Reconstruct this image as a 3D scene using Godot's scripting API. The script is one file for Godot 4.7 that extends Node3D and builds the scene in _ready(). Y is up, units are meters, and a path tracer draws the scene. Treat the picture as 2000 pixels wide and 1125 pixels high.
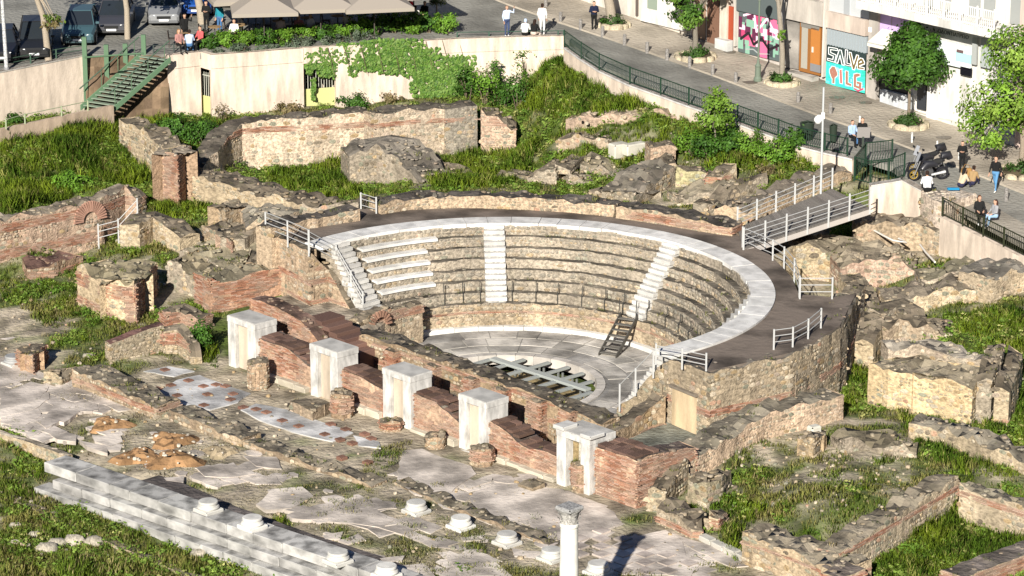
extends Node3D
# A Roman odeon in a city dig, seen from a drone. Pixel pairs in this file are directions through the photograph's lens;
# W(px, py, h) is where such a direction meets the level h, L(u, v, h) a point in the dig's own axes, O(r, phi, h) one in the odeon's circle.
const F := 6300.0
const PITCH := 0.28972  # 16.6 degrees
const CAM_H := 43.0
const CAM_Z := 144.24
const CX := -0.3
const CZ := 11.5
const UX := 0.68709
const UZ := 0.72657
const D2R := PI / 180.0

var rng := RandomNumberGenerator.new()
var M := {}
var street_coeff := Vector3(-0.0201, -0.0595, 4.3327)
var gx0 := -48.0
var gz0 := -72.0
var gstep := 0.4
var gnx := 240
var gnz := 325
var gh := PackedFloat32Array()
var gg := PackedFloat32Array()
var noise := FastNoiseLite.new()
var noise2 := FastNoiseLite.new()
var stone_v := []
var stone_n := []
var stone_i := PackedInt32Array()
var stone_mesh := []
var taken := {}


func ray(px: float, py: float) -> Vector3:
	var x := (px - 1000.0) / F
	var y := -(py - 562.5) / F
	return Vector3(x, y * cos(PITCH) - sin(PITCH), -(cos(PITCH) + y * sin(PITCH)))


func W(px: float, py: float, h: float) -> Vector3:
	var d := ray(px, py)
	return Vector3(0, CAM_H, CAM_Z) + d * ((h - CAM_H) / d.y)


func street_h(x: float, z: float) -> float:
	return street_coeff.x * x + street_coeff.y * z + street_coeff.z


func S(px: float, py: float, up := 0.0) -> Vector3:  # where a direction meets the street, up metres above it
	var d := ray(px, py)
	var t := (street_coeff.z + up + street_coeff.y * CAM_Z - CAM_H) / (d.y - street_coeff.x * d.x - street_coeff.y * d.z)
	return Vector3(0, CAM_H, CAM_Z) + d * t


func L(u: float, v: float, h: float) -> Vector3:
	return Vector3(CX + u * UX + v * UZ, h, CZ + u * UZ - v * UX)


func O(r: float, phi: float, h: float) -> Vector3:
	return L(r * sin(phi * D2R), r * cos(phi * D2R), h)


func G(px: float, py: float) -> Vector3:  # where a direction meets the ground
	var h := 1.0
	for k in 14:
		var p := W(px, py, h)
		h = lerpf(h, ground(p.x, p.z), 0.7)
	return W(px, py, h)


func ground(x: float, z: float) -> float:
	var fx := clampf((x - gx0) / gstep, 1.0, gnx - 2.01)
	var fz := clampf((z - gz0) / gstep, 1.0, gnz - 2.01)
	var i := int(fx)
	var j := int(fz)
	var a := fx - i
	var b := fz - j
	var k := j * gnx + i
	return lerpf(lerpf(gh[k], gh[k + 1], a), lerpf(gh[k + gnx], gh[k + gnx + 1], a), b)


func rnd(a: float, b: float) -> float:
	return rng.randf_range(a, b)


# ------------------------------------------------------------------ mesh collector
class MB:
	var v := PackedVector3Array()
	var n := PackedVector3Array()
	var c := PackedColorArray()
	var t := PackedVector2Array()
	var i := PackedInt32Array()
	var use_uv := false

	func quad(a: Vector3, b: Vector3, cc: Vector3, d: Vector3, col: Color, out := Vector3.ZERO) -> void:
		var nn := (cc - a).cross(b - a)
		if nn.length_squared() < 1e-14:
			nn = (d - a).cross(cc - a)
		nn = nn.normalized()
		if out != Vector3.ZERO and nn.dot(out) < 0.0:
			var s := b
			b = d
			d = s
			nn = -nn
		var k := v.size()
		v.append(a); v.append(b); v.append(cc); v.append(d)
		for q in 4:
			n.append(nn); c.append(col)
		i.append(k); i.append(k + 1); i.append(k + 2); i.append(k); i.append(k + 2); i.append(k + 3)

	func tri(a: Vector3, b: Vector3, cc: Vector3, col: Color, out := Vector3.ZERO) -> void:
		var nn := (cc - a).cross(b - a).normalized()
		if out != Vector3.ZERO and nn.dot(out) < 0.0:
			var s := b
			b = cc
			cc = s
			nn = -nn
		var k := v.size()
		v.append(a); v.append(b); v.append(cc)
		for q in 3:
			n.append(nn); c.append(col)
		i.append(k); i.append(k + 1); i.append(k + 2)

	# a box from a corner o along three edges, with its edges cut by ch (world units)
	func box(o: Vector3, x: Vector3, y: Vector3, z: Vector3, col: Color, ch := 0.0) -> void:
		if x.cross(y).dot(z) < 0.0:
			o += x
			x = -x
		var cen := o + (x + y + z) * 0.5
		if ch <= 0.0:
			for f in [[o, y, x], [o + z, x, y], [o, z, y], [o + x, y, z], [o, x, z], [o + y, z, x]]:
				quad(f[0], f[0] + f[1], f[0] + f[1] + f[2], f[0] + f[2], col, f[0] + (f[1] + f[2]) * 0.5 - cen)
			return
		var xs := [x, y, z]
		var half := [x * 0.5, y * 0.5, z * 0.5]
		var un := [x.normalized() * ch, y.normalized() * ch, z.normalized() * ch]
		for ax in 3:
			var b: int = (ax + 1) % 3
			var d: int = (ax + 2) % 3
			for s in [-1.0, 1.0]:
				var p: Vector3 = cen + half[ax] * s
				var e1: Vector3 = half[b] - un[b]
				var e2: Vector3 = half[d] - un[d]
				quad(p + e1 + e2, p - e1 + e2, p - e1 - e2, p + e1 - e2, col, p - cen)
			# the four cut edges along this axis
			for s1 in [-1.0, 1.0]:
				for s2 in [-1.0, 1.0]:
					var l: Vector3 = half[ax] - un[ax]
					var p1: Vector3 = cen + half[b] * s1 + (half[d] - un[d]) * s2
					var p2: Vector3 = cen + (half[b] - un[b]) * s1 + half[d] * s2
					quad(p1 - l, p1 + l, p2 + l, p2 - l, col, (p1 + p2) * 0.5 - cen)

	# a tube through points with radii
	func tube(pts: Array, rad: Array, col: Color, sides := 6, caps := true) -> void:
		var rings := []
		for k in pts.size():
			var dir: Vector3 = (pts[mini(k + 1, pts.size() - 1)] - pts[maxi(k - 1, 0)]).normalized()
			var a := dir.cross(Vector3.UP if absf(dir.y) < 0.9 else Vector3.RIGHT).normalized()
			var b := dir.cross(a)
			var r: float = rad[mini(k, rad.size() - 1)]
			var base := v.size()
			for s in sides:
				var an := TAU * s / sides
				var o := a * cos(an) + b * sin(an)
				v.append(pts[k] + o * r); n.append(o); c.append(col)
			rings.append(base)
		for k in rings.size() - 1:
			for s in sides:
				var s2 := (s + 1) % sides
				var p: int = rings[k] + s
				var q: int = rings[k] + s2
				var p2: int = rings[k + 1] + s
				var q2: int = rings[k + 1] + s2
				i.append(p); i.append(p2); i.append(q); i.append(q); i.append(p2); i.append(q2)
		if caps:
			for e in [0, pts.size() - 1]:
				var cc: Vector3 = pts[e]
				var r0: int = rings[e]
				var outd: Vector3 = (pts[e] - pts[1 if e == 0 else e - 1])
				for s in sides:
					tri(cc, v[r0 + s], v[r0 + (s + 1) % sides], col, outd)

	# a lathe round the upright axis through o: prof = [[r, y], ...]
	func lathe(o: Vector3, prof: Array, col: Color, sides := 16, smooth := true) -> void:
		for k in prof.size() - 1:
			var r0: float = prof[k][0]
			var y0: float = prof[k][1]
			var r1: float = prof[k + 1][0]
			var y1: float = prof[k + 1][1]
			var base := v.size()
			var nr := (y1 - y0)
			var ny := (r0 - r1)
			for s in sides + 1:
				var an := TAU * s / sides
				var dir := Vector3(cos(an), 0, sin(an))
				var nn := (dir * nr + Vector3(0, ny, 0)).normalized()
				v.append(o + dir * r0 + Vector3(0, y0, 0)); n.append(nn); c.append(col)
				v.append(o + dir * r1 + Vector3(0, y1, 0)); n.append(nn); c.append(col)
			for s in sides:
				var p := base + s * 2
				i.append(p); i.append(p + 2); i.append(p + 1); i.append(p + 2); i.append(p + 3); i.append(p + 1)

	# an upright prism over a plan outline (Vector2 x,z) between y0 and y1
	func prism(poly: PackedVector2Array, y0: float, y1: float, col: Color, ch := 0.0) -> void:
		var cen := Vector2.ZERO
		for p in poly:
			cen += p / poly.size()
		var topp := PackedVector2Array()
		for p in poly:
			topp.append(p + (cen - p).normalized() * ch)
		var ids := Geometry2D.triangulate_polygon(topp)
		for k in range(0, ids.size(), 3):
			var a := topp[ids[k]]
			var b := topp[ids[k + 1]]
			var d := topp[ids[k + 2]]
			tri(Vector3(a.x, y1, a.y), Vector3(b.x, y1, b.y), Vector3(d.x, y1, d.y), col, Vector3.UP)
		var ccw := not Geometry2D.is_polygon_clockwise(poly)
		for k in poly.size():
			var a := poly[k]
			var b := poly[(k + 1) % poly.size()]
			var ta := topp[k]
			var tb := topp[(k + 1) % poly.size()]
			var o := Vector3(b.y - a.y, 0, a.x - b.x)
			if not ccw:
				o = -o
			quad(Vector3(a.x, y0, a.y), Vector3(b.x, y0, b.y), Vector3(b.x, y1 - ch, b.y), Vector3(a.x, y1 - ch, a.y), col, o)
			if ch > 0.0:
				quad(Vector3(a.x, y1 - ch, a.y), Vector3(b.x, y1 - ch, b.y), Vector3(tb.x, y1, tb.y), Vector3(ta.x, y1, ta.y), col, o + Vector3.UP * o.length())

	func mesh() -> ArrayMesh:
		var m := ArrayMesh.new()
		if v.is_empty():
			return m
		var a := []
		a.resize(Mesh.ARRAY_MAX)
		a[Mesh.ARRAY_VERTEX] = v
		a[Mesh.ARRAY_NORMAL] = n
		a[Mesh.ARRAY_COLOR] = c
		if use_uv:
			a[Mesh.ARRAY_TEX_UV] = t
		a[Mesh.ARRAY_INDEX] = i
		m.add_surface_from_arrays(Mesh.PRIMITIVE_TRIANGLES, a)
		return m


# ------------------------------------------------------------------ objects
func numbered(called: String) -> String:
	if not taken.has(called):
		taken[called] = 0
		return called
	taken[called] += 1
	return "%s_%03d" % [called, taken[called]]


func tag(o: Node, label: String, category: String, group := "", kind := "") -> Node:
	if label: o.set_meta("label", label)
	if category: o.set_meta("category", category)
	if group: o.set_meta("group", group)
	if kind: o.set_meta("kind", kind)
	return o


func thing(called: String, label: String, category: String, at := Vector3.ZERO, turn := 0.0, group := "") -> Node3D:
	var o := Node3D.new()
	o.name = numbered(called)
	add_child(o)
	o.position = at
	o.rotation.y = turn
	tag(o, label, category, group)
	return o


func part(called: String, mb: MB, m: Material, parent: Node, stuff := false) -> MeshInstance3D:
	var o := MeshInstance3D.new()
	o.name = called if parent != self else numbered(called)
	o.mesh = mb.mesh()
	o.material_override = m
	parent.add_child(o, true)
	if stuff:
		o.set_meta("kind", "stuff")
	return o


func structure(called: String, mb: MB, m: Material) -> MeshInstance3D:
	var o := part(called, mb, m, self)
	o.set_meta("kind", "structure")
	return o


func dup(root: Node3D, at: Vector3, turn: float, label := "") -> Node3D:
	var r: Node3D = root.duplicate()
	var base: String = str(root.name)
	if base.substr(base.length() - 4, 1) == "_" and base.right(3).is_valid_int():
		base = base.substr(0, base.length() - 4)
	r.name = numbered(base)
	add_child(r)
	r.position = at
	r.rotation.y = turn
	if label: r.set_meta("label", label)
	return r


# ------------------------------------------------------------------ materials
func noise_tex(freq: float, octaves: int, lo: float, hi: float, size := 512, sd := 1, kind := FastNoiseLite.TYPE_SIMPLEX_SMOOTH) -> ImageTexture:
	var f := FastNoiseLite.new()
	f.seed = sd
	f.noise_type = kind
	f.frequency = freq
	f.fractal_octaves = octaves
	var im := f.get_seamless_image(size, size)
	im.convert(Image.FORMAT_RGB8)
	var d := im.get_data()
	var lut := PackedByteArray()
	for k in 256:
		lut.append(int(clampf(lerpf(lo, hi, k / 255.0), 0.0, 1.0) * 255.0))
	for k in d.size():
		d[k] = lut[d[k]]
	return ImageTexture.create_from_image(Image.create_from_data(size, size, false, Image.FORMAT_RGB8, d))


func normal_tex(freq: float, octaves: int, strength: float, sd := 3, kind := FastNoiseLite.TYPE_SIMPLEX_SMOOTH) -> ImageTexture:
	var f := FastNoiseLite.new()
	f.seed = sd
	f.noise_type = kind
	f.frequency = freq
	f.fractal_octaves = octaves
	var im := f.get_seamless_image(512, 512)
	im.convert(Image.FORMAT_RGBA8)
	im.bump_map_to_normal_map(strength)
	return ImageTexture.create_from_image(im)


func mat(col: Color, rough := 0.95, tex: Texture2D = null, scale := 0.25, nrm: Texture2D = null, nscale := 1.0, vertex := true) -> StandardMaterial3D:
	var m := StandardMaterial3D.new()
	m.albedo_color = col.linear_to_srgb()
	m.roughness = rough
	m.vertex_color_use_as_albedo = vertex
	m.cull_mode = BaseMaterial3D.CULL_DISABLED
	m.metallic_specular = 0.3
	if tex or nrm:
		m.uv1_triplanar = true
		m.uv1_world_triplanar = true
		m.uv1_scale = Vector3.ONE * scale
	if tex:
		m.albedo_texture = tex
	if nrm:
		m.normal_enabled = true
		m.normal_texture = nrm
		m.normal_scale = nscale
	return m


func make_materials() -> void:
	var t_stone := noise_tex(0.02, 5, 0.6, 1.15, 512, 5)
	var t_coarse := noise_tex(0.006, 7, 0.55, 1.2, 512, 8)
	var t_marble := noise_tex(0.006, 6, 0.82, 1.08, 512, 11)
	var t_fine := noise_tex(0.05, 4, 0.55, 1.2, 512, 21)
	var n_stone := normal_tex(0.04, 4, 6.0, 4)
	var n_fine := normal_tex(0.1, 3, 4.0, 7)
	M.stone = mat(Color.WHITE, 0.95, t_stone, 0.9, n_stone, 0.8)
	M.mortar = mat(Color.WHITE, 0.97, t_stone, 0.45, n_stone, 1.4)
	M.earth = mat(Color.WHITE, 0.98, t_coarse, 0.17, n_stone, 0.8)
	M.brick = mat(Color.WHITE, 0.95, t_fine, 1.3, n_fine, 0.5)
	M.marble = mat(Color.WHITE, 0.55, t_marble, 0.35, n_fine, 0.12)
	M.old_marble = mat(Color.WHITE, 0.75, noise_tex(0.007, 7, 0.52, 1.22, 512, 17), 0.3, n_fine, 0.3)
	M.walk = mat(Color.WHITE, 0.97, noise_tex(0.005, 5, 0.55, 1.3, 512, 19), 0.11, n_stone, 0.2)
	M.door_marble = mat(Color.WHITE, 0.7, noise_tex(0.01, 6, 0.66, 1.12, 512, 23), 0.4, n_fine, 0.2)
	M.door_marble.uv1_scale = Vector3(0.6, 0.2, 0.6)
	M.ground = mat(Color.WHITE, 0.98, t_coarse, 0.15, n_stone, 0.8)
	M.slab = mat(Color.WHITE, 0.85, noise_tex(0.005, 7, 0.55, 1.2, 512, 13), 0.15, n_stone, 0.25)
	M.plaster = mat(Color.WHITE, 0.9, noise_tex(0.012, 6, 0.74, 1.1, 512, 31), 0.12, n_fine, 0.2)
	M.plaster.uv1_scale = Vector3(0.3, 0.05, 0.3)
	M.paint = mat(Color.WHITE, 0.5)
	M.metal = mat(Color.WHITE, 0.4)
	M.metal.metallic = 0.0
	M.galv = mat(Color.WHITE, 0.45)
	M.galv.metallic = 0.2
	M.leaf = mat(Color.WHITE, 0.55)
	M.leaf.backlight_enabled = true
	M.leaf.backlight = Color(0.35, 0.45, 0.12)
	M.grass = mat(Color.WHITE, 0.7)
	M.grass.backlight_enabled = true
	M.grass.backlight = Color(0.3, 0.35, 0.1)
	M.bark = mat(Color.WHITE, 0.95, t_fine, 1.0, n_stone, 1.0)
	M.asphalt = mat(Color.WHITE, 0.9, noise_tex(0.006, 7, 0.7, 1.15, 512, 41), 0.06, n_fine, 0.4)
	M.cloth = mat(Color.WHITE, 0.9)
	M.skin = mat(Color.WHITE, 0.65)
	M.gloss = mat(Color.WHITE, 0.25)
	M.gloss.clearcoat_enabled = true
	M.gloss.clearcoat = 0.8
	M.glass = mat(Color(0.02, 0.025, 0.03), 0.08, null, 1, null, 1, false)
	M.glass.metallic_specular = 0.6


# ------------------------------------------------------------------ stones
func make_stone_shapes() -> void:
	var sides := 8
	for s in sides:
		var s2 := (s + 1) % sides
		stone_i.append_array(PackedInt32Array([0, 1 + s2, 1 + s]))
		for r in 2:
			var p := 1 + r * sides + s
			var q := 1 + r * sides + s2
			stone_i.append_array(PackedInt32Array([p, q, p + sides, q, q + sides, p + sides]))
	for k in 14:
		var v := PackedVector3Array()
		var n := PackedVector3Array()
		var rr := []
		for s in sides:
			rr.append(rnd(0.8, 1.08))
		v.append(Vector3(rnd(-0.05, 0.05), rnd(-0.05, 0.05), rnd(0.9, 1.1)))
		n.append(Vector3(0, 0, 1))
		for ring in 3:
			for s in sides:
				var an := TAU * (s + 0.5) / sides
				var cx := cos(an)
				var cy := sin(an)
				var sup: float = 0.5 / pow(pow(absf(cx), 3.2) + pow(absf(cy), 3.2), 1.0 / 3.2) * rr[s]
				var f: float = [0.72, 1.0, 1.03][ring]
				v.append(Vector3(cx * sup * f, cy * sup * f, [rnd(0.75, 1.0), rnd(0.4, 0.6), -0.6][ring]))
				n.append((Vector3(cx, cy, 0) * [0.35, 0.85, 1.0][ring] + Vector3(0, 0, [1.0, 0.5, 0.0][ring])).normalized())
		stone_v.append(v)
		stone_n.append(n)
		var a := []
		a.resize(Mesh.ARRAY_MAX)
		a[Mesh.ARRAY_VERTEX] = v
		a[Mesh.ARRAY_NORMAL] = n
		a[Mesh.ARRAY_INDEX] = stone_i
		var m := ArrayMesh.new()
		m.add_surface_from_arrays(Mesh.PRIMITIVE_TRIANGLES, a)
		stone_mesh.append(m)


func put_stone(mb: MB, o: Vector3, x: Vector3, y: Vector3, z: Vector3, col: Color) -> void:
	var k := rng.randi() % stone_v.size()
	var base := mb.v.size()
	var sv: PackedVector3Array = stone_v[k]
	var sn: PackedVector3Array = stone_n[k]
	var xn := x.normalized()
	var yn := y.normalized()
	var zn := z.normalized()
	for q in sv.size():
		var p := sv[q]
		var m := sn[q]
		mb.v.append(o + x * p.x + y * p.y + z * p.z)
		mb.n.append(xn * m.x + yn * m.y + zn * m.z)
		mb.c.append(col)
	for q in stone_i:
		mb.i.append(base + q)


func shade(c: Color, lo: float, hi: float) -> Color:
	var f := rnd(lo, hi)
	return Color(c.r * f, c.g * f, c.b * f)


const RUBBLE := [[0.52, 0.415, 0.285], [0.59, 0.50, 0.375], [0.46, 0.335, 0.19], [0.39, 0.34, 0.26], [0.31, 0.30, 0.22], [0.22, 0.18, 0.13], [0.51, 0.41, 0.315], [0.49, 0.31, 0.21], [0.42, 0.365, 0.28]]
var tint_mats := []
var single_stones := 0


func pick_color(bias := 0.0) -> int:
	var r := rng.randf()
	if r < 0.26: return 0
	if r < 0.40 - bias * 0.08: return 1
	if r < 0.52: return 2
	if r < 0.66: return 3
	if r < 0.78: return 4
	if r < 0.86: return 5
	if r < 0.93: return 6
	if r < 0.95: return 7
	return 8


func single_stone(parent: Node, o: Vector3, x: Vector3, y: Vector3, z: Vector3, ci: int, called := "stone") -> void:
	if tint_mats.is_empty():
		for c in RUBBLE:
			for f in [0.85, 1.1]:
				var m: StandardMaterial3D = M.stone.duplicate()
				m.vertex_color_use_as_albedo = false
				m.albedo_color = Color(c[0] * f, c[1] * f, c[2] * f).linear_to_srgb()
				tint_mats.append(m)
	var s := MeshInstance3D.new()
	s.name = called
	s.mesh = stone_mesh[rng.randi() % stone_mesh.size()]
	s.material_override = tint_mats[ci * 2 + rng.randi() % 2]
	s.transform = Transform3D(Basis(x, y, z), o - (parent as Node3D).position)
	parent.add_child(s, true)
	single_stones += 1


# ------------------------------------------------------------------ ruined masonry
var wall_weeds := []
# pts: the front top edge, listed from left to right as seen from the camera, [Vector3]; opts: bands = [[y0, y1], ...] of brick,
# brick = true for brick all over, rough = how ragged the top is, ends, back, stone size, mortar, cap colours
func masonry(root: Node3D, pts: Array, thick: float, base: float, opts := {}) -> void:
	var rough: float = minf(opts.get("rough", 0.14), 0.32)
	var mortar: Color = opts.get("mortar", Color(0.46, 0.39, 0.28))
	var cap: Color = opts.get("cap", Color(0.20, 0.165, 0.12))
	var size: float = opts.get("size", 0.2)
	var cover: float = opts.get("cover", 0.8)
	var bias: float = opts.get("bias", 0.0)
	var closed: bool = opts.get("closed", false)
	mortar = Color(mortar.r * 1.05, mortar.g, mortar.b * 0.95)
	# resample
	var fr := []
	var seg_t := []
	var count := pts.size()
	for k in (count if closed else count - 1):
		var a: Vector3 = pts[k]
		var b: Vector3 = pts[(k + 1) % count]
		var steps := maxi(1, int(ceil(Vector2(b.x - a.x, b.z - a.z).length() / 0.3)))
		for s in steps:
			fr.append(a.lerp(b, float(s) / steps))
	if not closed:
		fr.append(pts[count - 1])
	var nn := fr.size()
	var nrm := []
	for k in nn:
		var d0: Vector3 = fr[(k - 1 + nn) % nn] if (k > 0 or closed) else fr[k]
		var d1: Vector3 = fr[(k + 1) % nn] if (k < nn - 1 or closed) else fr[k]
		var d := Vector3(d1.x - d0.x, 0, d1.z - d0.z).normalized()
		nrm.append(Vector3(d.z, 0, -d.x))  # away from the camera
	var core := MB.new()
	var top := MB.new()
	var across := clampi(int(ceil(thick / 0.3)), 2, 8)
	var lf := []
	var lm := []
	var lb := []
	for k in nn:
		var p: Vector3 = fr[k]
		var q: Vector3 = p + nrm[k] * thick
		var j := rough * (noise.get_noise_2d(p.x * 9.0, p.z * 9.0) * 1.6 - 0.15)
		var j2 := rough * (noise.get_noise_2d(q.x * 9.0, q.z * 9.0) * 1.6 - 0.15)
		lf.append(Vector3(p.x, p.y + j, p.z))
		lm.append((p + q) * 0.5 + Vector3(0, rough * noise.get_noise_2d(p.x * 14.0 + 50.0, p.z * 14.0) * 1.2, 0))
		lb.append(Vector3(q.x, p.y + j2, q.z))
	for k in (nn if closed else nn - 1):
		var k2 := (k + 1) % nn
		var f0: Vector3 = lf[k]
		var f1: Vector3 = lf[k2]
		var b0: Vector3 = lb[k]
		var b1: Vector3 = lb[k2]
		var m0: Vector3 = lm[k]
		var m1: Vector3 = lm[k2]
		var wear := 1.0 + 0.5 * noise2.get_noise_2d(f0.x * 6.0 + f0.y * 5.0, f0.z * 6.0)
		var cc := Color(mortar.r * wear, mortar.g * wear, mortar.b * wear)
		var rows := clampi(int((f0.y - base) / 0.45), 1, 8)
		for r in rows:
			var q := []
			for e in [[f0, r], [f1, r], [f1, r + 1], [f0, r + 1]]:
				var p0: Vector3 = e[0]
				var y := lerpf(base, p0.y, float(e[1]) / rows)
				var bulge := 0.0 if e[1] == rows else 0.045 * noise.get_noise_3d(p0.x * 12.0, y * 12.0, p0.z * 12.0) * 2.0
				q.append(Vector3(p0.x, y, p0.z) - nrm[k] * bulge)
			core.quad(q[0], q[1], q[2], q[3], cc, -nrm[k])
		core.quad(Vector3(b0.x, base, b0.z), Vector3(b1.x, base, b1.z), b1, b0, cc, nrm[k])
		for c in across:
			var g0 := crown(f0, m0, b0, float(c) / across, rough)
			var g1 := crown(f1, m1, b1, float(c) / across, rough)
			var g2 := crown(f1, m1, b1, float(c + 1) / across, rough)
			var g3 := crown(f0, m0, b0, float(c + 1) / across, rough)
			var w2 := 1.0 + 0.5 * noise2.get_noise_2d(g0.x * 9.0, g0.z * 9.0) + rnd(-0.12, 0.12)
			top.quad(g0, g1, g2, g3, Color(cap.r * w2, cap.g * w2, cap.b * w2), Vector3.UP)
	if not closed:
		for e in [0, nn - 1]:
			var f0: Vector3 = lf[e]
			var b0: Vector3 = lb[e]
			var od: Vector3 = (fr[e] - fr[1 if e == 0 else e - 1])
			var m0: Vector3 = lm[e]
			core.quad(Vector3(f0.x, base, f0.z), Vector3(b0.x, base, b0.z), b0, f0, mortar, od)
			var fan := []
			for c in across + 1:
				fan.append(crown(f0, m0, b0, float(c) / across, rough))
			for c in across:
				core.tri((f0 + b0) * 0.5 - Vector3(0, 0.1, 0), fan[c], fan[c + 1], mortar, od)
	part("masonry_core", core, M.mortar, root)
	part("capping", top, M.earth, root)
	var rub := MB.new()
	var bri := MB.new()
	var faces := [[lf, nrm, -1.0]]
	if opts.get("back", false):
		faces.append([lb, nrm, 1.0])
	if not closed and opts.get("ends", true):
		faces.append([[lb[0], lf[0]], [], 0.0])
		faces.append([[lf[nn - 1], lb[nn - 1]], [], 0.0])
	for f in faces:
		face_stones(root, f[0], base, opts, rub, bri, closed and f[2] != 0.0, f[2] == 1.0)
	# loose stones bedded in the top
	var ncap := int(nn * thick * opts.get("top_stones", 0.6 + 3.5 * rough))
	for k in ncap:
		var a := rng.randi() % (nn - 1)
		var t := rnd(0.06, 0.94)
		var p: Vector3 = lf[a].lerp(lf[a + 1], rng.randf()).lerp(lb[a].lerp(lb[a + 1], 0.5), t)
		var y: float = lerpf(lf[a].y, lm[a].y, t * 2.0) if t < 0.5 else lerpf(lm[a].y, lb[a].y, t * 2.0 - 1.0)
		p.y = y
		var s := rnd(0.1, 0.3)
		var an := rnd(0, PI)
		var ci := pick_color(bias)
		var cl: Array = RUBBLE[ci]
		var dk := rnd(0.5, 0.95)
		put_stone(rub, p - Vector3(0, 0.02, 0), Vector3(cos(an), 0, sin(an)) * s, Vector3(sin(an), 0, -cos(an)) * s * rnd(0.6, 1.0), Vector3(0, rnd(0.02, 0.07), 0), Color(cl[0] * dk, cl[1] * dk, cl[2] * dk).lerp(cap * 1.5, 0.55))
	for k in int(nn * thick * opts.get("weeds", 0.8)):
		var a := rng.randi() % (nn - 1)
		var p := crown(lf[a], lm[a], lb[a], rnd(0.1, 0.9), rough)
		if noise2.get_noise_2d(p.x * 8.0, p.z * 8.0) > 0.08:
			wall_weeds.append(p)
	if rub.v.size(): part("rubble", rub, M.stone, root, true)
	if bri.v.size(): part("brickwork", bri, M.brick, root, true)


func crown(f: Vector3, m: Vector3, b: Vector3, t: float, rough: float) -> Vector3:  # a point across a wall's broken top
	var p := f.lerp(m, t * 2.0) if t < 0.5 else m.lerp(b, t * 2.0 - 1.0)
	if t > 0.01 and t < 0.99:
		p.y += rough * 0.6 * noise.get_noise_2d(p.x * 26.0, p.z * 26.0)
	return p


const BRICKS := [[0.52, 0.27, 0.175], [0.47, 0.23, 0.145], [0.57, 0.33, 0.24], [0.42, 0.20, 0.125], [0.60, 0.40, 0.30], [0.50, 0.33, 0.22], [0.31, 0.18, 0.125]]


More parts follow.
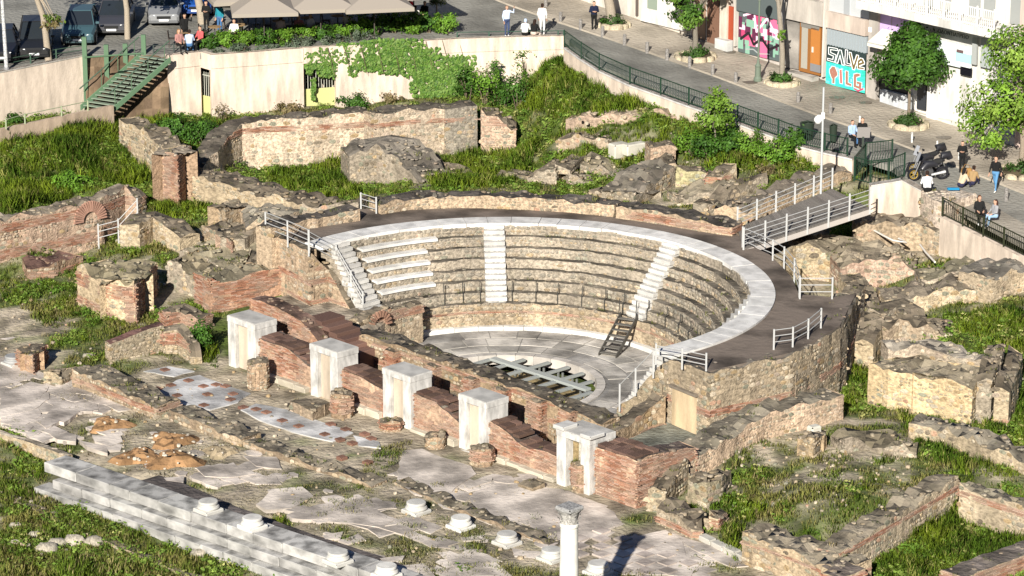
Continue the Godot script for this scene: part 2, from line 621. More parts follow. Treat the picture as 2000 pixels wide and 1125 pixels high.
func face_stones(root: Node3D, line: Array, base: float, opts: Dictionary, rub: MB, bri: MB, closed: bool, is_back: bool) -> void:
	var size: float = opts.get("size", 0.2)
	var cover: float = opts.get("cover", 0.82)
	var bias: float = opts.get("bias", 0.0)
	var bands: Array = opts.get("bands", [])
	var all_brick: bool = opts.get("brick", false)
	var holes: Array = opts.get("holes", [])  # [s0, s1, y0, y1] left bare
	var nn := line.size()
	var at := [0.0]
	for k in (nn if closed else nn - 1):
		var a: Vector3 = line[k]
		var b: Vector3 = line[(k + 1) % nn]
		at.append(at[k] + Vector2(b.x - a.x, b.z - a.z).length())
	var total: float = at[at.size() - 1]
	var ymax := -99.0
	for p in line:
		ymax = maxf(ymax, p.y)
	var y: float = base
	var low: float = opts.get("visible", base)  # below this the ground hides the face
	y = maxf(y, low)
	while y < ymax:
		var in_band := all_brick
		var band_top := 99.0
		for b in bands:
			if y >= b[0] - 0.001 and y < b[1] - 0.02:
				in_band = true
			elif b[0] > y:
				band_top = minf(band_top, b[0])
		var ch: float
		if in_band:
			ch = 0.062
		else:
			ch = minf(rnd(0.5, 1.35) * size, maxf(0.07, band_top - y))
		var s := -rnd(0.0, 0.25)
		var seg := 0
		while s < total:
			var w: float = rnd(0.24, 0.36) if in_band else ch * rnd(0.75, 2.2)
			var mid := s + w * 0.5
			if mid > 0.0 and mid < total:
				while seg < at.size() - 2 and at[seg + 1] < mid:
					seg += 1
				var a: Vector3 = line[seg]
				var b: Vector3 = line[(seg + 1) % nn]
				var f: float = (mid - at[seg]) / maxf(at[seg + 1] - at[seg], 0.001)
				var p := a.lerp(b, f)
				var d := Vector3(b.x - a.x, 0, b.z - a.z).normalized()
				var out := Vector3(-d.z, 0, d.x)
				if is_back:
					out = -out
				var skip := y + ch * 0.75 > p.y
				for h in holes:
					if mid > h[0] and mid < h[1] and y + ch * 0.5 > h[2] and y + ch * 0.5 < h[3]:
						skip = true
				var worn := noise2.get_noise_3d(p.x * 7.0, y * 9.0, p.z * 7.0)
				if in_band:
					if not skip and worn < opts.get("brick_cover", 0.35):
						var cl: Array = BRICKS[rng.randi() % BRICKS.size()]
						var fade: float = clampf(worn + 0.25, 0.0, 0.4)
						var col := Color(cl[0], cl[1], cl[2]).lerp(Color(0.55, 0.44, 0.34), fade * 1.2)
						col = shade(col, 0.75, 1.1)
						var o := p - d * (w * 0.5 - 0.006)
						o.y = y
						var dep := rnd(0.015, 0.045)
						bri.box(o - out * 0.03, d * (w - 0.014), Vector3(0, ch - 0.02, 0), out * (dep + 0.03), col)
				elif not skip and rng.randf() < cover and worn < 0.5 and noise.get_noise_3d(p.x * 3.0 + 40.0, y * 5.0, p.z * 3.0) < 0.26:
					var ci := pick_color(bias)
					var cl: Array = RUBBLE[ci]
					if opts.has("edge") and y + ch > p.y - 0.1:
						var eg: Color = opts.edge
						cl = [lerpf(cl[0], eg.r, 0.75), lerpf(cl[1], eg.g, 0.75), lerpf(cl[2], eg.b, 0.75)]
					var o := Vector3(p.x, y + ch * 0.5 + rnd(-0.015, 0.015), p.z) - out * 0.015
					var dep := rnd(0.025, 0.055)
					var xx := d * (w - 0.03) + Vector3(0, rnd(-0.03, 0.03), 0)
					var yy := Vector3(0, ch - 0.025, 0) + d * rnd(-0.02, 0.02)
					if w * ch > 0.045 and not opts.has("edge") and single_stones < 6000 and root.get_child_count() < 300 and not is_back:
						single_stone(root, o, xx, yy, out * dep, ci)
					else:
						var f2 := rnd(0.7, 1.15) * (1.0 + 0.45 * noise2.get_noise_3d(p.x * 4.0, y * 8.0, p.z * 4.0))
						put_stone(rub, o, xx, yy, out * dep, Color(cl[0] * f2, cl[1] * f2, cl[2] * f2).lerp(opts.get("mortar", Color(0.46, 0.39, 0.28)), 0.3))
			s += w
		y += ch


# a ruined wall given by pixels of its front top edge: [[px, py, top height], ...]
func ruin(called: String, label: String, edge: Array, thick: float, base: float, opts := {}) -> Node3D:
	var pts := []
	for e in edge:
		pts.append(W(e[0], e[1], e[2]))
	return ruin_at(called, label, pts, thick, base, opts)


func ruin_at(called: String, label: String, pts: Array, thick: float, base: float, opts := {}) -> Node3D:
	var mid := Vector3.ZERO
	for p in pts:
		mid += p / pts.size()
	mid.y = base
	var t := thing(called, label, opts.get("category", "wall"), mid)
	var moved := []
	for p in pts:
		moved.append(p)
	var holder := t
	masonry_at(holder, moved, thick, base, opts)
	return t


func masonry_at(t: Node3D, pts: Array, thick: float, base: float, opts: Dictionary) -> void:
	# meshes are written in world places; the node stands at the wall's foot
	var before := t.get_child_count()
	masonry(t, pts, thick, base, opts)
	for k in range(before, t.get_child_count()):
		var c: Node3D = t.get_child(k)
		if c.transform == Transform3D():
			c.position = -t.position


# ------------------------------------------------------------------ the scene
func _ready() -> void:
	rng.seed = 20240501
	noise.seed = 3
	noise.frequency = 0.09
	noise.fractal_octaves = 4
	noise2.seed = 9
	noise2.frequency = 0.06
	noise2.fractal_octaves = 3
	set_view_and_light()
	make_materials()
	make_stone_shapes()
	make_ground()
	make_street()
	make_odeon()
	make_stage()
	make_forum()
	make_ruins()
	make_railings()
	make_terrace_walls()
	make_buildings()
	make_street_things()
	make_cafe()
	make_cars()
	make_people()
	make_plants()
	make_grass()
	print("single stones ", single_stones)


func set_view_and_light() -> void:
	var cam := Camera3D.new()
	cam.name = "camera"
	cam.position = Vector3(0, CAM_H, CAM_Z)
	cam.rotation = Vector3(-PITCH, 0, 0)
	cam.fov = rad_to_deg(2.0 * atan(562.5 / F))
	cam.near = 1.0
	cam.far = 1500.0
	cam.current = true
	add_child(cam)
	var e := Environment.new()
	e.background_mode = Environment.BG_SKY
	var sky := Sky.new()
	var sm := ProceduralSkyMaterial.new()
	sm.sky_top_color = Color(0.30, 0.42, 0.62)
	sm.sky_horizon_color = Color(0.68, 0.73, 0.80)
	sm.ground_bottom_color = Color(0.25, 0.24, 0.21)
	sm.ground_horizon_color = Color(0.55, 0.58, 0.60)
	sky.sky_material = sm
	e.sky = sky
	e.background_energy_multiplier = 0.36
	e.tonemap_mode = Environment.TONE_MAPPER_LINEAR
	e.tonemap_exposure = 1.66
	e.sdfgi_enabled = true
	e.ssao_enabled = true
	e.ssil_enabled = true
	var we := WorldEnvironment.new()
	we.name = "environment"
	we.environment = e
	add_child(we)
	var sun := DirectionalLight3D.new()
	sun.name = "sun"
	sun.light_energy = 1.6
	sun.light_color = Color(1.0, 0.978, 0.938)
	sun.light_angular_distance = 0.5
	sun.shadow_enabled = true
	add_child(sun)
	var el := 25.0 * D2R
	var az := 13.0 * D2R  # shadows fall away from the camera and a little to the right
	sun.look_at_from_position(Vector3.ZERO, Vector3(sin(az) * cos(el), -sin(el), -cos(az) * cos(el)), Vector3.UP)


func make_ground() -> void:
	# heights read off the photograph: [px, py, height, share of green]
	var cp := [
		[0, 700, 0, 0.2], [100, 760, 0, 0.2], [250, 860, 0, 0.2], [400, 900, 0, 0.1], [300, 760, 0, 0.1], [500, 800, 0, 0.05], [650, 830, 0, 0.1], [700, 960, 0, 0.4], [900, 900, 0, 0.2],
		[850, 1080, 0, 0.5], [1000, 1000, 0, 0.2], [1100, 1080, 0, 0.3], [1250, 1050, 0, 0.2], [1350, 1080, 0, 0.3], [500, 960, 0, 0.3], [0, 640, 0.1, 0.2], [100, 600, 0.15, 0.6], [200, 680, 0.1, 0.7],
		[450, 740, 0, 0.2], [600, 800, 0, 0.1], [1000, 930, 0, 0.1], [1180, 990, 0, 0.1], [300, 900, 0, 0.1], [700, 1050, 0, 0.4], [1300, 1010, 0, 0.3], [1000, 1110, 0, 0.5], [1400, 1110, 0.0, 0.4],
		[20, 855, -0.2, 0.8], [50, 920, -0.6, 0.8], [200, 1010, -0.8, 0.9], [350, 1080, -0.9, 0.9], [550, 1150, -0.9, 0.8], [0, 1050, -1.0, 0.8], [150, 1110, -1.1, 1], [0, 960, -0.8, 0.5], [300, 1160, -1.1, 1],
		[1400, 1000, 0.2, 0.8], [1440, 960, 0.4, 0.8], [1550, 880, 0.8, 0.35], [1480, 850, 0.9, 0.3], [1650, 870, 1.1, 0.25], [1750, 850, 1.2, 0.5], [1600, 950, 1.0, 0.5], [1700, 960, 1.2, 0.45], [1500, 930, 0.7, 0.55],
		[1850, 1040, 0.1, 1], [1750, 1080, 0.1, 1], [1950, 1090, 0.1, 1], [1900, 1130, 0.1, 1], [1930, 830, 0.6, 1], [1960, 800, 0.6, 1], [1840, 850, 0.8, 1], [1950, 915, 1.2, 0.7], [2000, 880, 0.9, 1],
		[1690, 730, 0.2, 1], [1680, 765, 0.3, 1], [1950, 650, 1.9, 1], [1900, 640, 1.9, 0.9], [1750, 600, 1.3, 0.4], [1850, 580, 1.8, 0.5], [1950, 540, 2.2, 0.5], [1700, 530, 1.3, 0.4], [1750, 490, 1.8, 0.5],
		[1650, 470, 1.6, 0.9], [1800, 460, 2.3, 0.4], [1740, 410, 2.9, 0.9], [1600, 500, 1.0, 0.3], [1830, 520, 2.2, 0.6], [2050, 600, 2.2, 0.8], [1690, 640, 0.4, 0.8], [1620, 540, 0.6, 0.4],
		[1660, 345, 3.5, 0.3], [1100, 160, 4.2, 1], [1100, 210, 3.5, 1], [1090, 240, 3.1, 0.9], [1090, 300, 2.2, 0.7], [1090, 350, 1.7, 0.8], [1200, 215, 4.1, 0.9], [1200, 242, 3.7, 0.5], [1200, 270, 3.2, 0.5], [1200, 300, 2.8, 0.9], [1200, 340, 2.3, 0.9], [1200, 375, 2.0, 0.7], [1300, 240, 4.0, 0.7], [1300, 280, 3.4, 0.5], [1300, 320, 2.8, 0.9], [1300, 360, 2.4, 0.5], [1300, 395, 2.2, 0.5], [1400, 290, 3.5, 1], [1400, 330, 3.0, 0.8], [1400, 370, 2.7, 0.4], [1400, 400, 2.5, 0.4], [1500, 320, 3.5, 1], [1500, 345, 3.2, 0.5], [1000, 230, 2.7, 1], [1000, 300, 1.6, 1], [1000, 350, 1.2, 1], [900, 330, 1.2, 1],
		[500, 338, 0.8, 0.8], [600, 328, 0.9, 0.9], [700, 318, 0.95, 0.9], [800, 312, 1.0, 0.9], [870, 306, 1.0, 0.9], [930, 302, 1.1, 1], [975, 300, 1.3, 1], [650, 355, 0.9, 1], [560, 355, 0.9, 1], [1020, 210, 2.7, 1], [880, 300, 1.2, 1], 
		[460, 240, 2.8, 0.8], [600, 218, 2.85, 0.6], [800, 195, 2.9, 0.7], [950, 190, 2.9, 0.8], [400, 240, 2.6, 1], [330, 235, 2.8, 1], [300, 245, 2.7, 1], [410, 290, 2.1, 1], [330, 390, 1.3, 1], [380, 400, 1.3, 0.9],
		[290, 380, 1.5, 1], [50, 280, 3.1, 1], [150, 270, 3.1, 1], [250, 275, 2.9, 1], [50, 395, 2.55, 1], [200, 365, 2.6, 1], [300, 340, 2.2, 1], [100, 245, 3.3, 1], [0, 250, 3.3, 1],
		[50, 580, 0.2, 0.8], [120, 560, 0.2, 0.8], [210, 472, 0.5, 0.8], [140, 500, 0.2, 0.7], [320, 480, 0.9, 0.8], [400, 520, 0.9, 0.5], [350, 610, 0.3, 0.7], [400, 660, 0.1, 1], [450, 450, 1.2, 0.5], [540, 410, 1.6, 0.3], [0, 560, 0.2, 0.6],
		[100, 60, 4.4, 0.2], [500, 40, 4.4, 0.2], [800, 40, 4.4, 0.2], [1300, 100, 4.2, 0.2], [1600, 200, 3.2, 0.2], [1900, 330, 2.4, 0.2], [2050, 430, 2.2, 0.2], [1800, 100, 3, 0.2], [-100, 60, 4.4, 0.2], [300, -50, 4.4, 0.2], [1500, -100, 4, 0.2],
	]
	var cx := PackedFloat32Array()
	var cz := PackedFloat32Array()
	var chh := PackedFloat32Array()
	var cg := PackedFloat32Array()
	for p in cp:
		var w := W(p[0], p[1], p[2])
		cx.append(w.x)
		cz.append(w.z)
		chh.append(p[2])
		cg.append(p[3])
	for p in [[1101, 92, 0.7], [1135, 116, 0.8], [1170, 138, 0.8], [1230, 166, 0.65], [1290, 187, 0.5], [1345, 207, 0.6], [1400, 226, 0.75], [1440, 241, 0.8], [1480, 256, 0.7], [1520, 270, 0.6], [1560, 285, 0.6], [1610, 298, 0.7]]:  # where the slope meets the street wall
		for back in [0.0, 0.9]:
			var w := S(p[0], p[1], 0.1)
			cx.append(w.x - back * 0.6)
			cz.append(w.z + back)
			chh.append(w.y - p[2] - back * 0.35)
			cg.append(1.0)
	gh.resize(gnx * gnz)
	gg.resize(gnx * gnz)
	var ncp := cx.size()
	# every second node is interpolated from the readings, the rest from its neighbours
	for j in range(0, gnz):
		for i in range(0, gnx):
			var x := gx0 + i * gstep
			var z := gz0 + j * gstep
			if (i % 3 == 0 and j % 3 == 0):
				var sw := 0.0
				var sh := 0.0
				var sg := 0.0
				for k in ncp:
					var dx := x - cx[k]
					var dz := z - cz[k]
					var d2 := dx * dx + dz * dz + 0.15
					var w := 1.0 / (d2 * d2)
					sw += w
					sh += w * chh[k]
					sg += w * cg[k]
				gh[j * gnx + i] = sh / sw
				gg[j * gnx + i] = sg / sw
	for j in gnz:
		var j0 := mini(j - j % 3, (gnz - 1) - (gnz - 1) % 3)
		var j1 := mini(j0 + 3, (gnz - 1) - (gnz - 1) % 3)
		var b := (j - j0) / 3.0
		for i in gnx:
			if i % 3 == 0 and j % 3 == 0:
				continue
			var i0 := mini(i - i % 3, (gnx - 1) - (gnx - 1) % 3)
			var i1 := mini(i0 + 3, (gnx - 1) - (gnx - 1) % 3)
			var a := (i - i0) / 3.0
			gh[j * gnx + i] = lerpf(lerpf(gh[j0 * gnx + i0], gh[j0 * gnx + i1], a), lerpf(gh[j1 * gnx + i0], gh[j1 * gnx + i1], a), b)
			gg[j * gnx + i] = lerpf(lerpf(gg[j0 * gnx + i0], gg[j0 * gnx + i1], a), lerpf(gg[j1 * gnx + i0], gg[j1 * gnx + i1], a), b)
	var mb := MB.new()
	var earth := Color(0.52, 0.44, 0.335)
	var dry := Color(0.41, 0.35, 0.25)
	var green := Color(0.10, 0.14, 0.03)
	for j in gnz:
		for i in gnx:
			var x := gx0 + i * gstep
			var z := gz0 + j * gstep
			var k := j * gnx + i
			# the dug hollow of the odeon
			var q := Vector2(x - CX, z - CZ)
			var qu := q.x * UX + q.y * UZ
			var qv := q.x * UZ - q.y * UX
			if (q.length() < 12.6 and qv > -4.0) or (absf(qu) < 11.0 and qv > -7.0 and qv <= 0.0 and qu > -6.0):
				gh[k] = minf(gh[k], -2.2)
			elif qu > 9.0 and qu < 15.5 and qv > -7.5 and qv < 1.0:
				gh[k] = minf(gh[k], 0.2)
			var h := gh[k] + 0.10 * noise.get_noise_2d(x * 5.0, z * 5.0) * (0.3 if absf(gh[k]) < 0.05 else 1.0)
			gh[k] = h
			var px := x
			var pz := z
			if i == 0: px = -500.0
			if i == gnx - 1: px = 500.0
			if j == 0: pz = -600.0
			if j == gnz - 1: pz = 400.0
			var w := clampf(gg[k] + 0.7 * noise2.get_noise_2d(x * 6.0, z * 6.0), 0.0, 1.0)
			var w2 := clampf(0.5 + noise.get_noise_2d(x * 7.0 + 99.0, z * 7.0), 0.0, 1.0)
			var col := earth.lerp(dry, w2).lerp(green, smoothstep(0.25, 0.8, w))
			mb.v.append(Vector3(px, h, pz))
			mb.c.append(col)
			mb.n.append(Vector3.UP)
	for j in gnz - 1:
		for i in gnx - 1:
			var k := j * gnx + i
			mb.i.append_array(PackedInt32Array([k, k + 1, k + gnx, k + 1, k + gnx + 1, k + gnx]))
			if i > 0 and j > 0:
				mb.n[k] = Vector3(gh[k - 1] - gh[k + 1], 2.0 * gstep, gh[k - gnx] - gh[k + gnx]).normalized()
	structure("ground", mb, M.ground)


func outline(px: Array, up := 0.0) -> PackedVector2Array:
	var o := PackedVector2Array()
	for p in px:
		var w := S(p[0], p[1], up)
		o.append(Vector2(w.x, w.z))
	return o


func on_street(called: String, poly: PackedVector2Array, up: float, col: Color, m: Material, kind := "structure") -> MeshInstance3D:
	var mb := MB.new()
	var ids := Geometry2D.triangulate_polygon(poly)
	for k in range(0, ids.size(), 3):
		var t := []
		for q in 3:
			var p := poly[ids[k + q]]
			t.append(Vector3(p.x, street_h(p.x, p.y) + up, p.y))
		mb.tri(t[0], t[1], t[2], col, Vector3.UP)
	# a rim, so that the sheet has a thickness
	for k in poly.size():
		var a := poly[k]
		var b := poly[(k + 1) % poly.size()]
		var ya := street_h(a.x, a.y) + up
		var yb := street_h(b.x, b.y) + up
		mb.quad(Vector3(a.x, ya, a.y), Vector3(b.x, yb, b.y), Vector3(b.x, yb - 0.3, b.y), Vector3(a.x, ya - 0.3, a.y), col)
	return structure(called, mb, m)


func make_street() -> void:
	var edge := [[-500, 240], [0, 140], [165, 106], [327, 106], [412, 104], [600, 91], [890, 74], [1100, 70], [1170, 128], [1290, 176], [1400, 216], [1480, 246], [1560, 276], [1665, 300], [1745, 325], [1790, 366], [1845, 392], [1990, 470], [2300, 640], [2900, 640], [2900, -260], [-700, -260]]
	on_street("street", outline(edge), 0.0, Color(0.25, 0.24, 0.215), M.asphalt)
	# pavement on the far side, behind the row of bollards
	on_street("pavement", outline([[868, -40], [990, 10], [1090, 45], [1200, 81], [1300, 116], [1400, 152], [1500, 190], [1600, 228], [1700, 262], [1800, 300], [1900, 340], [2000, 380], [2300, 500], [2500, 420], [1985, 285], [1700, 190], [1200, 22], [1000, -60]]), 0.10, Color(0.42, 0.37, 0.30), M.asphalt)
	on_street("pavement", outline([[1800, 372], [1850, 398], [2000, 478], [2200, 580], [2200, 545], [2000, 440], [1930, 400], [1880, 378]]), 0.08, Color(0.33, 0.30, 0.25), M.asphalt)


func arc_block(mb: MB, r0: float, r1: float, p0: float, p1: float, y0: float, y1: float, col: Color, seg := 0.0) -> void:
	var n := maxi(1, int(ceil(absf(p1 - p0) * D2R * r1 / (seg if seg > 0.0 else 0.4))))
	for k in n:
		var a := lerpf(p0, p1, float(k) / n)
		var b := lerpf(p0, p1, float(k + 1) / n)
		var mid := O((r0 + r1) * 0.5, (a + b) * 0.5, 0.0)
		var rad := (mid - Vector3(CX, 0, CZ)).normalized()
		mb.quad(O(r0, a, y1), O(r0, b, y1), O(r1, b, y1), O(r1, a, y1), col, Vector3.UP)
		mb.quad(O(r0, a, y0), O(r0, b, y0), O(r0, b, y1), O(r0, a, y1), col, -rad)
		mb.quad(O(r1, a, y0), O(r1, b, y0), O(r1, b, y1), O(r1, a, y1), col, rad)
	for e in [[p0, -1.0], [p1, 1.0]]:
		var tang: Vector3 = (O(r1, p1, 0) - O(r1, p0, 0)) * e[1]
		mb.quad(O(r0, e[0], y0), O(r1, e[0], y0), O(r1, e[0], y1), O(r0, e[0], y1), col, tang)


func marble() -> Color:
	return shade(Color(0.74, 0.72, 0.68), 0.86, 1.05)


func make_odeon() -> void:
	var t := thing("odeon_seating", "semicircular stone seating of a small Roman theatre with white marble rim and steps", "theatre", O(0, 0, -0.9))
	# podium and six tiers of rubble
	var radii := [8.05, 8.4, 8.75, 9.1, 9.45, 9.8, 10.15, 10.5]
	for k in 8:
		var node := Node3D.new()
		node.name = "podium" if k == 0 else "seating_tier"
		t.add_child(node, true)
		node.position = Vector3.ZERO
		var pts := []
		var h: float = 0.3 + 0.4286 * k
		for a in range(-95, 96, 3):
			pts.append(O(radii[k], a, h))
		var o := {"rough": 0.05, "edge": Color(0.32, 0.29, 0.24), "size": 0.17, "cover": 0.9, "ends": false, "top_stones": 0.5, "mortar": Color(0.36, 0.325, 0.265), "cap": Color(0.17, 0.148, 0.118), "bias": 0.6, "weeds": 1.0, "visible": h - (1.22 if k == 0 else 0.45)}
		if k == 0:
			o.bands = [[-0.2, -0.06]]
			o.mortar = Color(0.44, 0.37, 0.27)
		elif k > 3:
			o.mortar = Color(0.39, 0.35, 0.285)
		masonry_world(node, t.position, pts, 1.1 if k == 7 else 0.7, -1.0 if k == 0 else h - 0.65, o)
	var back := -t.position
	# marble rim, block by block
	var p := -98.0
	while p < 97.0:
		var step := minf(rnd(4.5, 7.0), 98.0 - p)
		var mb := MB.new()
		arc_block(mb, 10.5 + rnd(-0.02, 0.02), 11.58, p + 0.06, p + step - 0.06, 3.24, 3.42 + rnd(-0.006, 0.006), marble())
		part("rim_slab", mb, M.marble, t).position = back
		p += step
	# five flights of marble treads
	for fl in [[-92.0, 3.2], [-49.5, 2.9], [-1.0, 3.0], [50.0, 3.0], [92.0, 3.0]]:
		var node := Node3D.new()
		node.name = "stair_flight"
		t.add_child(node, true)
		node.position = back
		for k in 14:
			var r: float = 8.29 + 0.175 * k - 0.17
			var y: float = 0.34 + 0.2143 * (k + 1)
			var w: float = fl[1] * 9.5 / r + rnd(-0.1, 0.1)
			var mb := MB.new()
			arc_block(mb, r, r + 0.4, fl[0] - w, fl[0] + w, y - 0.165, y, shade(Color(0.62, 0.60, 0.56), 0.8, 1.05), 1.0)
			part("stair_tread", mb, M.marble, node)
			var rb := MB.new()
			arc_block(rb, r + 0.04, r + 0.5, fl[0] - w + 0.3, fl[0] + w - 0.3, y - 0.45, y - 0.167, Color(0.56, 0.54, 0.50), 1.0)
			part("stair_riser", rb, M.mortar, node)
	# marble seats that remain on the left wing
	for k in range(1, 6):
		var r: float = radii[k + 1]
		var y: float = 0.3 + 0.4286 * (k + 1)
		var end := -68.0 if k < 5 else -64.5
		var a := -86.5
		while a < end:
			var st := minf(rnd(6.0, 10.0), end - a + 0.01)
			var mb := MB.new()
			arc_block(mb, r - 0.10, r + 0.44, a, a + st - 0.06, y - 0.06, y + 0.07, marble())
			part("marble_seat", mb, M.marble, t).position = back
			a += st
	# kerb round the orchestra
	var kb := -95.0
	while kb < 70.0:
		var mb := MB.new()
		var st := rnd(6.0, 9.0)
		arc_block(mb, 7.78, 8.2, kb, kb + st - 0.15, -1.0, -0.72 + rnd(-0.02, 0.02), marble())
		part("orchestra_kerb", mb, M.marble, t).position = back
		kb += st
	# walkway round the top
	var poly := PackedVector2Array()
	for a in range(-97, 98, 3):
		var w := O(11.3, a, 0)
		poly.append(Vector2(w.x, w.z))
	for q in [[1385, 726], [1545, 690], [1602, 660], [1640, 638], [1672, 574], [1630, 582], [1560, 575], [1545, 540], [1500, 495], [1455, 478], [1430, 445], [1400, 452], [1300, 433], [1200, 420], [1000, 402], [800, 400], [620, 418], [512, 445]]:
		var w := W(q[0], q[1], 3.3)
		poly.append(Vector2(w.x, w.z))
	var wm := MB.new()
	var ids := Geometry2D.triangulate_polygon(poly)
	wm.prism(poly, 2.6, 3.33, Color(0.185, 0.15, 0.125))
	part("walkway", wm, M.walk, t).position = back
	# the floor
	var fl := MB.new()
	var fp := PackedVector2Array()
	for a in range(-100, 101, 4):
		var w := O(8.25, a, 0)
		fp.append(Vector2(w.x, w.z))
	for q in [[9.5, -2.5], [10.5, -4.4], [-6.5, -4.4], [-7.5, -1.5]]:
		var w := L(q[0], q[1], 0)
		fp.append(Vector2(w.x, w.z))
	# the pit is cut out as a notch from the stage side
	var pit := PackedVector2Array()
	for a in range(-110, 111, 5):
		var w := O(4.0, a, 0)
		pit.append(Vector2(w.x, w.z))
	for q in [[4.3, -4.6], [-4.3, -4.6]]:
		var w := L(q[0], q[1], 0)
		pit.append(Vector2(w.x, w.z))
	for piece in Geometry2D.clip_polygons(fp, pit):
		fl.prism(piece, -1.25, -0.92, Color(0.36, 0.34, 0.31))
	var of := structure("orchestra_floor", fl, M.slab)
	# marble floor slabs, ring by ring
	for ring in [[4.5, 5.5], [5.52, 6.6], [6.62, 7.75]]:
		var a := -88.0
		while a < 86.0:
			var st: float = rnd(8.0, 15.0) * 6.0 / ring[0]
			if rng.randf() < 0.85:
				var mb := MB.new()
				arc_block(mb, ring[0] + rnd(0, 0.08), ring[1] - rnd(0, 0.08), a, a + st - 0.4, -1.0, -0.895 + rnd(-0.008, 0.008), shade(Color(0.58, 0.54, 0.48), 0.6, 1.2), 0.8)
				part("floor_slab", mb, M.slab, of)
			a += st
	var pe := -112.0
	while pe < 110.0:
		var mb := MB.new()
		arc_block(mb, 3.98, 4.35, pe, pe + 11.7, -1.3, -0.87, shade(Color(0.55, 0.51, 0.46), 0.8, 1.1))
		part("pit_edging", mb, M.marble, of)
		pe += 12.0
	var pf := MB.new()
	pf.prism(pit, -1.9, -1.62, Color(0.34, 0.26, 0.13))
	structure("pit_floor", pf, M.earth)
	# steel framing laid over the pit
	var fr := thing("steel_floor_frame", "grey steel beam grid laid over the pit in the orchestra floor", "frame", L(0, -1.0, -1.6))
	var steel := Color(0.34, 0.36, 0.34)
	for v in [-1.9, 0.0, 1.9]:
		var half := sqrt(maxf(0.5, 15.0 - v * v)) - 0.35
		var mb := MB.new()
		mb.box(L(-half, v, -0.98) - fr.position, L(half, v, 0) - L(-half, v, 0), Vector3(0, 0.12, 0), L(0, v + 0.36, 0) - L(0, v, 0), steel * 1.15, 0.01)
		part("main_beam", mb, M.galv, fr)
	for k in 7:
		var u := -3.2 + k * 1.06
		var top := sqrt(maxf(0.2, 14.2 - u * u))
		var mb := MB.new()
		mb.box(L(u, -3.8, -1.02) - fr.position, L(u + 0.2, 0, 0) - L(u, 0, 0), Vector3(0, 0.10, 0), L(0, top, 0) - L(0, -3.8, 0), steel, 0.01)
		part("cross_beam", mb, M.galv, fr)
	for k in 7:
		var u := -3.1 + k * 1.06
		var top := sqrt(maxf(0.2, 14.2 - u * u)) - 0.3
		var mb := MB.new()
		for s in [0.0, 0.28]:
			mb.box(L(u + s, top - 0.4, -1.6) - fr.position, L(u + 0.07, 0, 0) - L(u, 0, 0), Vector3(0, 0.6, 0), L(0, 0.07, 0) - L(0, 0, 0), steel * 0.6, 0.0)
		part("bracket", mb, M.galv, fr)
	for k in 5:
		var mb := MB.new()
		mb.box(L(-3.0 + k * 1.5, -3.6, -1.62) - fr.position, L(0.12, 0, 0) - L(0, 0, 0), Vector3(0, 0.64, 0), L(0, 0.12, 0) - L(0, 0, 0), steel, 0.0)
		part("leg", mb, M.galv, fr)


# masonry under a part that is itself under a thing at 'origin'
func masonry_world(node: Node3D, origin: Vector3, pts: Array, thick: float, base: float, opts: Dictionary) -> void:
	masonry(node, pts, thick, base, opts)
	for c in node.get_children():
		c.position -= origin


func lbox(mb: MB, org: Vector3, u0: float, u1: float, v0: float, v1: float, y0: float, y1: float, col: Color, ch := 0.012) -> void:
	mb.box(L(u0, v0, y0) - org, L(u1, v0, 0) - L(u0, v0, 0), Vector3(0, y1 - y0, 0), L(u0, v1, 0) - L(u0, v0, 0), col, ch)


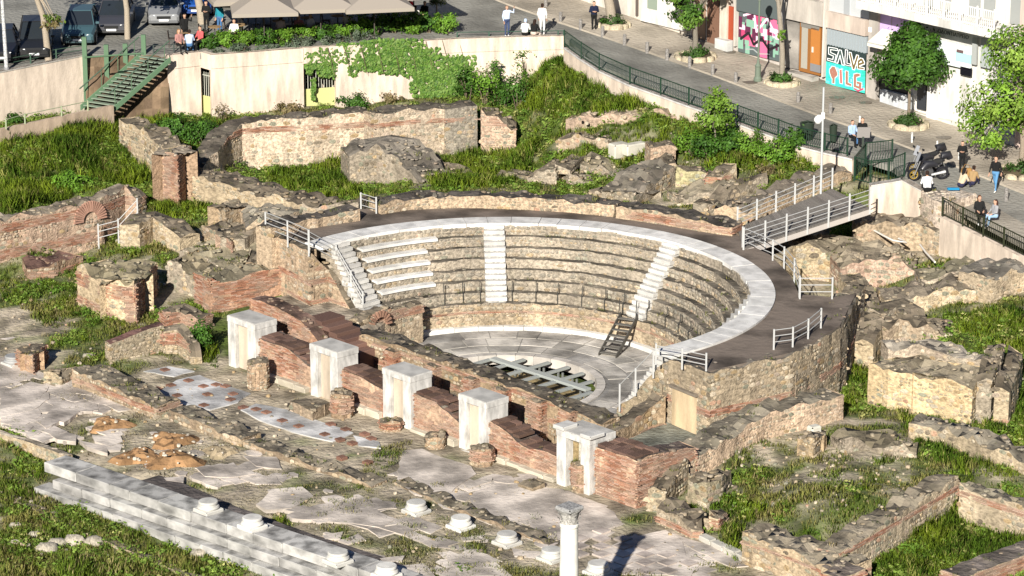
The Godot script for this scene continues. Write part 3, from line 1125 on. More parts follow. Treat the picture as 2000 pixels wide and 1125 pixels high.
func door_frame(u0: float, u1: float, v0: float, v1: float, y0: float, y1: float, label: String, open := false) -> void:
	var org := L((u0 + u1) * 0.5, (v0 + v1) * 0.5, y0)
	var t := thing("marble_doorframe", label, "doorframe", org, 0.0, "marble doorframes of the stage wall")
	var jw := (u1 - u0) * 0.27
	var white := Color(0.66, 0.64, 0.60)
	for s in 2:
		var mb := MB.new()
		var a := u0 if s == 0 else u1 - jw
		lbox(mb, org, a, a + jw, v0, v1, y0, y1 - 0.28, shade(white, 0.95, 1.04))
		part("jamb", mb, M.door_marble, t)
	var li := MB.new()
	lbox(li, org, u0 - 0.02, u1 + 0.02, v0 - 0.02, v1 + 0.02, y1 - 0.279, y1 - 0.02, white)
	part("lintel", li, M.door_marble, t)
	var tp := MB.new()
	lbox(tp, org, u0 + 0.0, u1 - 0.0, v0 + 0.01, v1 - 0.01, y1 - 0.021, y1, Color(0.5, 0.48, 0.44))
	part("top_slab", tp, M.marble, t)
	var th := MB.new()
	lbox(th, org, u0 - 0.05, u1 + 0.05, v0 - 0.12, v1, y0 - 0.35, y0 + 0.001, shade(white, 0.85, 0.95))
	part("threshold", th, M.marble, t)
	var inf := MB.new()
	if open:
		lbox(inf, org, u0 + jw + 0.06, u0 + jw + 0.42, v0 + 0.35, v1 - 0.1, y0 + 0.05, y1 - 0.3, Color(0.36, 0.27, 0.14))
		lbox(inf, org, u1 - jw - 0.3, u1 - jw - 0.06, v0 + 0.2, v1 - 0.1, y0 + 0.05, y1 - 0.3, Color(0.62, 0.56, 0.44))
		part("infill_panel", inf, M.mortar, t)
		var wall := MB.new()
		lbox(wall, org, u0 + jw, u1 - jw, v1 - 0.12, v1 - 0.02, y0, y1 - 0.3, Color(0.34, 0.28, 0.2))
		part("back_panel", wall, M.mortar, t)
		for s in [-0.14, 1.0]:
			var cb := MB.new()
			var ua := u0 - 0.12 if s < 0.0 else u1 - jw * 0.9
			lbox(cb, org, ua, ua + jw + 0.1, v0 - 0.1, v1 * 0.5 + v0 * 0.5, y1 - 0.018, y1 + 0.14, shade(white, 0.8, 0.95), 0.03)
			part("cornice_fragment", cb, M.marble, t)
	else:
		lbox(inf, org, u0 + jw + 0.045, u1 - jw - 0.012, v0 + 0.16, v1 - 0.05, y0 + 0.02, y1 - 0.3, Color(0.55, 0.46, 0.36), 0.0)
		part("infill_panel", inf, M.plaster, t)
		var gap := MB.new()
		lbox(gap, org, u0 + jw, u1 - jw, v1 - 0.04, v1 - 0.01, y0, y1 - 0.3, Color(0.40, 0.35, 0.28), 0.0)
		part("back_panel", gap, M.mortar, t)
		var fil := MB.new()
		lbox(fil, org, u1 - jw - 0.18, u1 - jw - 0.10, v0 + 0.13, v0 + 0.16, y0 + 0.02, y1 - 0.32, Color(0.68, 0.58, 0.45), 0.0)
		part("panel_strip", fil, M.plaster, t)


# wall of the stage in the dig's axes: tops along u as [[u, h], ...]
func stage_wall(label: String, tops: Array, v0: float, v1: float, base: float, opts: Dictionary) -> Node3D:
	var pts := []
	for q in tops:
		pts.append(L(q[0], v0, q[1]))
	return ruin_at("stage_wall", label, pts, v1 - v0, base, opts)


func tile_top(t: Node3D, tops: Array, v0: float, v1: float) -> void:  # dark tiles laid on a wall's top
	var k := 0
	var total: float = tops[tops.size() - 1][0] - tops[0][0]
	var u: float = tops[0][0] + 0.05
	while u < tops[0][0] + total - 0.3:
		var w := rnd(0.34, 0.5)
		var hgt := 0.0
		for q in tops.size() - 1:
			if u >= tops[q][0] and u <= tops[q + 1][0]:
				hgt = lerpf(tops[q][1], tops[q + 1][1], (u - tops[q][0]) / (tops[q + 1][0] - tops[q][0]))
		var v := v0 + 0.02
		while v < v1 - 0.2:
			var d := minf(rnd(0.3, 0.6), v1 - v)
			var mb := MB.new()
			var y := hgt + rnd(0.04, 0.11)
			mb.box(L(u, v, y - 0.12) - t.position, L(u + w - 0.02, v, 0) - L(u, v, 0), Vector3(0, 0.12, 0), L(u, v + d - 0.02, 0) - L(u, v, 0), shade(Color(0.17, 0.105, 0.08), 0.6, 1.5), 0.01)
			part("tile", mb, M.brick, t)
			v += d
		u += w


func round_pedestal(label: String, px: float, py: float, r: float, h: float, brick := true) -> void:
	var c := W(px, py, 0.0)
	var pts := []
	for k in 9:
		var a := TAU - TAU * k / 9.0
		pts.append(Vector3(c.x + cos(a) * r * rnd(0.9, 1.05), h * rnd(0.85, 1.0), c.z + sin(a) * r * rnd(0.9, 1.05)))
	var o := {"closed": true, "rough": 0.12, "brick": false, "mortar": Color(0.40, 0.30, 0.21), "category": "pedestal", "top_stones": 1.5, "size": 0.14}
	if brick:
		o.bands = [[h * 0.18, h * 0.78]]
	ruin_at("column_pedestal", label, pts, r * 0.97, -0.1, o)


func make_stage() -> void:
	door_frame(-8.0, -6.15, -8.85, -7.65, 0.0, 2.3, "white marble doorframe at the stage's end beside the arched brick wall")
	door_frame(-2.5, -0.75, -8.85, -7.7, 0.0, 2.3, "white marble doorframe behind the tall round brick pedestal, grey stained top")
	door_frame(2.05, 3.75, -8.8, -7.62, 0.0, 2.3, "white marble doorframe between two low broken pedestals of the stage wall")
	door_frame(6.65, 8.25, -8.8, -7.6, 0.0, 2.3, "white marble doorframe with cream pedestal before it, bare paving in front")
	door_frame(12.35, 14.15, -8.9, -7.5, -0.25, 2.3, "open marble doorframe with broken cornice and brown panel inside", true)
	var b := {"brick": true, "rough": 0.07, "mortar": Color(0.53, 0.385, 0.28), "cap": Color(0.13, 0.10, 0.085), "brick_cover": 0.36, "visible": -0.1, "top_stones": 0.4}
	var names := ["low brick stage wall from the end doorframe, stained, dark tiled top", "brick stage wall behind the tall round pedestal, tiles stepping down", "brick stage wall with raking tiled top between two doorframes", "broken wavy brick stage wall beside the open doorframe", "tall corner brick wall of the stage with dark tiled top"]
	var tops := [[[-6.12, 1.65], [-4.2, 1.6], [-3.2, 1.25], [-2.52, 1.1]], [[-0.73, 1.5], [0.6, 1.45], [1.3, 1.3], [2.03, 1.2]], [[3.78, 1.55], [5.0, 1.5], [6.0, 1.1], [6.62, 0.9]], [[8.28, 1.45], [9.3, 1.3], [9.8, 1.0], [10.6, 0.85], [11.3, 1.05], [12.3, 1.0]], [[14.2, 1.95], [15.0, 1.95], [16.4, 1.95]]]
	for k in 5:
		var t := stage_wall(names[k], tops[k], -8.6, -7.45 if k < 4 else -7.1, -0.35, b)
		tile_top(t, tops[k], -8.58, -7.5 if k < 4 else -7.15)
	# return of the corner wall
	ruin_at("stage_wall", "brick return wall running back from the stage corner", [L(16.42, -8.55, 1.95), L(16.42, -7.0, 1.9), L(16.42, -5.4, 1.7)], 0.9, -0.2, b.merged({"bands": []}))
	# marble plinth course under the brick walls
	var pl := thing("plinth_course", "weathered marble plinth blocks along the foot of the stage wall", "plinth", L(0, -8.75, 0))
	for seg in [[-6.1, -2.6], [-0.7, 2.0], [3.8, 6.6], [8.3, 12.2]]:
		var u: float = seg[0]
		while u < seg[1] - 0.3:
			var w := minf(rnd(0.7, 1.5), seg[1] - u)
			var mb := MB.new()
			lbox(mb, pl.position, u, u + w - 0.02, -8.82 - rnd(0.0, 0.12), -8.5, -0.2, rnd(0.1, 0.3), shade(Color(0.60, 0.54, 0.43), 0.75, 1.05), 0.03)
			part("plinth_block", mb, M.marble, pl)
			u += w
	# rubble wall behind the doors
	var r := {"rough": 0.13, "size": 0.19, "cover": 0.8, "mortar": Color(0.36, 0.28, 0.19), "cap": Color(0.13, 0.11, 0.085), "visible": -0.2, "bands": [[1.3, 1.5], [0.5, 0.75]], "back": false}
	stage_wall("long ruined rubble and brick wall between the doorframes and the orchestra", [[-4.4, 1.5], [-3.0, 1.68], [-1.0, 1.66], [0.8, 1.68], [2.4, 1.6], [4.0, 1.62], [5.5, 1.52], [7.0, 1.55], [8.6, 1.4], [9.6, 1.42], [11.0, 1.3]], -5.1, -4.05, -0.8, r)
	for q in [[-1.6, 0.6], [1.0, 0.55], [3.3, 0.6], [5.2, 0.6], [7.2, 0.7], [9.0, 0.6]]:
		var pts := [L(q[0], -5.5, 1.45), L(q[0] + q[1], -5.5, 1.45)]
		ruin_at("brick_pier", "brick pier projecting from the rubble wall behind the doorframes", pts, 0.5, -0.4, {"brick": true, "rough": 0.1, "mortar": Color(0.42, 0.29, 0.2), "category": "pier"}).set_meta("group", "brick piers behind the doorframes")
	# arched brick wall at the left end
	var aw := thing("arched_wall", "broken brick wall with a small round-headed opening and stepped top", "wall", L(-6, -6.6, 0))
	var ab := {"brick": true, "rough": 0.08, "mortar": Color(0.46, 0.30, 0.2), "cap": Color(0.17, 0.11, 0.085), "brick_cover": 0.6, "top_stones": 1.2}
	masonry_at(aw, [L(-9.2, -6.6, 2.3), L(-8.3, -6.6, 2.35), L(-7.35, -6.6, 2.3)], 0.8, -0.2, ab)
	masonry_at(aw, [L(-6.55, -6.6, 2.2), L(-5.6, -6.6, 2.0), L(-4.6, -6.6, 1.3), L(-4.0, -6.6, 1.0)], 0.8, -0.2, ab)
	masonry_at(aw, [L(-7.35, -6.6, 2.3), L(-6.95, -6.6, 2.28), L(-6.55, -6.6, 2.2)], 0.8, 1.75, ab)
	var st := MB.new()
	for k in 6:
		lbox(st, aw.position, -6.2 + k * 0.5, -5.2 + k * 0.5, -5.95, -4.6, -0.2, 2.0 - k * 0.16, shade(Color(0.22, 0.13, 0.1), 0.7, 1.3), 0.02)
	part("tile_steps", st, M.brick, aw)
	# vaulted entrance beside the seats
	var pv := thing("parodos_vault", "earth-topped vault of the side passage with a dark brick-arched doorway", "vault", L(-8, -2, 0))
	var pp := PackedVector2Array()
	for q in [[-13.0, -3.2], [-9.6, -5.4], [-5.6, -4.4], [-6.5, -1.6], [-7.6, 0.6], [-9.9, -0.6], [-12.5, -0.6]]:
		var w := L(q[0], q[1], 0)
		pp.append(Vector2(w.x - pv.position.x, w.z - pv.position.z))
	var vm := MB.new()
	vm.prism(pp, -0.9, 0.75, Color(0.40, 0.34, 0.26), 0.25)
	part("earth_roof", vm, M.earth, pv)
	masonry_at(pv, [L(-6.6, -2.6, 1.0), L(-6.75, -1.7, 1.15)], 0.6, -0.9, {"mortar": Color(0.38, 0.31, 0.22)})
	masonry_at(pv, [L(-6.85, -0.95, 1.15), L(-6.95, -0.2, 1.05), L(-7.0, 0.5, 0.95), L(-6.9, 1.4, 0.9)], 0.6, -0.9, {"mortar": Color(0.42, 0.35, 0.26), "bands": [[0.5, 0.9]]})
	masonry_at(pv, [L(-6.75, -1.7, 1.15), L(-6.85, -0.95, 1.15)], 0.6, 0.62, {"brick": true})
	var dk := MB.new()
	lbox(dk, pv.position, -10.2, -10.1, -2.0, -0.8, -0.9, 0.7, Color(0.34, 0.28, 0.2), 0.0)
	part("passage_end", dk, M.mortar, pv)
	for k in 11:
		var an := PI * k / 10.0
		var mb := MB.new()
		var cen := L(-6.72, -1.33, 0.55)
		var ax := L(0, 1, 0) - L(0, 0, 0)
		var dirr := ax * cos(an) + Vector3.UP * sin(an)
		var tang := -ax * sin(an) + Vector3.UP * cos(an)
		mb.box(cen + dirr * 0.36 - tang * 0.04 - pv.position, dirr * 0.3, tang * 0.08, (L(0.12, 0, 0) - L(0, 0, 0)), shade(Color(0.45, 0.26, 0.18), 0.7, 1.15))
		part("arch_brick", mb, M.brick, pv)
	round_pedestal("lumpy worn rubble pedestal before the end doorframe", 505, 757, 0.5, 1.35, false)
	round_pedestal("tall round brick pedestal with dark domed top before the stage", 668, 812, 0.5, 1.15)
	round_pedestal("low round brick pedestal stump in front of a doorframe", 764, 838, 0.5, 0.45)
	round_pedestal("small worn stone pedestal beside the raking brick wall", 850, 872, 0.45, 0.55, false)
	round_pedestal("round brick pedestal with pale base before a doorframe", 942, 905, 0.48, 0.8)
	round_pedestal("tall leaning brick pedestal against the corner stage wall", 1141, 955, 0.55, 1.25)
	ruin("pedestal_block", "low wide stone block lying before the stage wall", [[566, 782, 0.5], [610, 802, 0.5], [645, 785, 0.5]], 0.8, -0.1, {"rough": 0.1, "category": "block", "mortar": Color(0.33, 0.27, 0.2)})
	ruin("pedestal_block", "flat earth-covered stone stub beside the open doorframe", [[1012, 940, 0.25], [1040, 950, 0.25], [1064, 942, 0.25]], 0.6, -0.1, {"rough": 0.1, "category": "block", "mortar": Color(0.3, 0.25, 0.18)})


func step_row(t: Node3D, a: Vector3, b: Vector3, depth: float, top: float, hgt: float) -> void:
	var d := b - a
	d.y = 0.0
	var len := d.length()
	d = d.normalized()
	var away := Vector3(d.z, 0, -d.x)
	var s := 0.0
	while s < len:
		var w := minf(rnd(1.1, 2.3), len - s + 0.01)
		var mb := MB.new()
		mb.box(Vector3(a.x, top - hgt + rnd(-0.012, 0.012), a.z) + d * s - away * rnd(-0.03, 0.02) - t.position, d * (w - 0.015), Vector3(0, hgt, 0), away * depth, shade(Color(0.50, 0.485, 0.455), 0.75, 1.08), 0.025)
		part("step_block", mb, M.old_marble, t)
		s += w


func column_base(label: String, px: float, py: float, h: float, grey := false) -> void:
	var c := W(px, py, h)
	var t := thing("column_stump", label, "column stump", Vector3(c.x, h - 0.05, c.z), 0.0, "marble column bases")
	var col := shade(Color(0.64, 0.62, 0.57), 0.85, 1.08)
	var p := MB.new()
	var a := Vector3(UX, 0, UZ)
	var b := Vector3(UZ, 0, -UX)
	p.box(-a * 0.42 - b * 0.42, a * 0.84, Vector3(0, 0.17, 0), b * 0.84, col, 0.03)
	part("plinth", p, M.marble, t)
	var l := MB.new()
	l.lathe(Vector3(0, 0.172, 0), [[0.40, 0], [0.43, 0.06], [0.40, 0.12], [0.35, 0.14], [0.345, 0.19], [0.375, 0.22], [0.37, 0.28], [0.34, 0.30], [0.0, 0.305]], col if not grey else Color(0.34, 0.34, 0.33), 24)
	part("torus", l, M.marble, t)


func slab(t: Node3D, px: Array, top: float, col: Color, called := "paving_slab") -> void:
	var poly := PackedVector2Array()
	for p in px:
		var w := W(p[0], p[1], top)
		poly.append(Vector2(w.x, w.z))
	# break the outline so that edges are not ruler-straight
	var fine := PackedVector2Array()
	for k in poly.size():
		var a := poly[k]
		var b := poly[(k + 1) % poly.size()]
		var n := maxi(1, int(a.distance_to(b) / 0.45))
		for q in n:
			var m := a.lerp(b, float(q) / n)
			if q > 0:
				m += Vector2(rnd(-1, 1), rnd(-1, 1)) * 0.055
			fine.append(m)
	if Geometry2D.triangulate_polygon(fine).is_empty():
		fine = poly
	var mb := MB.new()
	mb.prism(fine, -0.12, top, col, 0.0)
	part(called, mb, M.slab, t)


func make_forum() -> void:
	# marble stylobate of three steps
	var t := thing("stylobate", "long white marble base of three steps with column bases standing on it", "steps", W(400, 1000, -0.9))
	var a := W(85, 903, 0.3)
	var b := W(900, 1180, 0.3)
	var d := (b - a).normalized()
	var near := Vector3(-d.z, 0, d.x)
	step_row(t, a, b, 1.15, 0.3, 0.4)
	step_row(t, a + d * 0.9 + near * 0.34, b + near * 0.34, 0.7, -0.11, 0.36)
	step_row(t, a + d * 0.2 + near * 0.72, b + near * 0.72, 0.8, -0.48, 0.5)
	for q in [[407, 998, 0.3, "fluted marble column base on the upper step, dark patch beside it"], [493, 1030, 0.3, "wide worn marble column base on the upper step"], [660, 1098, 0.3, "low broken marble disc base on the upper step"], [755, 1125, 0.3, "tall marble drum base on the upper step"]]:
		column_base(q[3], q[0], q[1], q[2])
	for q in [[813, 1000, "first marble base of the row in the grass, beside the long paving slab"], [900, 1030, "second marble base of the row in the grass"], [990, 1062, "third marble base of the row, broken, with a fragment beside it"], [1077, 1093, "fourth marble base of the row, next to the standing column"], [1168, 1120, "last marble base of the row, in the column's shadow"]]:
		column_base(q[2], q[0], q[1], 0.0)
	column_base("grey-topped column base by the ruined brick stub on the paving", 27, 712, 0.0, true)
	# standing column
	var cp := W(1112, 985, 5.5)
	var c := thing("marble_column", "tall smooth white marble column with a weathered leafy capital", "column", Vector3(cp.x, 0.25, cp.z))
	var pb := MB.new()
	pb.lathe(Vector3.ZERO, [[0.48, -0.6], [0.48, 0.2], [0.42, 0.22], [0.44, 0.3], [0.36, 0.36], [0.33, 0.42]], Color(0.68, 0.65, 0.6), 28)
	part("base", pb, M.marble, c)
	var sh := MB.new()
	sh.lathe(Vector3.ZERO, [[0.335, 0.42], [0.33, 1.6], [0.318, 3.0], [0.295, 4.3], [0.30, 4.45], [0.325, 4.5], [0.325, 4.56], [0.28, 4.6]], Color(0.76, 0.73, 0.67), 28)
	part("shaft", sh, M.marble, c)
	var cap := MB.new()
	cap.lathe(Vector3.ZERO, [[0.28, 4.58], [0.28, 4.75], [0.31, 4.95], [0.38, 5.06], [0.0, 5.07]], Color(0.5, 0.48, 0.45), 16)
	part("capital_bell", cap, M.stone, c)
	for row in 2:
		for k in 8:
			var an := TAU * (k + 0.5 * row) / 8.0
			var dirr := Vector3(cos(an), 0, sin(an))
			var side := Vector3(-sin(an), 0, cos(an))
			var y0 := 4.6 + row * 0.17
			var mb := MB.new()
			var q0 := dirr * 0.275 + Vector3(0, y0, 0)
			var q1 := dirr * 0.33 + Vector3(0, y0 + 0.16, 0)
			var q2 := dirr * 0.40 + Vector3(0, y0 + 0.2, 0)
			var q3 := dirr * 0.39 + Vector3(0, y0 + 0.15, 0)
			var col := shade(Color(0.55, 0.53, 0.49), 0.7, 1.1)
			for e in [[q0, q1, 0.09, 0.085], [q1, q2, 0.085, 0.06], [q2, q3, 0.06, 0.03]]:
				mb.quad(e[0] - side * e[2], e[0] + side * e[2], e[1] + side * e[3], e[1] - side * e[3], col, dirr + Vector3.UP * 0.3)
			part("leaf", mb, M.stone, c)
	var ab := MB.new()
	ab.box(Vector3(-0.36, 5.04, -0.36), Vector3(0.72, 0, 0), Vector3(0, 0.17, 0), Vector3(0, 0, 0.72), Color(0.38, 0.37, 0.36), 0.05)
	var am := part("abacus", ab, M.stone, c)
	am.rotation.y = 0.8
	# paving: slabs and scraps of slabs
	var pv := thing("forum_paving", "broken pale marble paving slabs set in bare earth of the forum", "paving")
	pv.set_meta("kind", "structure")
	pv.remove_meta("category")
	var g := Color(0.71, 0.625, 0.54)
	for s in [
		[[0, 697], [70, 715], [72, 735], [0, 757]], [[0, 770], [60, 745], [95, 755], [78, 780], [0, 800]], [[10, 780], [95, 765], [97, 778], [65, 800], [0, 815], [0, 790]], [[90, 780], [190, 790], [192, 802], [110, 800]],
		[[70, 860 - 55], [140, 775 + 10], [195, 795], [180, 803]], [[0, 810], [75, 798], [80, 812], [40, 835], [0, 825]], [[105, 790], [170, 796], [125, 825], [85, 815]], [[70, 822], [110, 808], [130, 816], [90, 836]], [[25, 826], [65, 832], [55, 842], [20, 838]],
		[[0, 618], [85, 620], [80, 638], [30, 640], [0, 634]], [[0, 640], [50, 638], [60, 652], [15, 664], [0, 662]], [[150, 760], [185, 762], [180, 772], [148, 768]],
		[[95, 845], [150, 850], [148, 862], [112, 858]], [[155, 860], [205, 870], [210, 885], [170, 872]], [[180, 850], [235, 850], [240, 862], [215, 872], [185, 862]], [[320, 925 + 8], [360, 930], [358, 942], [325, 938]],
		[[385, 915], [430, 905], [480, 912], [500, 925], [450, 932], [400, 930]], [[475, 890], [540, 892], [550, 915], [500, 910]], [[470, 935], [540, 930], [550, 945], [500, 945]],
		[[500, 985], [530, 955], [590, 950], [612, 968], [570, 992], [520, 995]], [[560, 1005], [620, 985], [690, 975], [770, 980], [775, 992], [690, 1000], [620, 1015], [570, 1012]],
		[[640, 1005], [720, 985], [770, 1015], [745, 1030], [690, 1022], [640, 1018]], [[690, 967], [700, 965], [730, 985], [775, 982], [770, 990], [720, 998]], [[740, 1030], [780, 1025], [840, 1050], [880, 1070], [840, 1068], [790, 1045]],
		[[785, 880], [825, 876], [860, 892], [920, 910], [930, 925], [900, 945], [860, 975], [810, 965], [775, 935]], [[905, 945], [965, 925], [960, 940], [915, 955]], [[915, 970], [960, 950], [1000, 945], [1100, 955], [1110, 975], [1050, 1010], [990, 1020], [960, 1005], [930, 990]],
		[[1000, 960], [1110, 958], [1200, 1000], [1215, 1020], [1140, 1060], [1060, 1055], [1040, 1035]], [[1160, 1080], [1230, 1050], [1300, 1035], [1330, 1050], [1340, 1085], [1370, 1095], [1350, 1125], [1200, 1120]],
		[[1310, 1040], [1420, 1075], [1465, 1105], [1430, 1108], [1350, 1070]], [[630, 1045], [670, 1038], [665, 1052], [635, 1052]], [[660, 1055], [700, 1042], [715, 1055], [680, 1062]], [[742, 1090], [790, 1085], [785, 1095], [750, 1098]],
		[[770, 1105], [830, 1100], [850, 1125], [800, 1125]], [[870, 1085], [910, 1080], [960, 1090], [1000, 1125], [900, 1125]], [[900, 1050], [945, 1045], [940, 1055], [905, 1056]], [[1010, 925], [1055, 925], [1045, 938], [1020, 936]],
		[[960, 925], [1000, 930], [1010, 945], [965, 940]], [[1000, 1070], [1040, 1080], [1045, 1090], [1005, 1086]], [[200, 880 - 15], [240, 868], [235, 880], [205, 878]],
	]:
		slab(pv, s, rnd(0.035, 0.05), shade(g, 0.85, 1.1))
	# worn paving laid piece by piece
	for ar in [[[[-20, 690], [130, 730], [255, 795], [230, 860], [150, 870], [60, 850], [-20, 830]], 0.95], [[[790, 882], [840, 876], [960, 925], [1110, 960], [1215, 1015], [1130, 1062], [1000, 1040], [880, 985], [770, 935]], 1.15], [[[560, 1000], [690, 965], [790, 990], [900, 1070], [820, 1068], [700, 1025]], 1.0], [[[850, 1080], [930, 1076], [1010, 1130], [830, 1135]], 0.8], [[[1150, 1082], [1240, 1046], [1320, 1036], [1420, 1080], [1380, 1130], [1180, 1135]], 0.6], [[[230, 880], [320, 915], [480, 905], [560, 915], [540, 950], [400, 945]], 0.9], [[[0, 612], [90, 618], [70, 655], [0, 668]], 0.8]]:
		var region := PackedVector2Array()
		for q in ar[0]:
			var w := W(q[0], q[1], 0.02)
			var rel := Vector2(w.x - CX, w.z - CZ)
			region.append(Vector2(rel.x * UX + rel.y * UZ, rel.x * UZ - rel.y * UX))
		var cell: float = ar[1]
		for i in range(-40, 50):
			for j in range(-40, 10):
				var mid := Vector2((i + 0.5 + 0.4 * (j & 1)) * cell, (j + 0.5) * cell * 0.8)
				if not Geometry2D.is_point_in_polygon(mid, region) or noise2.get_noise_2d(mid.x * 7.0, mid.y * 7.0) < -0.16:
					continue
				var poly := PackedVector2Array()
				for cn in [[-1, -1], [0, -1.05], [1, -1], [1.04, 0], [1, 1], [0, 1.02], [-1, 1], [-1.03, 0]]:
					var o := mid + Vector2(cn[0] * cell * 0.485, cn[1] * cell * 0.385)
					o += Vector2(noise.get_noise_2d(o.x * 30.0, o.y * 30.0), noise.get_noise_2d(o.y * 30.0 + 77.0, o.x * 30.0)) * cell * 0.3
					var w := L(o.x, o.y, 0)
					poly.append(Vector2(w.x, w.z))
				if Geometry2D.triangulate_polygon(poly).is_empty():
					continue
				var mb := MB.new()
				mb.prism(poly, -0.12, rnd(0.012, 0.03), shade(g, 0.85, 1.12), 0.01)
				part("paving_slab", mb, M.slab, pv)
	# scraps of slabs between the large ones
	for k in 140:
		var u := rnd(-14.0, 21.0)
		var v := rnd(-20.0, -9.6)
		if noise2.get_noise_2d(u * 4.0, v * 4.0) < -0.02 or (v > -14.6 and u < 6.5 and u > -12.0):
			continue
		var sz := rnd(0.15, 0.55)
		var poly := PackedVector2Array()
		var n := rng.randi_range(5, 8)
		var stretch := rnd(0.5, 1.0)
		for q in n:
			var an := TAU * q / n + rnd(-0.2, 0.2)
			var w := L(u + cos(an) * sz * rnd(0.7, 1.1), v + sin(an) * sz * stretch * rnd(0.7, 1.1), 0)
			poly.append(Vector2(w.x, w.z))
		var mb := MB.new()
		mb.prism(poly, -0.12, rnd(0.008, 0.03), shade(g, 0.75, 1.05))
		part("slab_fragment", mb, M.slab, pv)
	# pale mortar floor with dark tile spots
	var mf := thing("mortar_floor", "pale bluish mortar floor with reddish tile stumps in front of the stage", "floor")
	mf.set_meta("kind", "structure")
	mf.remove_meta("category")
	for s in [[[308, 765], [345, 742], [390, 732], [440, 752], [490, 768], [465, 785], [410, 800], [360, 790], [315, 782]], [[470, 800], [500, 788], [560, 800], [640, 828], [690, 845], [650, 862], [590, 848], [520, 825]], [[280, 725], [330, 715], [380, 725], [340, 735]], [[690, 850], [740, 862], [745, 875], [700, 870]]]:
		slab(mf, s, 0.05, shade(Color(0.68, 0.67, 0.65), 0.9, 1.05), "mortar_patch")
	for q in [[322, 723], [368, 744], [334, 753], [397, 755], [422, 752], [405, 771], [346, 773], [450, 781], [398, 792], [307, 760], [520, 806], [551, 822], [583, 833], [646, 829], [675, 839], [475, 796], [634, 849], [664, 859], [688, 866], [712, 848], [725, 857], [668, 894], [718, 903], [500, 800], [455, 770], [440, 755]]:
		var mb := MB.new()
		var c0 := W(q[0], q[1], 0.05)
		var an := rnd(-0.2, 0.2)
		var ua := Vector3(UX, 0, UZ).rotated(Vector3.UP, an) * 0.34
		var va := Vector3(UZ, 0, -UX).rotated(Vector3.UP, an) * 0.34
		mb.box(Vector3(c0.x, -0.05, c0.z) - ua * 0.5 - va * 0.5, ua, Vector3(0, 0.16, 0), va, shade(Color(0.26, 0.14, 0.10), 0.75, 1.25), 0.02)
		part("tile_stump", mb, M.brick, mf)
	# checker floor squares near the column's shadow
	for k in 9:
		for j in 5:
			var w := L(17.0 + k * 0.55, -13.6 + j * 0.55, 0.07)
			if (k + j) % 2 == 0:
				var mb := MB.new()
				lbox(mb, Vector3.ZERO, 17.0 + k * 0.56, 17.5 + k * 0.56, -13.8 + j * 0.56, -13.3 + j * 0.56, -0.1, 0.085 + rnd(-0.004, 0.004), shade(Color(0.56, 0.48, 0.42), 0.85, 1.1), 0.0)
				part("paving_square", mb, M.slab, pv)
	# dark earth strip behind the stylobate
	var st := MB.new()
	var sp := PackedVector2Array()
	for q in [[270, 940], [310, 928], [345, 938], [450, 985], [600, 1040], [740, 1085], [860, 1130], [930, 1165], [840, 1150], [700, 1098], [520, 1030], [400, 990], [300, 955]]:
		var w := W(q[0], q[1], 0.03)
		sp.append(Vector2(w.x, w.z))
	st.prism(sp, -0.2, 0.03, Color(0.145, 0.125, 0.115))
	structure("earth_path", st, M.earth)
	# low walls along the colonnade
	var lw := {"rough": 0.16, "size": 0.17, "mortar": Color(0.35, 0.28, 0.2), "cap": Color(0.21, 0.18, 0.135), "visible": -0.05, "top_stones": 2.0, "weeds": 2.0}
	ruin("low_wall", "low brick and rubble wall stump beside the mortar floor", [[140, 722, 0.75], [200, 745, 0.7], [265, 775, 0.65], [305, 795, 0.5]], 1.3, -0.15, lw.merged({"bands": [[0.2, 0.45]]}))
	ruin("low_wall", "short earthy wall stump continuing the colonnade line", [[330, 800, 0.45], [400, 830, 0.4], [470, 858, 0.3]], 1.1, -0.15, lw)
	ruin("low_wall", "thin ground-level wall remnant with weeds along the colonnade", [[475, 862, 0.22], [600, 905, 0.2], [725, 945, 0.18]], 0.9, -0.15, lw)
	ruin("low_wall", "flat dark stone gutter line beside the marble bases", [[770, 940, 0.12], [870, 985, 0.12], [1000, 1035, 0.12], [1110, 1075, 0.12]], 0.7, -0.15, lw.merged({"rough": 0.06, "cap": Color(0.19, 0.17, 0.14)}))
	ruin("brick_stub", "small stepped brick pier stump on the forum paving", [[33, 680, 0.85], [64, 695, 0.85], [90, 672, 0.85]], 0.7, -0.1, {"brick": true, "rough": 0.12, "category": "pier", "mortar": Color(0.42, 0.3, 0.2)})
	ruin("rubble_heap", "small dark rubble stump beside the low colonnade wall", [[85, 728, 0.45], [120, 735, 0.4], [150, 722, 0.35]], 0.9, -0.1, {"rough": 0.3, "category": "rubble", "size": 0.16})
	ruin("stone_wall", "dry stone wall with raking tiled top and a small brick niche", [[215, 672, 0.9], [265, 652, 1.15], [320, 634, 1.35]], 0.5, -0.1, {"rough": 0.05, "size": 0.13, "mortar": Color(0.40, 0.35, 0.26), "cap": Color(0.18, 0.1, 0.085)})
	ruin("stone_wall", "small brick niche wall closing the raking stone wall", [[318, 645, 1.2], [345, 640, 1.3], [368, 672, 0.8], [372, 700, 0.3]], 0.5, -0.1, {"rough": 0.12, "bands": [[0.5, 1.1]], "size": 0.15})
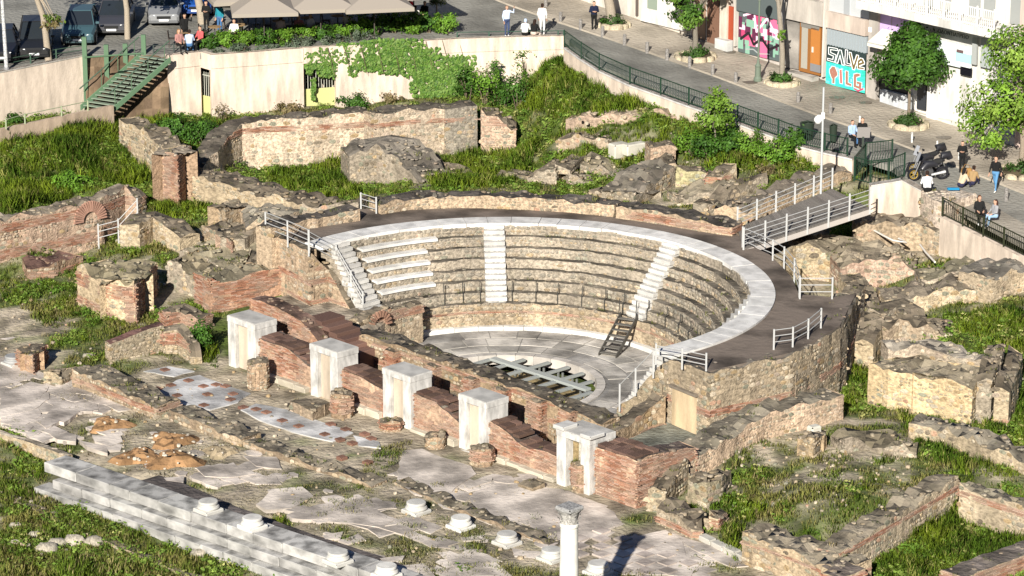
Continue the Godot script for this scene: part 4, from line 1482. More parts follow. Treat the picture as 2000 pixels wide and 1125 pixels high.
	# orange earth heaps with lime lumps
	for q in [[215, 830, 0.9, 0.28], [335, 862, 1.0, 0.3], [270, 893, 1.0, 0.3], [340, 900, 1.1, 0.35], [430, 885, 0.7, 0.3]]:
		var c0 := W(q[0], q[1], 0.0)
		var hp := thing("excavation_heap", ["heap of orange clay and white lime lumps on the paving", "pale lime boulder heap beside the orange clay"][1 if q[0] == 430 else 0], "heap", Vector3(c0.x, 0, c0.z), 0.0, "clay heaps left by the digging")
		var hm := MB.new()
		var rings := 5
		for r in rings:
			for s in 14:
				var f0 := float(r) / rings
				var f1 := float(r + 1) / rings
				var pq := []
				for e in [[f0, s], [f0, s + 1], [f1, s + 1], [f1, s]]:
					var an: float = TAU * e[1] / 14.0
					var rr: float = q[2] * e[0] * (1.0 + 0.3 * sin(an * 3.0 + q[0]))
					pq.append(Vector3(cos(an) * rr, q[3] * (1.0 - e[0] * e[0]) + 0.06 * noise.get_noise_2d(cos(an) * rr * 30.0 + q[0], sin(an) * rr * 30.0) * 2.0 - 0.02, sin(an) * rr))
				hm.quad(pq[0], pq[1], pq[2], pq[3], shade(Color(0.42, 0.245, 0.12) if q[0] != 430 else Color(0.5, 0.4, 0.26), 0.75, 1.2), Vector3.UP)
		part("clay", hm, M.earth, hp)
		for k in 15:
			var an := rnd(0, TAU)
			var rr: float = q[2] * sqrt(rng.randf()) * 1.05
			var sz := rnd(0.06, 0.2)
			var mb := MB.new()
			var p0 := Vector3(cos(an) * rr, maxf(0.0, q[3] * (1.0 - rr * rr / (q[2] * q[2]))) - 0.02, sin(an) * rr)
			put_stone(mb, p0, Vector3(sz, 0, 0).rotated(Vector3.UP, an), Vector3(0, 0, -sz * rnd(0.6, 1.0)).rotated(Vector3.UP, an), Vector3(0, sz * 0.35, 0), shade(Color(0.68, 0.6, 0.48), 0.8, 1.1))
			part("lime_lump", mb, M.stone, hp)
	for q in [[92, 1075, 0.42], [113, 1065, 0.4], [147, 1060, 0.42], [183, 1062, 0.4], [32, 1030, 0.3], [68, 1045, 0.24], [105, 1005, 0.22], [30, 1060, 0.2], [390, 1085, 0.35], [445, 1095, 0.3], [172, 697, 0.25], [110, 737, 0.35]]:
		var c0 := G(q[0], q[1])
		var mb := MB.new()
		var w: float = q[2]
		put_stone(mb, Vector3.ZERO, Vector3(w * 2.0, 0, 0), Vector3(0, 0, -w * 1.3), Vector3(0, w * 0.85, 0), shade(Color(0.55, 0.49, 0.39), 0.85, 1.1))
		var o := part("boulder", mb, M.stone, self)
		o.position = c0 - Vector3(0, 0.05, 0)
		tag(o, "pale boulder lying in the grass" if q[1] > 990 else "pale loose stone block on the forum paving", "boulder", "loose pale boulders")
	# long kerb in the lower corner
	ruin("kerb_wall", "thin stone kerb line running through the lower grass", [[-30, 955, -0.75], [60, 990, -0.75], [140, 1032, -0.8], [250, 1075, -0.85], [400, 1140, -0.9]], 0.35, -1.3, {"rough": 0.05, "size": 0.14, "cap": Color(0.24, 0.2, 0.15), "category": "kerb"})
	ruin("kerb_wall", "pale kerb stones at the edge of the forum paving", [[-20, 840, 0.12], [60, 865, 0.12], [130, 890, 0.12]], 0.3, -0.4, {"rough": 0.03, "size": 0.2, "cap": Color(0.42, 0.36, 0.28), "category": "kerb"})


func make_ruins() -> void:
	var cream := Color(0.50, 0.42, 0.30)
	var pink := Color(0.50, 0.38, 0.29)
	var grey := Color(0.35, 0.31, 0.25)
	var dark := Color(0.14, 0.12, 0.095)
	# --- left of the theatre
	var t := ruin("ruined_wall", "long pinkish rubble wall with brick bands and a blocked brick arch below the grass slope", [[-40, 437, 2.7], [0, 430, 2.7], [100, 410, 2.7], [195, 390, 2.75], [243, 366, 2.9], [268, 388, 2.4]], 0.9, -0.1, {"mortar": pink, "bands": [[2.05, 2.5], [0.75, 1.25]], "brick_cover": 0.25, "cap": Color(0.25, 0.21, 0.16), "rough": 0.2})
	var cen := W(100, 410, 2.7).lerp(W(195, 390, 2.75), 0.78)
	cen.y = 1.85
	var ax := (W(195, 390, 2.7) - W(100, 410, 2.7))
	ax.y = 0.0
	ax = ax.normalized()
	var outw := Vector3(-ax.z, 0, ax.x)
	for k in 21:
		var an := PI * k / 20.0
		var dirr := ax * cos(an) + Vector3.UP * sin(an)
		var tang := -ax * sin(an) + Vector3.UP * cos(an)
		var mb := MB.new()
		mb.box(cen + dirr * 0.42 - tang * 0.035 - outw * 0.02 - t.position, dirr * 0.52, tang * 0.07, outw * 0.12, shade(Color(0.52, 0.30, 0.22), 0.8, 1.15))
		part("arch_brick", mb, M.brick, t)
	ruin("ruined_wall", "dark brown flat-topped brick pile at the foot of the arch wall", [[52, 520, 0.9], [105, 512, 1.0], [162, 502, 0.8]], 1.6, -0.1, {"cap": Color(0.17, 0.10, 0.08), "bands": [[0.1, 0.6]], "mortar": Color(0.34, 0.24, 0.17), "rough": 0.2})
	ruin("ruined_pier", "massive cream masonry block with one brick-faced side and a weedy top", [[150, 520, 2.05], [205, 543, 2.1], [262, 556, 2.05], [305, 506, 2.15]], 1.7, -0.1, {"mortar": Color(0.56, 0.46, 0.32), "bands": [[1.2, 1.9], [0.35, 0.7]], "cover": 0.55, "cap": Color(0.27, 0.23, 0.15), "rough": 0.3, "category": "pier", "brick_cover": 0.12})
	ruin("ruined_pier", "narrow brick-faced slab on the side of the cream block", [[265, 560, 1.95], [304, 512, 2.0]], 0.5, -0.1, {"brick": true, "category": "pier", "mortar": pink})
	ruin("ruined_wall", "sloping earthy rubble mound behind the cream block", [[326, 512, 1.75], [362, 528, 1.6], [402, 548, 1.5]], 1.8, -0.1, {"rough": 0.35, "mortar": grey, "cap": Color(0.25, 0.21, 0.14)})
	ruin("ruined_wall", "brick wall with a rough earthy top beside the side passage", [[408, 552, 1.75], [470, 536, 1.9], [548, 522, 1.9]], 1.5, -0.1, {"brick": true, "brick_cover": 0.2, "mortar": Color(0.46, 0.30, 0.21), "rough": 0.3, "cap": Color(0.23, 0.2, 0.14)})
	ruin("ruined_wall", "short brick stub below the brick wall of the side passage", [[325, 612, 0.95], [352, 606, 1.0], [390, 622, 0.8]], 0.9, -0.1, {"brick": true, "mortar": pink, "rough": 0.2})
	ruin("ruined_wall", "cream rubble stub beside the small metal stair rail", [[272, 440, 2.1], [298, 426, 2.15], [352, 460, 1.8]], 1.1, 0.4, {"mortar": cream, "rough": 0.2})
	ruin("ruined_pier", "square rubble stump with one brick edge behind the brick pier", [[416, 398, 2.5], [440, 412, 2.6], [480, 402, 2.5]], 1.3, 0.6, {"mortar": Color(0.45, 0.36, 0.25), "category": "pier", "rough": 0.25})
	ruin("ruined_pier", "leaning brick pier with a broken mossy head", [[438, 462, 2.2], [452, 466, 2.3], [478, 446, 2.3]], 0.9, 0.4, {"brick": true, "category": "pier", "rough": 0.3, "mortar": pink})
	ruin("ruined_wall", "mixed rubble and brick mass below the left walkway railing", [[480, 512, 1.9], [520, 500, 2.2], [562, 508, 2.3], [590, 545, 1.4]], 2.2, 0.0, {"rough": 0.4, "mortar": Color(0.42, 0.33, 0.23), "bands": [[0.9, 1.3]]})
	ruin("ruined_wall", "grey-green rubble wall running from the brick pier toward the walkway", [[478, 470, 2.2], [500, 452, 2.4], [518, 455, 2.5]], 1.6, 0.6, {"rough": 0.35, "mortar": grey})
	ruin("ruined_wall", "thick diagonal wall from the green stair down to the brick pier", [[232, 232, 4.3], [280, 254, 4.2], [318, 290, 4.0]], 1.2, 2.0, {"mortar": cream, "rough": 0.2})
	ruin("ruined_pier", "tall stepped brick pier beside the bushes", [[315, 296, 3.95], [346, 304, 4.0], [372, 286, 3.9]], 1.4, 1.0, {"brick": true, "brick_cover": 0.5, "mortar": Color(0.55, 0.40, 0.28), "category": "pier", "cap": Color(0.35, 0.29, 0.22)})
	ruin("ruined_wall", "low diagonal rubble wall between the two patches of tall grass", [[374, 342, 2.7], [430, 356, 2.6], [500, 378, 2.5], [590, 398, 2.4]], 2.0, 0.6, {"mortar": cream, "rough": 0.25})
	ruin("ruined_wall", "broad crumbling bank of rubble between the stumps and the brick passage wall", [[350, 486, 1.75], [400, 508, 1.65], [440, 530, 1.5], [478, 524, 1.6]], 3.0, 0.0, {"rough": 0.32, "mortar": grey, "cap": Color(0.3, 0.26, 0.18), "weeds": 3.0})
	ruin("ruined_wall", "low earthy rubble shelf beside the leaning brick pier", [[395, 440, 1.9], [420, 452, 1.9], [440, 480, 1.7]], 1.8, 0.2, {"rough": 0.3, "mortar": Color(0.44, 0.35, 0.25), "weeds": 3.0})
	ruin("ruined_wall", "stony slope rising to the parapet behind the left railing", [[480, 440, 2.7], [525, 430, 2.9], [590, 412, 2.9]], 2.2, 0.6, {"rough": 0.3, "mortar": Color(0.46, 0.38, 0.28), "cap": Color(0.26, 0.23, 0.18)})
	ruin("ruined_wall", "grassy earth shelf in front of the toppled masonry lump", [[590, 398, 2.5], [650, 402, 2.6], [700, 398, 2.8]], 1.4, 0.6, {"rough": 0.25, "mortar": grey, "weeds": 4.0})
	# --- behind the theatre
	ruin("ruined_wall", "high cream wall with a brick band under the plastered terrace", [[396, 325, 2.3], [425, 295, 2.8], [447, 264, 3.1], [472, 242, 3.4], [520, 234, 3.5], [600, 228, 3.6], [722, 217, 3.7]], 1.2, 0.6, {"mortar": Color(0.56, 0.475, 0.37), "bands": [[2.85, 3.12]], "cover": 0.62, "cap": dark})
	ruin("ruined_wall", "high cream wall section with a brick band, right of the vertical crack", [[730, 224, 3.8], [800, 216, 3.8], [868, 210, 3.85]], 1.4, 0.6, {"mortar": Color(0.54, 0.46, 0.36), "bands": [[3.05, 3.3]], "cover": 0.6, "cap": dark})
	ruin("ruined_wall", "dark grey plastered end section of the high wall", [[869, 211, 3.85], [932, 205, 3.9]], 1.4, 0.6, {"mortar": Color(0.27, 0.25, 0.21), "bands": [[3.05, 3.3]], "cap": dark, "bias": 1.0})
	ruin("ruined_pier", "broken brick and rubble pier ending the high wall", [[939, 216, 3.8], [972, 228, 3.5], [1008, 250, 2.9]], 1.2, 0.6, {"mortar": pink, "bands": [[3.0, 3.4]], "category": "pier", "rough": 0.3})
	ruin("fallen_masonry", "large toppled lump of masonry lying in tall grass", [[682, 302, 2.7], [735, 284, 3.1], [778, 312, 2.7], [830, 374, 1.4]], 2.4, 0.3, {"rough": 0.5, "mortar": grey, "cap": Color(0.24, 0.21, 0.17), "category": "rubble"})
	ruin("fallen_masonry", "narrow slab of masonry behind the toppled lump", [[836, 322, 1.9], [868, 352, 1.3], [880, 370, 1.1]], 0.8, 0.3, {"rough": 0.3, "mortar": grey, "category": "rubble"})
	ruin("fallen_masonry", "rounded masonry boulder against the outer theatre wall", [[905, 360, 1.75], [938, 366, 1.95], [970, 370, 1.6]], 1.0, 0.3, {"rough": 0.3, "mortar": grey, "category": "rubble"})
	ruin("ruined_pier", "masonry stump left of the dark narrow slot", [[1030, 338, 2.7], [1060, 330, 3.0], [1087, 328, 3.1]], 1.8, 0.3, {"rough": 0.3, "mortar": grey, "category": "pier", "bands": [[1.6, 1.9]]})
	ruin("ruined_pier", "lower masonry stump right of the dark narrow slot", [[1111, 340, 2.8], [1135, 342, 2.7], [1160, 352, 2.4]], 1.4, 0.3, {"rough": 0.3, "mortar": grey, "category": "pier"})
	ruin("ruined_vault", "low masonry vault over the dark narrow slot", [[1084, 326, 3.1], [1114, 332, 3.0]], 3.2, 2.75, {"mortar": grey, "rough": 0.25, "category": "vault"})
	ruin("ruined_wall", "slanting grey masonry wedge with a steep rubble face", [[1185, 362, 2.9], [1240, 382, 2.8], [1280, 350, 3.15], [1318, 322, 3.5]], 2.0, 0.8, {"rough": 0.35, "mortar": grey, "cap": Color(0.2, 0.175, 0.14)})
	ruin("ruined_wall", "pale mossy wall face beside the grey wedge", [[1320, 326, 3.5], [1352, 332, 3.4], [1380, 340, 3.2]], 0.8, 0.8, {"mortar": Color(0.46, 0.43, 0.26), "cover": 0.6})
	ruin("ruined_wall", "curved reddish rubble remnant in the grass by the wedge", [[1378, 346, 3.4], [1410, 340, 3.6], [1438, 326, 3.8]], 0.9, 0.8, {"bands": [[3.0, 3.5]], "rough": 0.3})
	ruin("ruined_wall", "square pinkish masonry stump below the sapling", [[1271, 288, 3.9], [1320, 286, 3.9]], 1.4, 2.0, {"mortar": Color(0.52, 0.40, 0.30), "cover": 0.4})
	ruin("rubble_heap", "long low bank of pale pink rubble under the green slope", [[1105, 230, 3.75], [1160, 228, 4.05], [1220, 222, 4.35], [1290, 218, 4.6], [1330, 222, 4.6]], 1.8, 2.6, {"rough": 0.4, "mortar": Color(0.46, 0.36, 0.28), "size": 0.24, "category": "rubble", "cap": Color(0.38, 0.3, 0.22), "top_stones": 7.0})
	ruin("ruined_wall", "long rubble wall with a dark top beside the footbridge", [[1395, 410, 3.2], [1470, 404, 3.5], [1540, 376, 3.6], [1600, 352, 3.85], [1664, 330, 4.1]], 1.4, 1.0, {"mortar": Color(0.48, 0.38, 0.27), "rough": 0.3, "cap": Color(0.2, 0.17, 0.135)})
	ruin("ruined_wall", "low crumbling ledge below the long wall by the footbridge", [[1380, 402, 3.1], [1430, 374, 3.4], [1478, 350, 3.7], [1500, 345, 3.8]], 0.8, 0.8, {"rough": 0.3, "mortar": grey})
	ruin("ruined_wall", "broken rubble shelf below the square pinkish stump", [[1240, 335, 3.0], [1275, 325, 3.3], [1320, 312, 3.6]], 1.2, 1.2, {"rough": 0.3, "mortar": Color(0.44, 0.36, 0.27), "weeds": 2.0})
	ruin("ruined_wall", "stony earth ridge between the wedge and the long wall", [[1330, 385, 2.8], [1385, 372, 3.0], [1440, 355, 3.4]], 1.8, 1.0, {"rough": 0.32, "mortar": grey, "cap": Color(0.33, 0.28, 0.2), "weeds": 2.5})
	ruin("ruined_wall", "low rubble shoulder beside the dark slot", [[1125, 318, 2.9], [1165, 322, 2.8], [1190, 335, 2.6]], 1.6, 1.0, {"rough": 0.32, "mortar": grey, "cap": Color(0.34, 0.29, 0.2), "weeds": 2.0})
	ruin("ruined_wall", "low rubble mound in tall grass left of the masonry stump", [[960, 350, 1.8], [1000, 342, 2.1], [1030, 348, 2.2]], 1.6, 0.3, {"rough": 0.32, "mortar": Color(0.40, 0.34, 0.25), "weeds": 3.0})
	ruin("ruined_wall", "crumbled wall line behind the curved parapet", [[1150, 372, 2.45], [1190, 380, 2.5], [1235, 388, 2.5]], 1.2, 0.6, {"rough": 0.32, "mortar": Color(0.42, 0.35, 0.26), "weeds": 2.0})
	ruin("ruined_wall", "broken stub of wall standing in grass below the dark grey end section", [[842, 318, 2.1], [868, 330, 1.8], [892, 352, 1.5]], 1.2, 0.3, {"rough": 0.32, "mortar": Color(0.40, 0.34, 0.25)})
	ruin("ruined_wall", "long low stony step across the grass under the rubble bank", [[1090, 270, 3.1], [1150, 268, 3.4], [1190, 275, 3.4]], 1.4, 1.5, {"rough": 0.32, "mortar": Color(0.46, 0.38, 0.29), "weeds": 3.0})
	# outer wall and walkway parapet of the theatre
	var par := {"mortar": Color(0.50, 0.40, 0.29), "cap": Color(0.115, 0.10, 0.085), "rough": 0.13, "visible": 3.3, "cover": 0.7}
	ruin("parapet_wall", "rubble parapet of the walkway, left of the little metal gate", [[530, 447, 3.75], [600, 428, 3.8], [703, 410, 3.85]], 1.1, 0.8, par)
	ruin("parapet_wall", "curved rubble parapet with dark capping round the back of the walkway", [[745, 396, 3.9], [800, 387, 3.9], [900, 383, 3.9], [1000, 386, 3.9], [1100, 391, 3.9], [1200, 401, 3.9]], 1.15, 0.8, par)
	ruin("parapet_wall", "brick-banded end of the curved parapet near the footbridge", [[1203, 403, 3.9], [1290, 415, 3.9], [1370, 429, 3.9], [1430, 444, 3.75]], 1.1, 0.8, par.merged({"bands": [[3.4, 3.75]]}, true))
	# side walls that close the seating
	ruin_at("side_wall", "left end wall of the seating falling with the marble stair", [W(512, 449, 3.3), W(560, 470, 3.3), W(603, 491, 3.3), L(-10.4, -1.15, 2.3), L(-9.4, -1.15, 1.2), L(-8.6, -1.15, 0.5)], 0.55, -0.9, {"rough": 0.1, "mortar": Color(0.46, 0.36, 0.26), "bands": [[0.8, 1.0], [1.7, 1.95]]})
	ruin_at("side_wall", "right end wall of the seating falling toward the orchestra", [L(8.0, -1.2, 0.2), L(8.9, -1.2, 1.0), L(10.0, -1.2, 2.2), L(11.3, -1.5, 3.28)], 0.6, -0.9, {"rough": 0.12, "mortar": Color(0.33, 0.28, 0.2), "size": 0.22})
	ruin_at("outer_wall", "tall curved outer wall of the theatre with brick courses above the deep trench", [L(11.3, -1.6, 3.28), W(1385, 730, 3.28), W(1465, 712, 3.28), W(1545, 694, 3.28), W(1602, 664, 3.28), W(1642, 640, 3.28), W(1664, 605, 3.28), W(1675, 577, 3.28)], 1.0, -0.1, {"rough": 0.12, "mortar": Color(0.40, 0.34, 0.25), "bands": [[1.45, 1.72]], "size": 0.22, "cap": Color(0.16, 0.14, 0.115)})
	ruin_at("outer_wall", "straight back wall of the walkway platform under the square railing", [W(1676, 574, 3.27), W(1690, 560, 3.2)], 0.8, -0.1, {"mortar": grey})
	ruin("buttress", "broad rubble buttress against the curved outer wall", [[1555, 735, 2.3], [1600, 700, 2.5], [1640, 665, 2.7], [1655, 650, 2.7]], 1.2, -0.1, {"rough": 0.4, "mortar": Color(0.3, 0.26, 0.2), "cap": Color(0.22, 0.19, 0.15), "category": "wall"})
	# right side passage
	ruin("passage_wall", "pale pinkish rubble wall along the right side passage", [[1342, 905, 1.2], [1400, 868, 1.5], [1460, 828, 1.8], [1505, 805, 1.95], [1570, 790, 2.0], [1648, 774, 2.0]], 1.3, -0.1, {"mortar": Color(0.56, 0.44, 0.33), "cover": 0.6, "size": 0.17, "cap": Color(0.24, 0.21, 0.16), "rough": 0.2})
	ruin("passage_wall", "stepped rubble wall between the orchestra and the side passage", [[1145, 848, 1.0], [1190, 856, 1.0], [1235, 826, 1.15], [1275, 796, 1.4], [1300, 776, 1.7]], 0.8, -0.8, {"mortar": Color(0.37, 0.29, 0.2), "size": 0.2, "rough": 0.14, "bands": [[0.3, 0.6]]})
	var pf := MB.new()
	var pp := PackedVector2Array()
	for q in [[1180, 862], [1300, 800], [1340, 775], [1440, 795], [1420, 830], [1345, 890], [1290, 905]]:
		var w := W(q[0], q[1], 0.55)
		pp.append(Vector2(w.x, w.z))
	pf.prism(pp, -0.3, 0.55, Color(0.245, 0.25, 0.205))
	structure("passage_floor", pf, M.earth)
	var pn := MB.new()
	var pq0 := L(11.3, -1.6, 0.4)
	var pq1 := W(1385, 730, 3.28)
	pq1.y = 0.4
	var pdir := (pq1 - pq0).normalized()
	var pa := pq0.lerp(pq1, 0.12) + Vector3(-pdir.z, 0, pdir.x) * 0.05
	pn.box(pa, (pq1 - pq0) * 0.6, Vector3(0, 1.75, 0), Vector3(pdir.z, 0, -pdir.x) * 0.12, Color(0.60, 0.47, 0.30))
	pn.box(pa + Vector3(0, 1.75, 0) - pdir * 0.1 + Vector3(-pdir.z, 0, pdir.x) * 0.12, (pq1 - pq0) * 0.6 + pdir * 0.2, Vector3(0, 0.1, 0), Vector3(pdir.z, 0, -pdir.x) * 0.3, Color(0.24, 0.2, 0.16))
	tag(part("blocked_doorway", pn, M.plaster, self), "smooth cream plastered panel closing the passage doorway", "panel")
	# --- right of the theatre
	ruin("ruined_wall", "broad rounded rubble hump beneath the footbridge", [[1512, 512, 2.3], [1555, 478, 2.8], [1600, 478, 2.8], [1640, 515, 2.1], [1662, 560, 1.4]], 2.6, 0.0, {"rough": 0.45, "mortar": Color(0.46, 0.39, 0.27), "cap": Color(0.26, 0.22, 0.16), "size": 0.24})
	ruin("ruined_wall", "curved wall lining the far side of the trench", [[1706, 668, 1.6], [1722, 640, 1.9], [1722, 600, 2.2], [1708, 565, 2.2], [1680, 535, 2.2]], 1.0, 0.0, {"rough": 0.2, "mortar": Color(0.48, 0.40, 0.28)})
	ruin("ruined_wall", "pinkish rubble ridge on the slope below the white hoses", [[1642, 515, 2.5], [1690, 500, 2.8], [1745, 508, 2.7], [1790, 522, 2.4]], 2.4, 1.0, {"rough": 0.55, "mortar": Color(0.45, 0.33, 0.26), "cap": Color(0.3, 0.25, 0.18), "size": 0.24})
	ruin("ruined_wall", "upper rubble ledge under the plastered street wall", [[1672, 440, 3.0], [1730, 432, 3.2], [1800, 440, 3.2], [1840, 460, 3.0]], 1.8, 1.8, {"rough": 0.5, "mortar": Color(0.44, 0.36, 0.26), "cap": Color(0.24, 0.2, 0.15)})
	ruin("ruined_wall", "long cream ridge of masonry across the right slope", [[1728, 590, 2.0], [1790, 575, 2.3], [1860, 562, 2.5], [1935, 555, 2.6], [1965, 570, 2.3]], 1.7, 0.6, {"rough": 0.4, "mortar": cream, "cap": Color(0.24, 0.2, 0.15)})
	ruin("ruined_wall", "masonry block with dark top at the edge of the slope", [[1938, 548, 3.0], [1975, 530, 3.2], [2010, 524, 3.2], [2060, 530, 3.1]], 2.0, 1.2, {"rough": 0.3, "mortar": Color(0.50, 0.42, 0.31), "cap": Color(0.2, 0.18, 0.15)})
	ruin("ruined_wall", "grassy rubble terrace above the long cream ridge", [[1800, 545, 2.5], [1860, 535, 2.7], [1925, 520, 2.8]], 1.5, 1.2, {"rough": 0.5, "mortar": grey, "cap": Color(0.25, 0.22, 0.15)})
	ruin("ruined_wall", "stepped ridge between the trench and the big cream block", [[1735, 640, 1.9], [1765, 625, 2.1], [1830, 648, 2.0], [1860, 650, 1.9]], 1.6, 0.4, {"rough": 0.4, "mortar": Color(0.44, 0.36, 0.27)})
	ruin("ruined_wall", "dark flat masonry slab beside the trench wall", [[1728, 612, 2.2], [1750, 598, 2.3], [1762, 640, 1.8]], 1.2, 0.4, {"rough": 0.2, "mortar": grey})
	ruin("ruined_wall", "huge cream masonry block with a smooth broad face", [[1697, 712, 2.35], [1735, 724, 2.35], [1820, 738, 2.4], [1900, 752, 2.4], [1926, 722, 2.5]], 2.6, 0.1, {"rough": 0.25, "mortar": Color(0.57, 0.46, 0.29), "cover": 0.55, "cap": Color(0.32, 0.27, 0.19), "size": 0.17})
	ruin("ruined_wall", "pale stone ledge set back on the huge cream block", [[1735, 680, 2.75], [1805, 676, 2.75], [1880, 700, 2.7], [1935, 706, 2.8]], 1.0, 1.5, {"rough": 0.2, "mortar": Color(0.5, 0.43, 0.34), "size": 0.26, "cap": Color(0.4, 0.35, 0.28)})
	ruin("ruined_wall", "cracked leaning slab split from the huge cream block", [[1938, 742, 2.5], [1955, 700, 2.8], [1962, 675, 2.8]], 0.7, 0.1, {"rough": 0.3, "mortar": grey})
	ruin("ruined_wall", "second leaning slab standing outside the cracked one", [[1972, 755, 2.3], [1990, 715, 2.4], [1998, 680, 2.5]], 0.6, 0.1, {"rough": 0.3, "mortar": cream})
	ruin("ruined_wall", "long low wall falling away below the huge cream block", [[1775, 822, 1.85], [1830, 832, 1.85], [1910, 862, 1.8], [2000, 900, 1.7], [2060, 925, 1.7]], 1.2, 0.2, {"rough": 0.3, "mortar": Color(0.46, 0.39, 0.28), "cap": Color(0.24, 0.21, 0.16)})
	ruin("ruined_pier", "small stump crowned with white stones on the mound", [[1562, 852, 1.65], [1590, 858, 1.75], [1615, 845, 1.6]], 0.8, 0.4, {"mortar": Color(0.48, 0.38, 0.25), "rough": 0.2, "category": "pier", "top_stones": 6.0})
	ruin("ruined_wall", "half-buried rubble remnant on the mound", [[1650, 868, 1.45], [1690, 856, 1.6], [1740, 872, 1.5], [1790, 880, 1.4]], 1.3, 0.5, {"rough": 0.5, "mortar": grey, "cap": Color(0.26, 0.22, 0.15)})
	ruin("ruined_wall", "rough rubble stub standing in grass near the stage corner", [[1344, 935, 1.15], [1380, 945, 1.25], [1412, 935, 1.2], [1428, 918, 1.1]], 1.1, -0.1, {"rough": 0.35, "mortar": Color(0.38, 0.34, 0.24)})
	ruin("ruined_wall", "ragged rubble bank leaning on the stage corner", [[1300, 960, 0.9], [1322, 925, 1.2], [1345, 900, 1.4]], 0.7, -0.1, {"rough": 0.4, "mortar": Color(0.42, 0.36, 0.26)})
	ruin("ruined_wall", "low rubble foot with marble kerb beside the stage corner", [[1283, 985, 0.8], [1310, 1000, 0.7], [1350, 1030, 0.5], [1372, 1030, 0.5]], 1.0, -0.1, {"rough": 0.35, "mortar": Color(0.42, 0.36, 0.27), "bands": [[0.1, 0.35]]})
	ruin("ruined_wall", "small reddish brick lump lying in the grass", [[1385, 1010, 0.6], [1405, 1008, 0.7], [1420, 998, 0.6]], 0.5, 0.0, {"brick": true, "rough": 0.2})
	var kb := thing("kerb_line", "row of pale marble kerb blocks along the edge of the paving", "kerb", W(1390, 1050, 0))
	for k in 5:
		var a := W(1340 + k * 24.0, 1032 + k * 12.0, 0.25)
		var b := W(1362 + k * 24.0, 1043 + k * 12.0, 0.25)
		var mb := MB.new()
		mb.box(Vector3(a.x, -0.1, a.z) - kb.position, Vector3(b.x - a.x, 0, b.z - a.z), Vector3(0, 0.33 + rnd(-0.03, 0.03), 0), Vector3(0.28, 0, -0.25), shade(Color(0.58, 0.55, 0.48), 0.85, 1.1), 0.03)
		part("kerb_block", mb, M.marble, kb)
	# walled court in the corner
	ruin("court_wall", "front wall of the grassy court, pale rubble on a brick course", [[1450, 1042, 1.2], [1490, 1055, 1.2], [1560, 1080, 1.2], [1620, 1108, 1.15], [1640, 1116, 1.15]], 1.6, -0.1, {"mortar": Color(0.54, 0.44, 0.31), "bands": [[0.75, 0.95]], "rough": 0.25, "cap": Color(0.27, 0.23, 0.17)})
	ruin("court_wall", "side wall of the grassy court with a pink brick course", [[1640, 1078, 1.3], [1700, 1040, 1.4], [1760, 1002, 1.45], [1820, 965, 1.5], [1872, 930, 1.6]], 1.0, -0.1, {"mortar": Color(0.50, 0.43, 0.32), "bands": [[1.0, 1.25]], "rough": 0.2, "cap": Color(0.27, 0.23, 0.17)})
	ruin("court_wall", "back wall of the grassy court with a pink brick course and low arch", [[1874, 950, 1.5], [1920, 966, 1.5], [2000, 992, 1.5], [2080, 1020, 1.5]], 1.0, -0.1, {"mortar": Color(0.50, 0.43, 0.32), "bands": [[1.1, 1.35]], "rough": 0.2, "cap": Color(0.3, 0.26, 0.19)})
	ruin("court_wall", "flat dark-topped brick wall at the near corner of the court", [[1880, 1128, 0.8], [1940, 1105, 0.8], [2010, 1080, 0.8], [2080, 1055, 0.8]], 1.0, -0.1, {"brick": true, "rough": 0.06, "cap": Color(0.2, 0.17, 0.145)})
	ruin("court_wall", "dark tiled end of the court's front wall", [[1606, 1120, 1.2], [1640, 1128, 1.2], [1690, 1112, 1.2]], 1.2, -0.1, {"brick": true, "rough": 0.06, "cap": Color(0.2, 0.165, 0.14)})
	# fallen marble blocks behind the theatre
	for q in [[1208, 302, 3.0, 0.9, 0.65, 0.75, "pale marble block standing upright in the weeds"], [1240, 296, 3.2, 1.3, 0.5, 0.6, "long pale marble block lying in the weeds"], [1590, 838, 1.75, 0.5, 0.4, 0.3, "white stone block set on the mound's small stump"]]:
		var c0 := W(q[0], q[1], q[2] - 0.1)
		var mb := MB.new()
		mb.box(Vector3(-q[3] * 0.5, 0, -q[4] * 0.5), Vector3(q[3], 0, 0), Vector3(0, q[5], 0), Vector3(0, 0, q[4]), Color(0.58, 0.55, 0.47), 0.06)
		var o := part("marble_block", mb, M.marble, self)
		o.position = c0 - Vector3(0, 0.15, 0)
		o.rotation.y = 0.6
		tag(o, q[6], "block")
	# loose stones over the dig
	var ls := MB.new()
	for area in [[1400, 840, 1800, 1000, 240], [1640, 430, 1960, 600, 260], [1100, 200, 1500, 380, 110], [0, 540, 420, 720, 120], [0, 720, 700, 900, 240], [500, 940, 1100, 1110, 150], [0, 900, 260, 1110, 90], [1290, 980, 1460, 1110, 60], [400, 430, 560, 560, 80], [540, 560, 720, 640, 50]]:
		for k in area[4]:
			var p := G(rnd(area[0], area[2]), rnd(area[1], area[3]))
			var s := rnd(0.05, 0.2) * rnd(0.6, 1.2)
			var cl: Array = RUBBLE[pick_color()]
			var an := rnd(0, PI)
			put_stone(ls, p, Vector3(cos(an), 0, sin(an)) * s, Vector3(sin(an), 0, -cos(an)) * s * 0.8, Vector3(0, s * 0.5, 0), Color(cl[0], cl[1], cl[2]))
	tag(part("loose_stones", ls, M.stone, self), "small loose stones scattered over the bare ground of the dig", "stones", "", "stuff")


